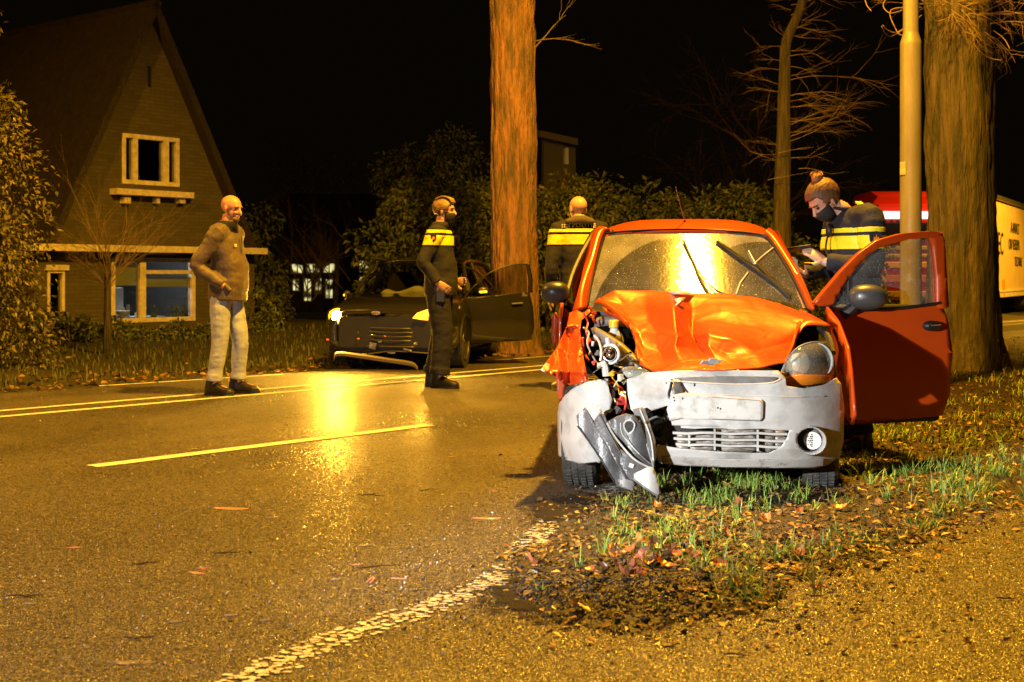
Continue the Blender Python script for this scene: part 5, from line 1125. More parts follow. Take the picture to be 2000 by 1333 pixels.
mirror(1084, 572, .55, 28, 22, -1); mirror(1694, 581, .50, 37, 25, 1)
# ---- open front door (image right)
hg = at(1622, 700, .52); hgx = .735; DO = Vector((hgx, .50, 0)); dd = CF.I.to_3x3() @ Vector((.89, .34, 0)); dd.normalize()
doorR = thing('front_door', None, None); 
for k_ in ('label', 'category'):
    if k_ in doorR: del doorR[k_]
doorR.parent = car; doorR.location = DO; doorR.rotation_euler = (0, 0, math.atan2(dd.y, dd.x)); doorR['label'] = 'open orange front door with rain-spotted window'
DF = Frame((CF.M @ DO), CRZ+math.atan2(dd.y, dd.x))
def dq(px, py, y=0.0): return DF.at(px, py, y)
do = [(1612, 602), (1700, 606), (1838, 592), (1850, 630), (1857, 690), (1853, 728), (1852, 770), (1838, 812), (1760, 820), (1700, 825), (1660, 828), (1640, 800), (1622, 720)]
bm = sheet(do, lambda a, b: (lambda p: p+Vector((0, -.012*math.sin(max(0, min(1, (p.z-.2)/.75))*math.pi), 0)))(dq(a, b)), step=14); mk('outer_skin', bm, M['orange'], doorR, thick=.012)
p0, p1 = dq(1640, 600), dq(1840, 815); bm = bmesh.new(); xa, xb = dq(1640, 700).x, dq(1846, 700).x
box(bm, ((xa+xb)/2, .05, .60), (xb-xa-.03, .06, .68)); box(bm, ((xa+xb)/2, .10, .62), (xb-xa-.2, .05, .12)); mk('inner_trim', bm, M['seat'], doorR, bevel=.02)
fr_o = [(1588, 592), (1606, 570), (1640, 530), (1675, 495), (1710, 470), (1755, 457), (1810, 452), (1836, 454), (1842, 470), (1846, 540), (1850, 600), (1838, 604), (1828, 600), (1827, 540), (1820, 480), (1814, 465), (1770, 468), (1712, 485), (1690, 500), (1660, 535), (1640, 565), (1622, 596), (1600, 600)]
bm = sheet(fr_o, lambda a, b: dq(a, b), step=12); mk('window_frame', bm, M['orange'], doorR, thick=.035)
M['wetpane'] = glass('rain_spotted_pane', (.8, .8, .75), .05, .07, .10)
bm = sheet([(1622, 598), (1642, 564), (1664, 532), (1692, 499), (1714, 484), (1770, 467), (1815, 464), (1822, 482), (1829, 540), (1830, 592), (1740, 603), (1690, 606)], lambda a, b: dq(a, b, .012), step=12); mk('window_glass', bm, M['wetpane'], doorR)
bm = bmesh.new(); tube(bm, [dq(1600, 601, -.02), dq(1680, 606, -.03), dq(1760, 602, -.03), dq(1836, 592, -.02)], .009, 6); mk('belt_seal', bm, M['black'], doorR)
bm = bmesh.new(); tube(bm, [dq(1656, 596, -.002), dq(1656, 545, -.002)], .012, 6); mk('quarter_bar', bm, M['black'], doorR)
bm = bmesh.new(); c = dq(1823, 637, -.055); loft(bm, [ring(c+Vector((0, dy, 0)), (.055*f, 0, 0), (0, 0, .028*f), 16) for dy, f in [(.02, 1.1), (0, 1), (-.012, .8)]]); hd = mk('handle', bm, M['black'], doorR)
bm = bmesh.new(); tube(bm, [c+Vector((-.03, -.02, .006)), c+Vector((.035, -.02, .010))], .006, 6); mk('grip', bm, M['chrome'], hd)
# ---- right front wing (image right) and headlamp
bm = sheet([(-.30, .62), (-.20, .74), (.1, .86), (.45, .93), (.46, .22), (.36, .24)]+[(0+.33*math.cos(t), .27+.33*math.sin(t)) for t in [R(a) for a in range(10, 175, 14)]]+[(-.40, .42)], side(1, -.004), step=.1); mk('front_wing', bm, M['orange'], car, thick=.015)
bm = bmesh.new(); tube(bm, cr([at(1600, 640, .1), at(1618, 660, .0), at(1626, 690, -.1)], 4), .018, 6); mk('wing_edge', bm, M['black'], car)
def hl(off=0.0):
    c = at(1588, 712, -.34)
    def f(a, b):
        dx, dy = (a-1585)/52, (b-712)/48; q = max(0, 1-dx*dx-dy*dy); return at(a, b, -.30-.16*math.sqrt(q)+.002*(a-1585)+off)
    return f
ho = [(1530, 738), (1528, 724), (1540, 700), (1553, 684), (1572, 673), (1596, 669), (1614, 676), (1625, 695), (1631, 718), (1632, 738), (1622, 750), (1596, 756), (1560, 757), (1538, 754)]
M['lens'] = glass('scratched_lamp_lens', (.90, .92, .86), .10, .14, .08)
HLp = mk('headlamp', sheet(ho, hl(.10), step=8, smooth_out=2), M['reflector'], car, thick=.01)
mk('lens', sheet(ho, hl(), step=7, smooth_out=2), M['lens'], HLp, thick=.003)
bm = bmesh.new(); pts = cr([Vector((a, b, 0)) for a, b in ho], 2, True); pts = [hl(-.003)(p.x, p.y) for p in pts]; tube(bm, pts+[pts[0]], .006, 6); mk('lamp_rim', bm, M['greyplastic'], HLp)
am = [(1537, 737), (1560, 733), (1590, 732), (1622, 734), (1626, 741), (1612, 748), (1570, 753), (1544, 752), (1535, 746)]
mk('indicator', sheet(am, hl(-.006), step=6, smooth_out=2), M['amber'], HLp, thick=.006)
c = at(1588, 704, -.30); bm = bmesh.new(); loft(bm, [ring(c+Vector((0, dy, 0)), (r_, 0, 0), (0, 0, r_), 28) for dy, r_ in [(.03, .02), (.02, .055), (-.01, .08), (-.05, .092), (-.052, .086), (-.012, .074), (.018, .05)]], cap=False); mk('reflector_bowl', bm, M['reflector'], HLp)
bm = bmesh.new(); ell(bm, c+Vector((0, -.03, 0)), (.018, .03, .018)); mk('bulb', bm, M['white_plastic'], HLp)
# yellow tube that paints an amber glint between lamp and bumper
bm = bmesh.new(); tube(bm, [at(1494, 730, -.55), at(1518, 728, -.5), at(1536, 730, -.42)], .006, 5); mk('glint_strip', bm, M['yellow_cap'], car)
# ---- front wheels
def wheel(px, py_c, y, s, toe):
    c = at(px, py_c, y); w = thing('wheel', None, None); 
    for k_ in ('label', 'category'):
        if k_ in w: del w[k_]
    w.parent = car; w.location = (c.x, y, .285); w.rotation_euler = (0, 0, toe); bm = bmesh.new(); prof = [(-.080, .20), (-.088, .24), (-.084, .272), (-.070, .284), (-.03, .287), (.03, .287), (.070, .284), (.084, .272), (.088, .24), (.080, .20)]; n = 64; rings = []
    for x, r in prof:
        rings.append([Vector((x, r*math.cos(6.2832*i/n), r*math.sin(6.2832*i/n))) for i in range(n)])
    loft(bm, rings, cap=False); mk('tyre', bm, M['rubber'], w, thick=.006, sharp=30)
    bm = bmesh.new()
    for i in range(60):
        t = 6.2832*i/60
        for xo in (-.055, .055, -.02, .02):
            tt = t+(.03 if abs(xo) < .03 else 0); rot = Matrix.Rotation(tt, 3, 'X'); box(bm, rot @ Vector((xo, .289, 0)), (.026, .010, .016), rot)
    mk('tread', bm, M['rubber'], w, smooth=False, kind='stuff')
    bm = bmesh.new(); loft(bm, [ring((x, 0, 0), (0, r, 0), (0, 0, r), 32) for x, r in [(s*.02, .19), (s*.07, .195), (s*.082, .18), (s*.06, .15), (s*.075, .05)]]); mk('rim', bm, M['steel'], w, sharp=40)
    return w
wheel(1137, 850, .04, -1, R(-3)); wheel(1601, 850, .0, 1, R(-7))
bm = bmesh.new(); tube(bm, [(-.6, 0, .28), (.6, 0, .28)], .03, 8); box(bm, (0, .1, .3), (.9, .5, .08)); mk('axle', bm, M['black'], car)
# ---- crushed left wing
wing = [(1057, 722), (1068, 706), (1086, 682), (1100, 655), (1108, 636), (1112, 612), (1126, 606), (1140, 613), (1146, 606), (1158, 600), (1152, 612), (1136, 626), (1133, 645), (1136, 670), (1140, 700), (1144, 722), (1148, 744), (1130, 749), (1113, 753), (1098, 746), (1088, 738), (1072, 730)]
def wg_(a, b):
    y = .42-.82*max(0, min(1, (b-606)/120)); y += .10*math.exp(-((a-1112)/14)**2)*(b > 640)-.10*max(0, (1085-a)/30)
    p = at(a, b, y); n1 = noise.noise(Vector((a*.035, b*.03, 1))); n2 = noise.noise(Vector((a*.05, b*.022, 5))); return p+Vector((0, .035*n1-.045*max(0, 1-abs(n2)*6), 0))
bm = sheet(wing, wg_, step=3.5); mk('crushed_wing', bm, M['scuffed'], car, thick=.004, sharp=0, label='crumpled orange front wing folded outward with a pale torn tip')
bm = sheet([(1057, 722), (1066, 709), (1074, 712), (1073, 722), (1066, 728)], lambda a, b: wg_(a, b)+Vector((0, -.006, 0)), step=5); mk('bare_tip', bm, M['white_plastic'], car, thick=.003)
bm = sheet([(1086, 738), (1096, 746), (1103, 752), (1100, 775), (1092, 782), (1088, 765)], lambda a, b: at(a, b, -.15), step=6); mk('wing_remnant', bm, M['orange'], car, thick=.005)
bm = sheet([(1078, 618), (1086, 610), (1092, 622), (1090, 660), (1082, 682), (1077, 660)], lambda a, b: at(a, b, .75), step=8); mk('door_edge_strip', bm, M['orange'], car, thick=.03, label='red-lit sliver of bodywork standing out behind the wing')
bm = sheet([(1108, 606), (1124, 600), (1118, 560), (1128, 520), (1150, 480), (1158, 462), (1150, 466), (1128, 505), (1112, 545), (1106, 580)], lambda a, b: at(a, b, .9+(606-b)*.002), step=10); mk('door_window_edge', bm, M['black'], car, thick=.02)
# ---- engine bay seen through the hole
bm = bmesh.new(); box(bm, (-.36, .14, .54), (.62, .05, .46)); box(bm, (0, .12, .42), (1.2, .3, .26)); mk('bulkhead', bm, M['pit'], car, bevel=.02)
bm = bmesh.new(); box(bm, (.1, -.14, .50), (.55, .26, .26)); mk('engine_block', bm, M['greyplastic'], car, bevel=.02)
strip3('cross_beam', [at(1158, 640, -.02), at(1180, 652, -.1), at(1215, 675, -.22), at(1246, 706, -.34)], [at(1168, 668, .0), at(1190, 682, -.08), at(1222, 705, -.2), at(1250, 735, -.32)], 'greyplastic', thick=.03)
strip3('cowl_panel', [at(1166, 622, .2), at(1190, 618, .18), at(1222, 628, .1)], [at(1160, 640, .2), at(1195, 636, .16), at(1230, 640, .1)], 'greyplastic', thick=.01)
strip3('inner_rail', [at(1176, 600, .22), at(1200, 612, .16), at(1232, 632, .06)], [at(1182, 612, .20), at(1206, 624, .14), at(1238, 640, .04)], 'orange', thick=.008)
c = at(1200, 660, .02); bm = bmesh.new(); loft(bm, [ring(c+Vector((0, 0, z)), (r_, 0, 0), (0, r_, 0), 16) for z, r_ in [(-.06, .05), (-.02, .052), (.015, .04), (.04, .022), (.05, .022)]]); rs = mk('fluid_reservoir', bm, M['white_plastic'], car)
c2_ = at(1199, 632, .02); bm = bmesh.new(); loft(bm, [ring(c2_+Vector((0, 0, z)), (r_, 0, 0), (0, r_, 0), 14) for z, r_ in [(-.022, .026), (.012, .027), (.018, .02)]]); 
mk('cap', bm, M['yellow_cap'], rs)
for a_ in range(14):
    pass
# broken headlamp
c = at(1191, 692, -.36); hb_ = thing('broken_headlamp', None, None)
for k_ in ('label', 'category'):
    if k_ in hb_: del hb_[k_]
hb_.parent = car
bm = bmesh.new(); tube(bm, torus_pts(c, .046, 36), .008, 8, False); mk('lamp_ring', bm, M['white_plastic'], hb_)
bm = bmesh.new(); tube(bm, torus_pts(c+Vector((0, -.012, 0)), .034, 30), .004, 6, False); mk('inner_ring', bm, M['chrome'], hb_)
bm = bmesh.new(); loft(bm, [ring(c+Vector((0, dy, 0)), (r_, 0, 0), (0, 0, r_), 24) for dy, r_ in [(.05, .01), (.04, .03), (0, .043), (.002, .036), (.035, .02)]], cap=False); mk('bowl', bm, M['black'], hb_)
bm = bmesh.new(); ell(bm, c+Vector((0, -.02, -.002)), (.020, .022, .020)); ell(bm, c+Vector((-.0, -.035, .022)), (.011, .012, .011)); ell(bm, c+Vector((-.022, -.02, .015)), (.008, .01, .008)); mk('bulb_socket', bm, M['chrome'], hb_)
for pts, r_, mt in [([(1186, 660), (1188, 672)], .012, 'white_plastic'), ([(1160, 655), (1170, 668), (1175, 690), (1172, 705)], .006, 'frame'), ([(1176, 706), (1182, 718), (1184, 735)], .018, 'white_plastic'), ([(1206, 706), (1216, 700), (1226, 692), (1234, 690)], .007, 'chrome'), ([(1222, 692), (1232, 704), (1248, 712), (1262, 718)], .006, 'chrome'), ([(1200, 712), (1215, 716), (1228, 712)], .012, 'chrome'), ([(1196, 722), (1206, 728), (1214, 724)], .008, 'chrome')]:
    bm = bmesh.new(); tube(bm, cr([at(a, b, -.38) for a, b in pts], 4), r_, 8); mk('lamp_bracket', bm, M[mt], hb_)
M['clear'] = glass('clear_lens_plastic', (.9, .92, .92), .06, .16, .3)
lo = [(1214, 722), (1222, 717), (1240, 717), (1262, 722), (1274, 731), (1276, 738), (1266, 742), (1240, 741), (1224, 737)]
bm = sheet(lo, lambda a, b: at(a, b, -.50-.05*math.sqrt(max(0, 1-((a-1245)/36)**2-((b-730)/14)**2))), step=5, smooth_out=2); mk('broken_lens', bm, M['clear'], hb_, thick=.004)
bm = sheet(lo, lambda a, b: at(a, b, -.46), step=6, smooth_out=2); mk('lens_backing', bm, M['reflector'], hb_, thick=.004)
# shards, wires, connectors in the gap
random.seed(5)
def wire(pts, r, mt, y0=-.3): 
    bm = bmesh.new(); tube(bm, cr([at(a, b, y0+.05*math.sin(i*2.1)) for i, (a, b) in enumerate(pts)], 5), r, 6); mk('wire', bm, M[mt], car)
wire([(1140, 612), (1148, 630), (1145, 650), (1155, 670)], .005, 'cable_red', 0); wire([(1150, 600), (1160, 612), (1158, 622), (1165, 632)], .007, 'orange', .1); wire([(1140, 640), (1150, 650), (1147, 672), (1160, 700), (1170, 715)], .005, 'frame', -.15); wire([(1138, 660), (1142, 690), (1150, 705)], .006, 'cable_red', -.1)
wire([(1178, 742), (1190, 750), (1200, 770), (1196, 790), (1205, 806)], .005, 'cable', -.4); wire([(1196, 738), (1206, 752), (1210, 770)], .004, 'yellow_cap', -.42); wire([(1186, 745), (1215, 760), (1222, 790), (1214, 812)], .006, 'cable_red', -.38); wire([(1230, 750), (1222, 770), (1228, 800)], .004, 'cable', -.4); wire([(1152, 735), (1165, 724), (1176, 718)], .004, 'chrome', -.35); wire([(1205, 745), (1196, 765), (1202, 785)], .004, 'frame', -.44)
for (px, py, y, s_, mt) in [(1150, 665, -.1, .022, 'cable_red'), (1163, 662, -.12, .018, 'cable_red'), (1158, 672, -.15, .02, 'white_plastic'), (1160, 708, -.3, .018, 'cable_red'), (1170, 715, -.33, .024, 'frame'), (1210, 785, -.42, .035, 'cable_red'), (1206, 800, -.44, .03, 'liner'), (1192, 802, -.45, .02, 'white_plastic'), (1216, 770, -.4, .022, 'frame'), (1201, 758, -.4, .024, 'liner'), (1222, 812, -.46, .018, 'orange'), (1212, 738, -.42, .03, 'frame'), (1230, 728, -.42, .035, 'greyplastic'), (1195, 730, -.40, .025, 'yellow_cap'), (1160, 612, .1, .02, 'orange'), (1154, 618, .08, .014, 'cable_red'), (1168, 690, -.3, .022, 'liner'), (1152, 690, -.2, .016, 'steel'), (1185, 745, -.4, .025, 'steel'), (1235, 765, -.3, .03, 'black'), (1218, 745, -.44, .02, 'chrome')]:
    c = at(px, py, y); bm = bmesh.new(); r = Euler((random.random()*3, random.random()*3, random.random()*3)).to_matrix(); box(bm, c, (s_*1.2, s_*.8, s_*.7), r); box(bm, c+r @ Vector((s_*.3, s_*.3, 0)), (s_*.6, s_*.9, s_*.35), r); mk('broken_fitting', bm, M[mt], car, bevel=.002)
# grey panel left of the plate, near-black sheet put in as the shade of the pit below it
bm = sheet([(1232, 748), (1262, 738), (1305, 742), (1300, 790), (1284, 800), (1262, 806), (1240, 812), (1234, 790)], lambda a, b: at(a, b, -.42), step=9); mk('crash_panel', bm, M['bumper'], car, thick=.01)
bm = sheet([(1225, 770), (1312, 785), (1330, 840), (1320, 880), (1290, 905), (1170, 905), (1160, 850), (1180, 800)], lambda a, b: at(a, b, -.22), step=14); mk('pit_backing', bm, M['pit'], car, thick=.02)
for pts in [[(1262, 822), (1285, 812), (1296, 822), (1290, 840), (1302, 850)], [(1268, 836), (1290, 826), (1312, 838)], [(1285, 790), (1300, 800), (1296, 815), (1310, 828)], [(1275, 850), (1290, 856), (1312, 850)]]:
    strip3('bent_bracket', [at(a, b, -.40) for a, b in pts], [at(a+3, b+7, -.36) for a, b in pts], random.choice(['liner', 'greyplastic']), thick=.003)
bm = bmesh.new(); ell(bm, at(1293, 818, -.46), (.008, .005, .006), sub=1); tube(bm, [at(1302, 866, -.5), at(1304, 872, -.5)], .004, 6); mk('clip', bm, M['white_plastic'], car)
# ---- hanging wheel-arch liner: long folded leaves of plastic
LN = thing('hanging_liner', None, None)
for k_ in ('label', 'category'):
    if k_ in LN: del LN[k_]
LN.parent = car; LN['label'] = 'long torn dark plastic liner hanging from the broken corner to the ground'
def lf(name, o, y0, tilt, mt='liner', rid=None, bulge=.03):
    cx = sum(p[0] for p in o)/len(o)
    def f(a, b):
        t = (b-800)/165; c = 1180+95*t; return at(a, b, y0+tilt*(a-c)/40-.10*t-bulge*math.cos(max(-1.5, min(1.5, (a-cx)/22))))
    m_ = mk(name, sheet(o, f, step=6), M[mt], LN, thick=.005, sharp=40)
    return f
f1 = lf('liner_leaf', [(1126, 812), (1143, 796), (1149, 805), (1166, 838), (1190, 878), (1212, 915), (1234, 944), (1226, 958), (1206, 950), (1190, 925), (1168, 888), (1146, 856), (1130, 834)], -.60, -.02)
f2 = lf('liner_leaf', [(1160, 822), (1172, 806), (1180, 808), (1192, 840), (1210, 875), (1232, 912), (1238, 940), (1222, 936), (1204, 905), (1184, 868), (1164, 838)], -.64, .02)
f3 = lf('liner_leaf', [(1186, 824), (1204, 814), (1222, 808), (1240, 812), (1252, 830), (1262, 862), (1272, 890), (1278, 914), (1262, 908), (1240, 890), (1218, 864), (1200, 845)], -.68, .0, bulge=.045)
f4 = lf('liner_leaf', [(1236, 800), (1252, 795), (1260, 800), (1270, 830), (1280, 862), (1281, 895), (1276, 914), (1268, 890), (1256, 850), (1240, 816)], -.70, .03, mt='greyplastic')
f5 = lf('liner_tip', [(1246, 922), (1262, 914), (1276, 914), (1282, 935), (1291, 966), (1284, 970), (1264, 958), (1240, 940), (1232, 930)], -.66, .0, mt='bumper', bulge=.06)
f6 = lf('liner_leaf', [(1212, 878), (1226, 886), (1246, 902), (1274, 916), (1248, 922), (1234, 940), (1222, 926), (1208, 902)], -.66, .01, bulge=.02)
lf('torn_flap', [(1146, 815), (1160, 800), (1172, 795), (1176, 806), (1164, 830), (1156, 836)], -.56, .0, mt='bumper')
lf('torn_flap', [(1206, 938), (1224, 930), (1240, 942), (1236, 960), (1226, 956), (1214, 952)], -.62, .0, mt='greyplastic')
def rid(pts, f, r=.004, mt='greyplastic', dy=-.008):
    bm = bmesh.new(); tube(bm, cr([f(a, b)+Vector((0, dy, 0)) for a, b in pts], 5), r, 6); mk('rib', bm, M[mt], LN)
rid([(1186, 826), (1196, 845), (1214, 870), (1238, 896), (1262, 910), (1275, 914)], f3, .005, 'bumper'); rid([(1222, 848), (1230, 864), (1250, 888), (1274, 908)], f3, .003); rid([(1212, 826), (1214, 845), (1226, 862), (1246, 884), (1268, 904)], f3, .003, 'bumper')
rid([(1250, 800), (1262, 830), (1272, 862), (1276, 900)], f4, .004, 'bumper'); rid([(1128, 832), (1150, 862), (1174, 898), (1200, 942)], f1, .004, 'black'); rid([(1172, 810), (1190, 846), (1212, 886), (1236, 926)], f2, .004, 'black'); rid([(1232, 932), (1256, 950), (1284, 969)], f5, .004, 'greyplastic')
c = f3(1229, 834); bm = bmesh.new(); tube(bm, [c+Vector((math.cos(t)*.024+.004*math.sin(2*t), -.012, math.sin(t)*.032)) for t in [6.2832*i/20 for i in range(21)]], .004, 6, False); mk('hole_rim', bm, M['bumper'], LN)
bm = bmesh.new(); loft(bm, [ring(c+Vector((0, -.009, 0)), (.022, 0, 0), (0, 0, .030), 18), ring(c+Vector((0, -.006, 0)), (.022, 0, 0), (0, 0, .030), 18)]); mk('hole', bm, M['black'], LN)
c = f6(1233, 909); bm = bmesh.new(); box(bm, c+Vector((0, -.012, 0)), (.022, .003, .02), Euler((0, R(20), 0)).to_matrix()); mk('white_tag', bm, M['white_plastic'], LN)
c = f3(1248, 822); bm = bmesh.new(); ell(bm, c+Vector((.004, -.03, 0)), (.007, .003, .009), sub=1); mk('hole', bm, M['black'], LN)
# ================================================================ DARK CAR
BO = Vector((-1.35, 16.41, 0)); BRZ = R(-9); BF = Frame(BO, BRZ)
dk = thing('car', 'dark hatchback facing the camera with headlights on and a front door open', 'car', BO, BRZ)
def bq(px, py, y): return BF.at(px, py, y)
M['dark'] = mat('dark_car_paint', (.018, .017, .016), .22, coat=.9)
M['hl'] = mat('lit_headlamp', (1, .9, .6), .3, emit=(1.0, .62, .12), estr=46)
M['hl2'] = mat('lit_indicator', (1, .6, .2), .3, emit=(1.0, .44, .015), estr=3.2)
W2 = .80; zr = 1.33
# body: lofted sections (half profiles mirrored)
def sec(y, w, zt, wt, zb=.22, zs=.55):
    pr = [(w*.92, zb), (w, zb+.1), (w*1.0, zs), (w*.97, zs+.14), (wt, zt-.03), (wt*.9, zt)]
    return [Vector((x, y, z)) for x, z in pr]+[Vector((0, y, zt+.012))]+[Vector((-x, y, z)) for x, z in reversed(pr)]
bm = bmesh.new(); loft(bm, [sec(-.70, .60, .66, .5, .26, .5), sec(-.66, .70, .72, .6, .24, .52), sec(-.5, .78, .77, .66), sec(-.1, .80, .83, .70), sec(.38, .80, .87, .72)], closed=False, cap=False)
mk('front_body', bm, M['dark'], dk, sharp=40, thick=.02)
bm = bmesh.new(); loft(bm, [sec(1.42, .80, .90, .74), sec(2.4, .80, .92, .74), sec(2.95, .76, .92, .70), sec(3.1, .66, .88, .6)], closed=False, cap=False); mk('rear_body', bm, M['dark'], dk, sharp=40, thick=.02)
bm = bmesh.new(); box(bm, (-.79, .9, .55), (.04, 1.1, .68)); mk('closed_front_door', bm, M['dark'], dk, bevel=.02)
bm = bmesh.new(); box(bm, (0, 1.2, .24), (1.5, 3.4, .06)); box(bm, (0, -.68, .45), (1.15, .04, .36)); mk('floor', bm, M['black'], dk, smooth=False)
bm = bmesh.new(); g = []
for i in range(17):
    t = i/16; y = .98+1.75*t; z = zr-.03-.0+.05*math.sin(min(1, t*2.2)*math.pi/2)-.10*max(0, t-.6); w = .56
    g.append([bm.verts.new((w*(j/10*2-1), y+.08*(j/10*2-1)**2*(1-t), z-.06*(j/10*2-1)**4)) for j in range(11)])
for i in range(16):
    for j in range(10): bm.faces.new((g[i][j], g[i][j+1], g[i+1][j+1], g[i+1][j]))
mk('roof', bm, M['dark'], dk, thick=.02, sharp=0)
M['tint'] = glass('dark_car_glass', (.45, .47, .42), .03, 0, .10)
bm = sheet([(-.66, 0), (.66, 0), (.54, 1), (-.54, 1)], lambda u, v: Vector((u, .36+.66*v+.12*(u/.66)**2, .87+(zr-.90)*v)), step=.12); mk('windscreen', bm, M['tint'], dk, sharp=0)
for s in (-1, 1):
    bm = bmesh.new(); tube(bm, cr([(s*.70, .46, .87), (s*.64, .78, 1.10), (s*.57, 1.08, zr-.06), (s*.58, 1.6, zr-.03), (s*.58, 2.5, zr-.08), (s*.66, 3.0, .93)], 5), .022, 8); mk('window_pillar', bm, M['dark'], dk)
    bm = bmesh.new(); tube(bm, [(s*.74, 1.46, .88), (s*.58, 1.5, zr-.05)], .028, 8); mk('centre_pillar', bm, M['dark'], dk)
    bm = sheet([(1.5, .93), (2.5, .95), (2.25, zr-.1), (1.5, zr-.08)], lambda y, z: Vector((s*(.75-(z-.9)*.4), y, z)), step=.2); mk('side_window', bm, M['tint'], dk)
    for y in (0, 2.38):
        bm = bmesh.new(); tube(bm, [(s*.62, y, .29), (s*.80, y, .29)], .29, 32); w_ = mk('wheel', bm, M['rubber'], dk, sharp=30)
        bm = bmesh.new(); loft(bm, [ring((s*x, y, .29), (0, r, 0), (0, 0, r), 24) for x, r in [(.78, .20), (.808, .20), (.808, .17), (.79, .16), (.80, .04)]]); mk('rim', bm, M['steel'], w_, sharp=30)
        if s > 0 or y == 0:
            bm = bmesh.new(); tube(bm, [(s*.80, y+.34*math.cos(t), .29+.34*math.sin(t)) for t in [R(a) for a in range(0, 181, 12)]], .02, 6); mk('wheel_arch', bm, M['black'], dk)
bm = sheet([(-.6, .93), (.6, .93), (.5, zr-.1), (-.5, zr-.1)], lambda x, z: Vector((x, 3.05-(z-.93)*.8, z)), step=.3); mk('rear_window', bm, M['tint'], dk)
bm = bmesh.new(); loft(bm, [[Vector((x, .44, .72)), Vector((x, .44, .86)), Vector((x, .8, .88)), Vector((x, .85, .7))] for x in (-.68, 0, .68)]); mk('dashboard', bm, M['black'], dk)
bm = bmesh.new()
ab_ = cr([(-.42, .62, .87), (-.34, .58, .93), (-.22, .6, .90), (-.08, .58, .93), (.04, .55, .97), (.14, .58, .95), (.18, .62, .87)], 4)
loft(bm, [[p+Vector((0, -.03, 0)), p+Vector((0, .10, .01)), Vector((p.x, .72, .84)), Vector((p.x, .52, .86))] for p in ab_]); mk('deflated_airbag', bm, mat('airbag_fabric', (.78, .76, .62), .8, bump=.4, bscale=16, bdist=.03), dk, sharp=0, label='pale deflated airbag draped over the dashboard')
for x in (-.36, .36):
    bm = bmesh.new(); loft(bm, [ring((x, 1.45, .5), (.22, 0, 0), (0, .07, 0), 14, .7), ring((x, 1.55, 1.0), (.2, 0, 0), (0, .06, 0), 14, .7), ring((x, 1.58, 1.16), (.11, 0, 0), (0, .05, 0), 14, .7)]); mk('seat', bm, M['seat'], dk)
# front face details
c = BF.at(658, 618, -.68); bm = bmesh.new(); ell(bm, c, (.068, .03, .068)); mk('headlight', bm, M['hl'], dk)
bm = bmesh.new(); ell(bm, c+Vector((0, .03, 0)), (.115, .03, .095)); mk('headlight_halo', bm, mat('lamp_halo_glow', (1, .6, .1), .3, emit=(1.0, .42, .01), estr=3), dk)  # glowing shell added around the lamp to stand for its halo
hs_ = bq(658, 618, -.66)
bm = sheet([(806, 622), (815, 612), (838, 604), (858, 600), (860, 622), (845, 627), (822, 625)], lambda a, b: bq(a, b, -.78+.003*max(0, a-806)), step=6); hl2 = mk('headlight', bm, M['hl2'], dk, thick=.02)
bm = bmesh.new(); ell(bm, bq(830, 614, -.77), (.05, .03, .045)); mk('bulb_glow', bm, M['hl2'], hl2)
lamp('dark_car_headlight', 'SPOT', (BF.M @ (hs_+Vector((0, -.09, 0)))), 330, (1.0, .50, .05), .05, (-1.0, 4.0, -1.2), 150, .6)
lamp('dark_car_headlight', 'SPOT', (BF.M @ (bq(842, 615, -.80))), 90, (1.0, .50, .05), .05, (-.6, 8.0, -.6), 130, .6)
for py, w_ in [(640, 62), (648, 66), (656, 64), (664, 60), (676, 70)]:
    bm = bmesh.new(); a, b = bq(762-w_, py, -.72), bq(762+w_, py+3, -.72); tube(bm, cr([a+Vector((0, .08, 0)), a*.7+b*.3, a*.3+b*.7, b+Vector((0, .08, 0))], 4), .007, 6); mk('grille_slat', bm, M['mirror'], dk)
c = bq(734, 612, -.74); bm = bmesh.new(); loft(bm, [ring(c+Vector((0, .02, 0)), (.055, 0, 0), (0, 0, .024), 24), ring(c, (.055, 0, 0), (0, 0, .024), 24), ring(c+Vector((0, -.004, 0)), (.045, 0, 0), (0, 0, .017), 24)]); mk('oval_emblem', bm, M['steel'], dk, sharp=30)
for (px, py, w_, h_, mt) in [(731, 655, .06, .02, 'chrome'), (728, 676, .08, .07, 'steel'), (700, 662, .03, .015, 'amber'), (752, 657, .02, .012, 'amber'), (700, 650, .02, .01, 'chrome'), (812, 672, .05, .03, 'chrome'), (796, 684, .1, .02, 'steel'), (712, 692, .06, .015, 'steel'), (765, 690, .09, .014, 'steel'), (640, 664, .03, .02, 'amber'), (742, 668, .04, .02, 'greyplastic')]:
    c = bq(px, py, -.75); bm = bmesh.new(); box(bm, c, (w_, .02, h_), Euler((0, random.uniform(-.4, .4), 0)).to_matrix()); mk('broken_front_piece', bm, M[mt], dk, bevel=.003)
strip3_ = None
bm = bmesh.new(); tube(bm, cr([bq(720, 692, -.74), bq(760, 687, -.76), bq(800, 688, -.74), bq(850, 692, -.7)], 4), .008, 6); mk('lower_lip', bm, M['mirror'], dk)
bm = bmesh.new(); tube(bm, cr([bq(756, 620, -.66), bq(780, 616, -.60), bq(800, 604, -.5)], 4), .006, 6); mk('bonnet_crease', bm, M['steel'], dk)
bm = bmesh.new(); tube(bm, cr([bq(705, 604, -.55), bq(735, 601, -.58), bq(775, 603, -.55)], 4), .005, 6); mk('bonnet_edge', bm, M['dark'], dk)
bm = bmesh.new(); tube(bm, cr([bq(716, 577, .36), bq(740, 576, .34), bq(800, 574, .36)], 4), .006, 6); mk('wiper', bm, M['mirror'], dk)
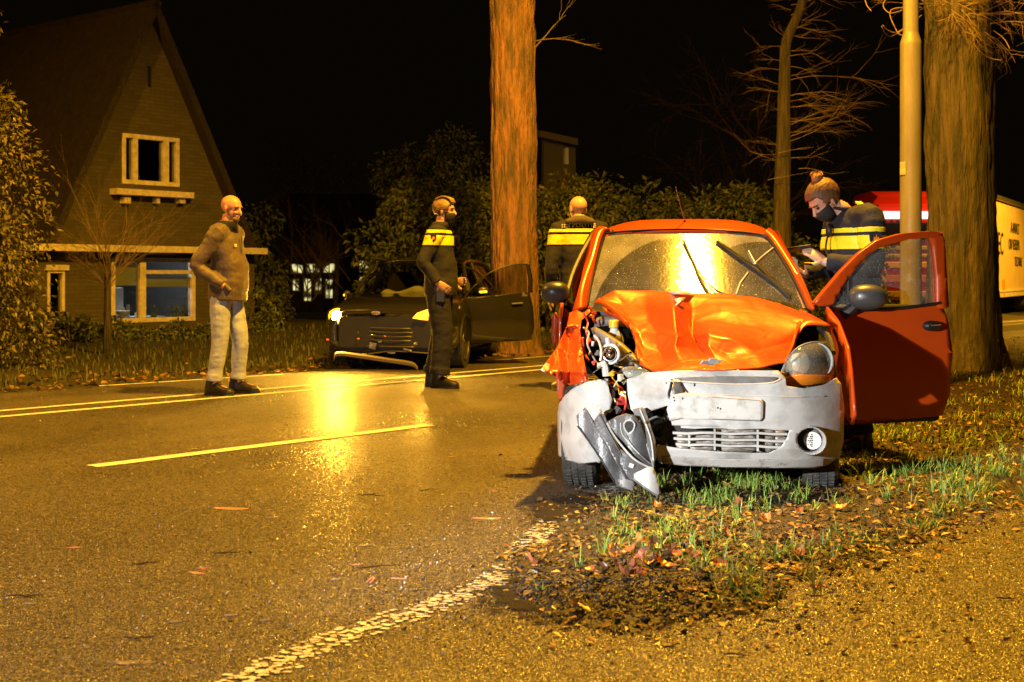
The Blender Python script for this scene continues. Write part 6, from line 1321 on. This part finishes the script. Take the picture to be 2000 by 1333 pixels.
for s, (px, py, r1) in ((-1, (678, 577, 8)), (1, (940, 568, 15))):
    c = bq(px, py, .5); k = (c.y+16.4)/F; bm = bmesh.new(); ell(bm, c, (r1*k, .05, .062)); m_ = mk('door_mirror', bm, M['mirror'], dk)
    bm = bmesh.new(); q = bq(px+(-4 if s < 0 else 4), py+(0 if s < 0 else 3), .44); tube(bm, [q+Vector((-.045 if s > 0 else -.02, 0, 0)), q+Vector((.045 if s > 0 else .02, 0, .006))], .013, 8); mk('indicator_strip', bm, M['hl2'], m_)
# open door
hx = bq(905, 640, .42); dD = BF.I.to_3x3() @ Vector((.97, .25, 0)); dD.normalize(); DL = Vector((.80, .42, 0)); DKF = Frame(BF.M @ DL, BRZ+math.atan2(dD.y, dD.x))
dr = thing('front_door', None, None)
for k_ in ('label', 'category'):
    if k_ in dr: del dr[k_]
dr.parent = dk; dr.location = DL; dr.rotation_euler = (0, 0, math.atan2(dD.y, dD.x)); dr['label'] = 'open dark front door with clear window'
dz = lambda a, b: DKF.at(a, b, 0)
bm = sheet([(896, 590), (910, 582), (970, 577), (1034, 570), (1040, 600), (1042, 640), (1038, 664), (980, 668), (918, 673), (908, 650)], lambda a, b: dz(a, b)+Vector((0, -.03*math.sin(max(0, min(1, (dz(a, b).z-.25)/.6))*3.14), 0)), step=14); mk('outer_skin', bm, M['dark'], dr, thick=.02)
a_, b_ = dz(915, 620), dz(1034, 620); bm = bmesh.new(); box(bm, ((a_.x+b_.x)/2, .06, .58), (b_.x-a_.x, .08, .55)); mk('inner_trim', bm, M['seat'], dr, bevel=.02)
bm = bmesh.new(); tube(bm, cr([dz(908, 580), dz(925, 560), dz(952, 536), (dz(985, 522)), dz(1012, 517), dz(1031, 517)], 4), .012, 6); tube(bm, [dz(1031, 517), dz(1036, 545), dz(1036, 572)], [.025, .03, .03], 6); mk('window_frame', bm, M['dark'], dr)
bm = sheet([(910, 582), (927, 560), (954, 537), (986, 523), (1012, 518), (1028, 518), (1030, 571), (970, 577)], lambda a, b: dz(a, b), step=14); mk('window_glass', bm, M['tint'], dr)
bm = bmesh.new(); c = dz(1010, 594); tube(bm, [c+Vector((-.08, -.05, 0)), c+Vector((.06, -.05, .01))], .014, 6); mk('handle', bm, M['mirror'], dr)
# rear door also ajar behind it
bm = bmesh.new(); tube(bm, cr([bq(905, 522, .9), bq(925, 528, .95), bq(940, 545, 1.0), bq(955, 575, 1.0)], 5), .012, 6); mk('seat_belt_pillar', bm, M['dark'], dk)
bm = bmesh.new(); tube(bm, [bq(903, 535, .92), bq(903, 578, .8)], .014, 6); mk('pillar_edge', bm, mat('lit_pillar_edge', (.6, .45, .25), .4), dk)  # pale tan colour stands for lamplight along the dark pillar
bm = bmesh.new(); tube(bm, [bq(914, 685, .6), bq(956, 677, 1.1)], .016, 6); mk('sill_strip', bm, M['mirror'], dk)
# loose bumper strip hanging across the front
p0_ = W(655, 692, 15.45); p1_ = W(808, 712, 15.35); p2_ = W(818, 722, 15.3)
BS = bmesh.new(); pts = cr([W(652, 700, 15.4), W(660, 690, 15.45), W(700, 694, 15.45), W(760, 703, 15.4), W(804, 710, 15.38), W(816, 720, 15.35)], 5)
loft(BS, [[p+Vector((0, 0, .018)), p+Vector((0, -.024, .0)), p+Vector((0, -.016, -.032)), p+Vector((0, .016, -.032)), p+Vector((0, .022, .012))] for p in pts])
o = mk('bumper_strip', BS, mat('scuffed_bumper_strip', (.13, .11, .09), .45), label='long grey bumper strip sagging below the front of the dark car', cat='car part')
# ================================================================ PEOPLE
SK = lambda n, c=(.62, .36, .24): mat(n, c, .45, bump=.1, bscale=90, sheen=.0)
M['skin'] = SK('skin'); M['skin_red'] = SK('skin_ruddy', (.66, .32, .20))
M['navy'] = mat('dark_uniform_cloth', (.010, .010, .015), .85, col2=(.022, .021, .027), nscale=9, bump=.3, bscale=70)
M['navyt'] = mat('dark_trouser_cloth', (.012, .012, .024), .85, bump=.3, bscale=60)
M['hivis'] = mat('yellow_reflective_cloth', (.88, .80, .02), .5, bump=.1, bscale=200)
M['tan'] = mat('brown_suede_jacket', (.135, .095, .06), .55, col2=(.09, .065, .045), nscale=6, bump=.35, bscale=50, sheen=.2)
M['jeans'] = mat('faded_jeans', (.50, .55, .72), .85, col2=(.33, .37, .5), nscale=7, bump=.35, bscale=120)
M['boot'] = mat('black_leather_boot', (.022, .020, .018), .38, bump=.3, bscale=60)
M['hairb'] = mat('brown_hair', (.16, .08, .03), .55, bump=.8, bscale=60, stretch=(1, 1, .25)); M['hairy'] = mat('fair_streaked_hair', (.30, .19, .08), .5, col2=(.12, .07, .03), nscale=22, bump=.8, bscale=60, stretch=(.3, 1, 1))
M['mask'] = mat('dark_face_mask', (.018, .018, .022), .75)
M['eye'] = mat('eye_dark', (.03, .02, .015), .2)
def lerp(a, b, t): return a+(b-a)*t
def limb(bm, pts, rad, n=16): tube(bm, cr(pts, 4), [r for r in interp(rad, 4)], n)
def interp(r, n):
    out = []
    for i in range(len(r)-1):
        for k in range(n): out.append(r[i]+(r[i+1]-r[i])*k/n)
    return out+[r[-1]]
def head_add(bm, hc, rot, s=1.0, ear=1):
    def P(x, y, z): return hc+rot @ Vector((x*s, y*s, z*s))
    def E(c, r, e=None): ell(bm, P(*c), [q*s for q in r], rot if e is None else rot @ e, sub=3)
    E((-.012, 0, .030), (.099, .077, .086)); E((.022, 0, -.030), (.064, .060, .082)); E((.045, 0, -.082), (.036, .036, .026)); E((.02, 0, -.07), (.055, .052, .036))
    E((.072, 0, .034), (.020, .048, .014)); E((.076, .030, -.022), (.016, .020, .018)); E((.076, -.030, -.022), (.016, .020, .018))
    tube(bm, [P(.078, 0, .022), P(.096, 0, 0), P(.110, 0, -.020), P(.094, 0, -.034)], [.010*s, .012*s, .016*s, .014*s], 10)
    E((.086, 0, -.052), (.012, .024, .007)); E((.084, 0, -.062), (.012, .020, .007)); E((.072, 0, -.088), (.016, .018, .014))
    for q in (-1, 1): E((-.008, q*.078, -.006), (.018, .008, .030), Euler((0, R(-12), q*R(18))).to_matrix()); E((-.004, q*.076, -.03), (.010, .008, .014))
def hand(bm, w, d, nrm, s=1.0, curl=.5, side=1):
    """w wrist, d direction of the fingers, nrm back-of-hand normal"""
    d = d.normalized(); nrm = (nrm-d*nrm.dot(d)).normalized(); sd = d.cross(nrm)*side
    pr = [ring(w+d*t*s, sd*a*s, nrm*b*s, 14, .75) for t, a, b in [(-.01, .026, .020), (.02, .034, .018), (.06, .041, .016), (.088, .040, .013)]]; loft(bm, pr)
    for i, (off, L_) in enumerate([(.030, .068), (.010, .078), (-.011, .073), (-.031, .058)]):
        b = w+d*.084*s+sd*off*s; dirs = d.copy(); pts = [b-d*.02*s, b]; p = b
        for k in range(3):
            dirs = (dirs-nrm*curl*(.55+.25*k)).normalized(); p = p+dirs*L_*s*(.42, .32, .26)[k]; pts.append(p)
        tube(bm, pts, [.0088*s, .0092*s, .0085*s, .0078*s, .0062*s], 8)
    b = w+d*.022*s+sd*.030*s; t1 = (d*.6+sd*.85-nrm*.25).normalized(); t2 = (d*.95+sd*.25-nrm*.3*(1+curl)).normalized()
    tube(bm, [b, b+t1*.038*s, b+t1*.038*s+t2*.034*s, b+t1*.038*s+t2*.060*s], [.014*s, .012*s, .010*s, .008*s], 8)
def bands(jk, parent, cuts, mt, off=.004, names='reflective_band'):
    for (za, zb2, shear) in cuts:
        bm = bmesh.new(); bm.from_mesh(jk.data)
        for z_, no in ((zb2, 1), (za, -1)):
            n_ = Vector((0, 0, no)); 
            bmesh.ops.bisect_plane(bm, geom=bm.verts[:]+bm.edges[:]+bm.faces[:], plane_co=(0, 0, z_), plane_no=n_+Vector((shear*no, 0, 0)), clear_outer=True)
        bm.normal_update()
        if not bm.verts: bm.free(); continue
        nn = [(v, v.normal.copy()) for v in bm.verts]
        for v, n_ in nn: v.co += n_*off
        mk(names, bm, mt, parent, thick=.003)
def boot(parent, ank, toe, s=1.0, name='boot', sh=.16):
    """ank: ankle point, toe: horizontal unit vector"""
    t = Vector((toe[0], toe[1], 0)).normalized(); l = Vector((-t.y, t.x, 0)); a = Vector((ank[0], ank[1], 0)); bm = bmesh.new()
    loft(bm, [ring(a+t*x*s+Vector((0, 0, z*s)), l*w*s, Vector((0, 0, h*s)), 16, .7) for x, z, w, h in [(-.085, .055, .020, .035), (-.075, .055, .036, .048), (-.03, .058, .042, .052), (.03, .062, .040, .055), (.09, .048, .046, .042), (.14, .042, .048, .034), (.175, .036, .040, .026), (.195, .030, .022, .016)]])
    loft(bm, [ring(a+t*x*s+Vector((0, 0, z*s)), t*r1*s, l*r2*s, 16) for z, x, r1, r2 in [(.03, -.02, .06, .040), (.10, -.025, .058, .044), (sh, -.02, .056, .050), (sh+.03, -.02, .058, .052)]])
    o = mk(name, bm, M['boot'], parent); remesh(o, .009, 2)
    bm = bmesh.new(); n = 18; out = [(-.092, .0), (-.08, .034), (-.03, .042), (.04, .040), (.10, .050), (.15, .050), (.185, .036), (.204, 0), (.185, -.036), (.15, -.050), (.10, -.050), (.04, -.040), (-.03, -.042), (-.08, -.034)]
    loft(bm, [[a+t*x*s+l*y*s+Vector((0, 0, z)) for x, y in out] for z in (.001, .024*s)]); mk('sole', bm, M['black'], o, sharp=40)
    bm = bmesh.new()
    for k in range(5):
        x = .055+.0-.018*k+.03; z = .105+.014*k; c = a+t*(x-.005)*s+Vector((0, 0, z*s-.004)); tube(bm, [c-l*.022*s, c+Vector((0, 0, .004))+t*.004, c+l*.022*s], .0028*s, 5)
    mk('laces', bm, M['black'], o)
    return o
def person(label, loc, rz, J, h=1.8, sleeve=None, jm='navy', tm='navyt', skin='skin', group=None, hem=.80, lift=0.0, belly=0.0, vox=.0085, hands=True, jopen=0, tfit=(.098, .072, .058), shoulderw=.2):
    s = h/1.8; P = thing('person', label, 'person', loc, rz, group); V = lambda q: Vector(q)*s
    Jv = {k: V(v) for k, v in J.items() if isinstance(v, tuple) and len(v) == 3 and not isinstance(v[0], tuple)}
    hrot = Euler(J.get('hrot', (0, 0, 0))).to_matrix() if not isinstance(J.get('hrot'), Matrix) else J['hrot']
    sp = J.get('spine', [(0, 0, .93), (0, 0, 1.05), (0, 0, 1.22), (0, 0, 1.38), (0, 0, 1.47)]); sp = [V(p) for p in sp]
    tr = Matrix.Rotation(J.get('twist', 0), 3, 'Z')
    F_, L_ = tr @ Vector((1, 0, 0)), tr @ Vector((0, 1, 0))
    # --- body, one continuous mesh
    bm = bmesh.new()
    prof = [(.10, .155), (.098, .14), (.105, .155), (.105, .17), (.07, .11)]
    loft(bm, [ring(c, F_*a*s, L_*b*s, 24) for c, (a, b) in zip(sp, prof)])
    ell(bm, sp[0]+Vector((0, 0, -.04))*s, (.10*s, .15*s, .11*s), sub=3)
    nb = sp[-1]; hc = Jv['head']
    tube(bm, [nb-Vector((0, 0, .05))*s, nb.lerp(hc, .35), hc+hrot @ Vector((-.012, 0, -.06))*s], [.075*s, .058*s, .055*s], 16)
    head_add(bm, hc, hrot, s)
    for q in ('l', 'r'):
        sh, el, wr = Jv['sh'+q], Jv['el'+q], Jv['wr'+q]; tube(bm, cr([nb.lerp(sh, .4), sh, el, wr], 3), interp([.055*s, .056*s, .042*s, .028*s], 3), 14)
        hp_, kn, an_ = Jv['hp'+q], Jv['kn'+q], Jv['an'+q]; tube(bm, cr([hp_, kn, an_, an_+Vector((0, 0, -.04))*s], 3), interp([.082*s, .055*s, .038*s, .036*s], 3), 14)
        ft = Vector(J['toe'+q]+(0,)).normalized(); tube(bm, [an_-ft*.05*s+Vector((0, 0, -.03))*s, an_+ft*.05*s+Vector((0, 0, -.03))*s, an_+ft*.14*s+Vector((0, 0, -.045))*s], [.032*s, .034*s, .025*s], 10)
        if hands:
            hd_ = J.get('hd'+q); d = Vector(hd_[0]) if hd_ else (wr-el).normalized(); nr = Vector(hd_[1]) if hd_ else Vector((0, 1 if q == 'l' else -1, 0)); hand(bm, wr, d, nr, s, hd_[2] if hd_ else .3, -1 if q == 'l' else 1)
    body = mk('body', bm, M[skin], P); remesh(body, vox*.8, 2, .4)
    for q in (-1, 1):
        bm = bmesh.new(); ell(bm, hc+hrot @ Vector((.078, q*.031, .008))*s, (.011*s, .012*s, .007*s), hrot); mk('eye', bm, M['eye'], P)
        bm = bmesh.new(); tube(bm, [hc+hrot @ Vector(v)*s for v in ((.090, q*.014, .028), (.090, q*.032, .033), (.076, q*.050, .028))], .0045*s, 6); mk('eyebrow', bm, M[J.get('brow', 'hairb')], P)
    # --- trousers
    bm = bmesh.new(); loft(bm, [ring(sp[0]+Vector((0, 0, z))*s, F_*a*s, L_*b*s, 24) for z, a, b in [(-.10, .10, .16), (-.03, .118, .172), (.05, .115, .165), (.10, .11, .155)]])
    t0, t1, t2 = tfit
    for q in ('l', 'r'):
        hp_, kn, an_ = Jv['hp'+q], Jv['kn'+q], Jv['an'+q]; up = (an_-kn)
        tube(bm, cr([hp_, hp_.lerp(kn, .5), kn, kn.lerp(an_, .5), an_+Vector((0, 0, .045))*s], 3), interp([t0*s, t0*.92*s, t1*s, (t1+t2)/2*1.02*s, t2*s], 3), 16)
        tube(bm, [an_+Vector((.006, 0, .09))*s, an_+Vector((0, 0, .03))*s], [t2*s*1.12, t2*s*1.15], 16)
    tz = mk('trousers', bm, M[tm], P); remesh(tz, vox, 3); rough(tz, .0045, 6, 3, (1, 1, 2.4)); rough(tz, .002, 22, 5)
    # --- jacket
    bm = bmesh.new(); hz = hem-.93
    J_ = [(hz, .128+belly*.8, .185), (hz+.06, .130+belly, .19), (sp[1].z/s-.93+.0, .128+belly, .182), (.24, .130+belly*.6, .185), (.36, .132, .195), (.47+lift, .128, .195), (.52+lift, .10, .16), (.565+lift, .075, .095)]
    def spine_at(z):
        zz_ = (z+.93)*s
        if zz_ <= sp[0].z: return sp[0]+Vector((0, 0, zz_-sp[0].z))
        for a, b in zip(sp, sp[1:]):
            if a.z <= zz_ <= b.z: return a.lerp(b, (zz_-a.z)/(b.z-a.z))
        return sp[-1]+(hc-sp[-1])*min(1, (zz_-sp[-1].z)/max(.05, (hc-sp[-1]).z))*.6*Vector((1, 1, 0)).length*.6+Vector((0, 0, 0)) if False else sp[-1]+Vector((0, 0, zz_-sp[-1].z))
    rg = []
    for z, a, b in J_:
        c = spine_at(z); rg.append(ring(c+F_*(belly*.5 if z < .3 else 0)*s, F_*a*s, L_*b*s, 28, .9))
    loft(bm, rg)
    for q in ('l', 'r'):
        sh, el, wr = Jv['sh'+q], Jv['el'+q], Jv['wr'+q]; e = wr.lerp(el, .06)
        tube(bm, cr([nb.lerp(sh, .45)-Vector((0, 0, .02)), sh, sh.lerp(el, .5), el, el.lerp(e, .5), e], 3), interp([.085*s, .084*s, .074*s, .064*s, .056*s, .050*s], 3), 18)
    jk = mk('jacket', bm, M[jm], P); remesh(jk, vox, 4); rough(jk, .008, 5.5, 7, (1, 1, 1.7)); rough(jk, .0025, 19, 2)
    # collar
    bm = bmesh.new(); cc = nb+Vector((.0, 0, .055))*s; cc2 = nb.lerp(hc, .45)
    loft(bm, [ring(cc-Vector((0, 0, .03))*s, F_*.088*s, L_*.092*s, 24), ring(cc2, F_*.074*s, L_*.074*s, 24)], cap=False); mk('collar', bm, M[jm], P, thick=.012)
    return P, jk, Jv, s, hc, hrot, body
def stand(arm='down', lean=0.0, st=.1):
    J = dict(head=(.02, 0, 1.675), shl=(0, .185, 1.44), shr=(0, -.185, 1.44), ell=(-.03, .235, 1.14), elr=(-.03, -.235, 1.14), wrl=(.05, .22, .90), wrr=(.05, -.22, .90),
             hpl=(0, .09, .90), hpr=(0, -.09, .90), knl=(.02, .10, .49), knr=(.02, -.10, .49), anl=(-.01, .11, .10), anr=(-.01, -.11, .10), toel=(1, .15), toer=(1, -.15)); return J
# 1. bald man in brown jacket, hand in pocket, faces right
g1 = G(443, 771); J = stand()
J.update(head=(.045, 0, 1.665), hrot=Euler((0, R(14), R(-12))).to_matrix(), elr=(-.17, -.25, 1.15), wrr=(.07, -.19, .97), ell=(-.10, .24, 1.14), wrl=(.08, .17, .97),
         spine=[(-.01, 0, .93), (0, 0, 1.05), (.01, 0, 1.22), (-.005, 0, 1.38), (-.01, 0, 1.47)], hpr=(-.02, -.09, .90), knr=(-.01, -.11, .50), anr=(-.06, -.13, .10), knl=(.08, .10, .49), anl=(.05, .13, .10), hdr=((.8, .5, -.5), (0, -1, 0), .8), hdl=((.8, -.5, -.5), (0, 1, 0), .8))
P1, jk, Jv, s, hc, hr, bd = person('bald bearded man in brown jacket and faded jeans standing on the double line', g1, R(-14), J, 1.87, jm='tan', tm='jeans', skin='skin_red', hem=.84, belly=.04, hands=False, tfit=(.098, .076, .062))
for q, c in (('r', Jv['anr']), ('l', Jv['anl'])): boot(P1, c, (1, -.12 if q == 'r' else .1), 1.04, sh=.13)
bm = bmesh.new()
ell(bm, hc+hr @ Vector((.058, 0, -.080))*s, (.041*s, .042*s, .032*s), hr, 3); mk('grey_beard', bm, mat('grey_stubble', (.22, .15, .10), .9, bump=.6, bscale=120), P1)
bm = bmesh.new(); loft(bm, [ring(Vector((.0, 0, 1.47))*s, (.10*s, 0, 0), (0, .105*s, 0), 20), ring(Vector((.015, 0, 1.545))*s, (.082*s, 0, 0), (0, .082*s, 0), 20), ring(Vector((-.005, 0, 1.55))*s, (.088*s, 0, 0), (0, .09*s, 0), 20), ring(Vector((-.02, 0, 1.46))*s, (.12*s, 0, 0), (0, .13*s, 0), 20)], cap=False); mk('dark_collar', bm, M['navy'], P1, thick=.008)
bm = bmesh.new(); tube(bm, [Vector((.148, -.01, z))*s for z in (1.42, 1.25, 1.1, .95, .86)], .005, 6); mk('zip', bm, M['steel'], P1)
bm = bmesh.new(); box(bm, Vector((.125, -.085, 1.33))*s, (.012, .05, .03)); mk('chest_badge', bm, M['white_plastic'], P1, bevel=.004)
bm = bmesh.new(); tube(bm, [Vector((.03, -.175, 1.02))*s, Vector((.11, -.165, .93))*s], .022, 10); mk('pocket_flap', bm, M['tan'], P1)
# 2. officer with mask, faces right
g2 = G(858, 757); J = stand()
J.update(head=(.05, 0, 1.665), hrot=Euler((0, R(6), R(-4))).to_matrix(), elr=(-.10, -.25, 1.18), wrr=(.03, -.22, .985), ell=(-.05, .24, 1.16), wrl=(.13, .16, 1.0), hdr=((.8, .2, -.6), (0, -1, 0), .6), hdl=((1, -.5, 0), (0, 1, 0), .5),
         anr=(.02, -.09, .10), anl=(-.07, .09, .10), knr=(.05, -.09, .5), knl=(.0, .09, .5))
P2, jk, Jv, s, hc, hr, bd = person('masked officer with fair swept hair and yellow-banded jacket beside the dark car', g2, R(-8), J, 1.89, hem=.86, lift=.03, belly=.028, tfit=(.118, .098, .088))
for c, tt in ((Jv['anr'], (1, -.25)), (Jv['anl'], (1, .1))): boot(P2, c, tt, 1.05, sh=.2)
bands(jk, P2, [(1.335*s, 1.425*s, 0), (1.447*s, 1.475*s, 0)], M['hivis'])
def facemask(P, hc, hr, s):
    bm = bmesh.new(); loft(bm, [ring(hc+hr @ Vector((.040, 0, z))*s, hr @ Vector((a*s, 0, 0)), hr @ Vector((0, b*s, 0)), 24) for z, a, b in [(-.012, .066, .058), (-.035, .076, .062), (-.07, .066, .056), (-.105, .040, .044)]], cap=False)
    for v in list(bm.verts):
        if (hr.inverted() @ (v.co-hc)).x < .012*s: bm.verts.remove(v)
    mk('face_mask', bm, M['mask'], P, thick=.003)
    bm = bmesh.new()
    for q in (-1, 1): tube(bm, [hc+hr @ Vector(v)*s for v in ((.03, q*.064, -.02), (-.01, q*.083, .01), (-.02, q*.082, -.02), (.02, q*.066, -.06))], .0022, 5)
    mk('mask_loop', bm, M['mask'], P)
def haircap(P, hc, hr, s, mt, front=.045, low=-.03, puff=.010, name='hair'):
    bm = bmesh.new(); q = bmesh.ops.create_icosphere(bm, subdivisions=4, radius=1)
    for v in bm.verts: 
        c = v.co.copy(); n_ = .5*noise.noise(Vector((c.x*2.5, c.y*9, c.z*3))); v.co = Vector((-.012+(.099+puff)*c.x*(1+.05*n_), (.077+puff)*c.y*(1+.05*n_), .032+(.087+puff*1.2)*c.z*(1+.1*n_)))
    for v in [v for v in bm.verts if v.co.x > front+.2*max(0, v.co.z-.05) and v.co.z < .07 or v.co.z < low+.0 and v.co.x > -.02 or v.co.z < -.05]: bm.verts.remove(v)
    for v in bm.verts: v.co = hc+hr @ (v.co*s)
    return mk(name, bm, M[mt], P, thick=.004)
facemask(P2, hc, hr, s); haircap(P2, hc, hr, s, 'hairy', .062, .0, .010)
bm = bmesh.new()
for k in range(16): y = -.06+.008*k; tube(bm, cr([hc+hr @ Vector(v)*s for v in ((.075, y, .085), (.05, y*1.05, .118), (-.02, y, .13), (-.08, y*.9, .10))], 4), .009*s, 5)
mk('swept_fringe', bm, M['hairy'], P2)
def crest(P, c, nrm, s_=1, mt2='amber'):
    nrm = nrm.normalized(); rt = Vector((0, 0, 1)).cross(nrm).normalized(); up = nrm.cross(rt)
    o_ = [(-.032, .035), (0, .042), (.032, .035), (.030, -.01), (.0, -.045), (-.030, -.01)]
    bm = bmesh.new(); loft(bm, [[c+rt*x*s_+up*y*s_+nrm*d for x, y in o_] for d in (-.01, .008)]); b = mk('shoulder_badge', bm, M['navy'], P, sharp=30)
    bm = bmesh.new(); fl = [(-.016, -.005), (-.012, .012), (-.004, .006), (0, .024), (.006, .006), (.013, .012), (.015, -.006), (0, -.018)]; loft(bm, [[c+rt*x*s_+up*y*s_+nrm*d for x, y in fl] for d in (.007, .012)]); mk('flame_emblem', bm, M[mt2], b, sharp=30)
crest(P2, Vector((.0, -.275, 1.40))*s, Vector((0.1, -1, .1)), .9)
bm = bmesh.new(); box(bm, Vector((.02, -.165, 1.49))*s, (.05, .05, .012)); mk('epaulette', bm, M['hivis'], P2)
bm = bmesh.new(); loft(bm, [ring(Vector((0, 0, z))*s, (.135*s, 0, 0), (0, .19*s, 0), 24) for z in (.90, .945)]); bl = mk('duty_belt', bm, M['boot'], P2)
bm = bmesh.new(); box(bm, Vector((.05, -.19, .88))*s, (.09, .05, .16)); mk('holster', bm, M['boot'], P2, bevel=.01)
# 3. bald officer seen from behind, hood down
g3 = W(1132, 760, 13.0); g3.z = 0; J = stand()
J.update(head=(.06, .01, 1.665), hrot=Euler((0, R(12), R(22))).to_matrix(), twist=0, elr=(-.02, -.25, 1.14), wrr=(.10, -.2, .93), ell=(-.03, .26, 1.12), wrl=(.03, .27, .88), shl=(0, .19, 1.475), shr=(0, -.19, 1.475), spine=[(0, 0, .93), (0, 0, 1.05), (0, 0, 1.22), (0, 0, 1.38), (.01, 0, 1.49)], anl=(-.05, .16, .10), knl=(0, .13, .5), anr=(.05, -.12, .1))
P3, jk, Jv, s, hc, hr, bd = person('bald officer seen from behind with hood down and yellow back bands', g3, R(92), J, 1.89, hem=.86, lift=.055, tfit=(.10, .08, .07))
for c, tt in ((Jv['anr'], (1, -.1)), (Jv['anl'], (.9, .3))): boot(P3, c, tt, 1.05, sh=.2)
bands(jk, P3, [(1.335*s, 1.425*s, 0), (1.447*s, 1.475*s, 0)], M['hivis'])
bm = bmesh.new(); tube(bm, cr([Vector(v)*s for v in ((.07, -.11, 1.53), (-.03, -.115, 1.545), (-.09, -.07, 1.555), (-.105, 0, 1.56), (-.09, .07, 1.555), (-.03, .115, 1.545), (.07, .11, 1.53))], 5), interp([.022, .03, .036, .040, .036, .03, .022], 5), 14)
loft(bm, [ring(Vector((-.09, 0, z))*s, (.045*s, 0, 0), (0, b*s, 0), 16) for z, b in [(1.525, .08), (1.535, .14), (1.555, .13), (1.585, .085), (1.60, .05)]]); hd = mk('hood', bm, mat('brown_grey_hood', (.10, .075, .055), .85, bump=.3, bscale=60), P3); remesh(hd, .012, 4)
bv = BVHTree.FromPolygons([v.co for v in jk.data.vertices], [p.vertices for p in jk.data.polygons])
bmt = text_bm('POLITIE', .058*s, .0015, 'LEFT', 1.1); 
for v in bmt.verts:
    y = .075*s-v.co.x; z = 1.492*s+v.co.y; hit = bv.ray_cast(Vector((-.6, y, z)), Vector((1, 0, 0))); x = hit[0].x if hit[0] else -.12; v.co = Vector((x-.004-v.co.z, y, z))
mk('lettering', bmt, M['hivis'], P3, smooth=False)
bm = bmesh.new()
for i in range(4):
    for j in range(2):
        y = (.165-.021*i)*s; z = (1.496+.020*j)*s; hit = bv.ray_cast(Vector((-.6, y, z)), Vector((1, 0, 0)))
        if hit[0]: box(bm, (hit[0].x-.003, y, z), (.004, .013, .012))
mk('checker_print', bm, M['white_plastic'], P3, smooth=False, kind='stuff')
# 4. officer with bun, looking down at a phone, facing left
g4 = W(1668, 900, 8.4); g4.z = 0; J = stand()
J.update(head=(.185, .02, 1.545), hrot=Euler((0, R(46), R(14))).to_matrix(), spine=[(0, 0, .93), (0, 0, 1.05), (.01, 0, 1.22), (.0, 0, 1.38), (.03, 0, 1.46)], twist=R(22),
         shl=(-.05, .19, 1.43), shr=(.06, -.18, 1.42), ell=(-.04, .27, 1.14), wrl=(.22, .17, 1.17), elr=(.10, -.22, 1.15), wrr=(.31, .0, 1.09),
         hdl=((.8, -.15, .55), (-.45, .85, .45), .45), hdr=((.45, .35, .35), (.2, -.2, -1), .6), anl=(-.02, .07, .1), anr=(.05, -.1, .1), knl=(.02, .09, .49))
P4, jk, Jv, s, hc, hr, bd = person('masked officer with hair in a bun looking down at a phone behind the open door', g4, R(180), J, 1.83, hem=.84, tfit=(.10, .078, .07), vox=.0075)
for c, tt in ((Jv['anr'], (1, -.1)), (Jv['anl'], (1, .3))): boot(P4, c, tt, .98, sh=.2)
bands(jk, P4, [(1.245*s, 1.325*s, 0), (1.345*s, 1.372*s, 0)], M['hivis'])
facemask(P4, hc, hr, s); haircap(P4, hc, hr, s, 'hairb', .052, -.015, .012)
bm = bmesh.new(); bc = hc+hr @ Vector((-.055, 0, .128))*s
for k in range(5): ell(bm, bc+Vector((random.uniform(-.012, .012), random.uniform(-.012, .012), random.uniform(-.008, .012))), (.033*s, .031*s, .028*s), Euler((random.random(), random.random(), 0)).to_matrix())
for k in range(26):
    a_ = random.random()*6.28; tube(bm, cr([bc+Vector((math.cos(a_)*.026, math.sin(a_)*.026, .01)), bc+Vector((math.cos(a_+.5)*.040, math.sin(a_+.5)*.038, .028)), bc+Vector((math.cos(a_+1)*.030, math.sin(a_+1)*.03, .045))], 3), .0016, 4)
mk('hair_bun', bm, mat('light_hair_bun', (.42, .20, .07), .55, bump=.8, bscale=70), P4)
bm = bmesh.new(); tube(bm, [bc+Vector((0, 0, -.028)), bc+Vector((0, 0, -.014))], .020, 12); mk('hair_tie', bm, M['mask'], P4)
bv = BVHTree.FromPolygons([v.co for v in jk.data.vertices], [p.vertices for p in jk.data.polygons]); hit = bv.ray_cast(Vector((-.05, .8, 1.30))*s, Vector((0, -1, 0)))
crest(P4, (hit[0] if hit[0] else Vector((-.05, .27, 1.3)))+Vector((0, .006, 0)), Vector((-.1, 1, .12)), 1.15)
for q in (-1, 1):
    hit = bv.ray_cast(Vector((0, q*.13, 1.8))*s, Vector((0, 0, -1)))
    if hit[0]: bm = bmesh.new(); box(bm, hit[0]+Vector((0, 0, .004)), (.035, .075, .010), Euler((R(-q*14), 0, 0)).to_matrix()); mk('epaulette', bm, M['hivis'], P4)
bm = bmesh.new(); ell(bm, Vector((.165, .05, 1.36))*s, (.02, .028, .045)); mk('radio_microphone', bm, M['black'], P4)
bm = bmesh.new(); tube(bm, cr([Vector(v)*s for v in ((.17, .05, 1.34), (.19, .08, 1.24), (.15, .12, 1.15))], 4), .006, 6); mk('radio_cord', bm, M['cable'], P4)
# the phone
pm = Frame(g4, R(180)); hp4 = pm.M @ (Jv['wrl']+Vector((.13, -.06, .045))*s); bm = bmesh.new(); box(bm, (0, 0, 0), (.078, .150, .010)); 
ph_ = mk('phone', bm, M['black'], bevel=.004, label='dark phone held flat in both hands of the officer with a bun', cat='phone'); ph_.location = W(1562, 486, hp4.y); ph_.rotation_euler = (R(-8), R(18), R(68))
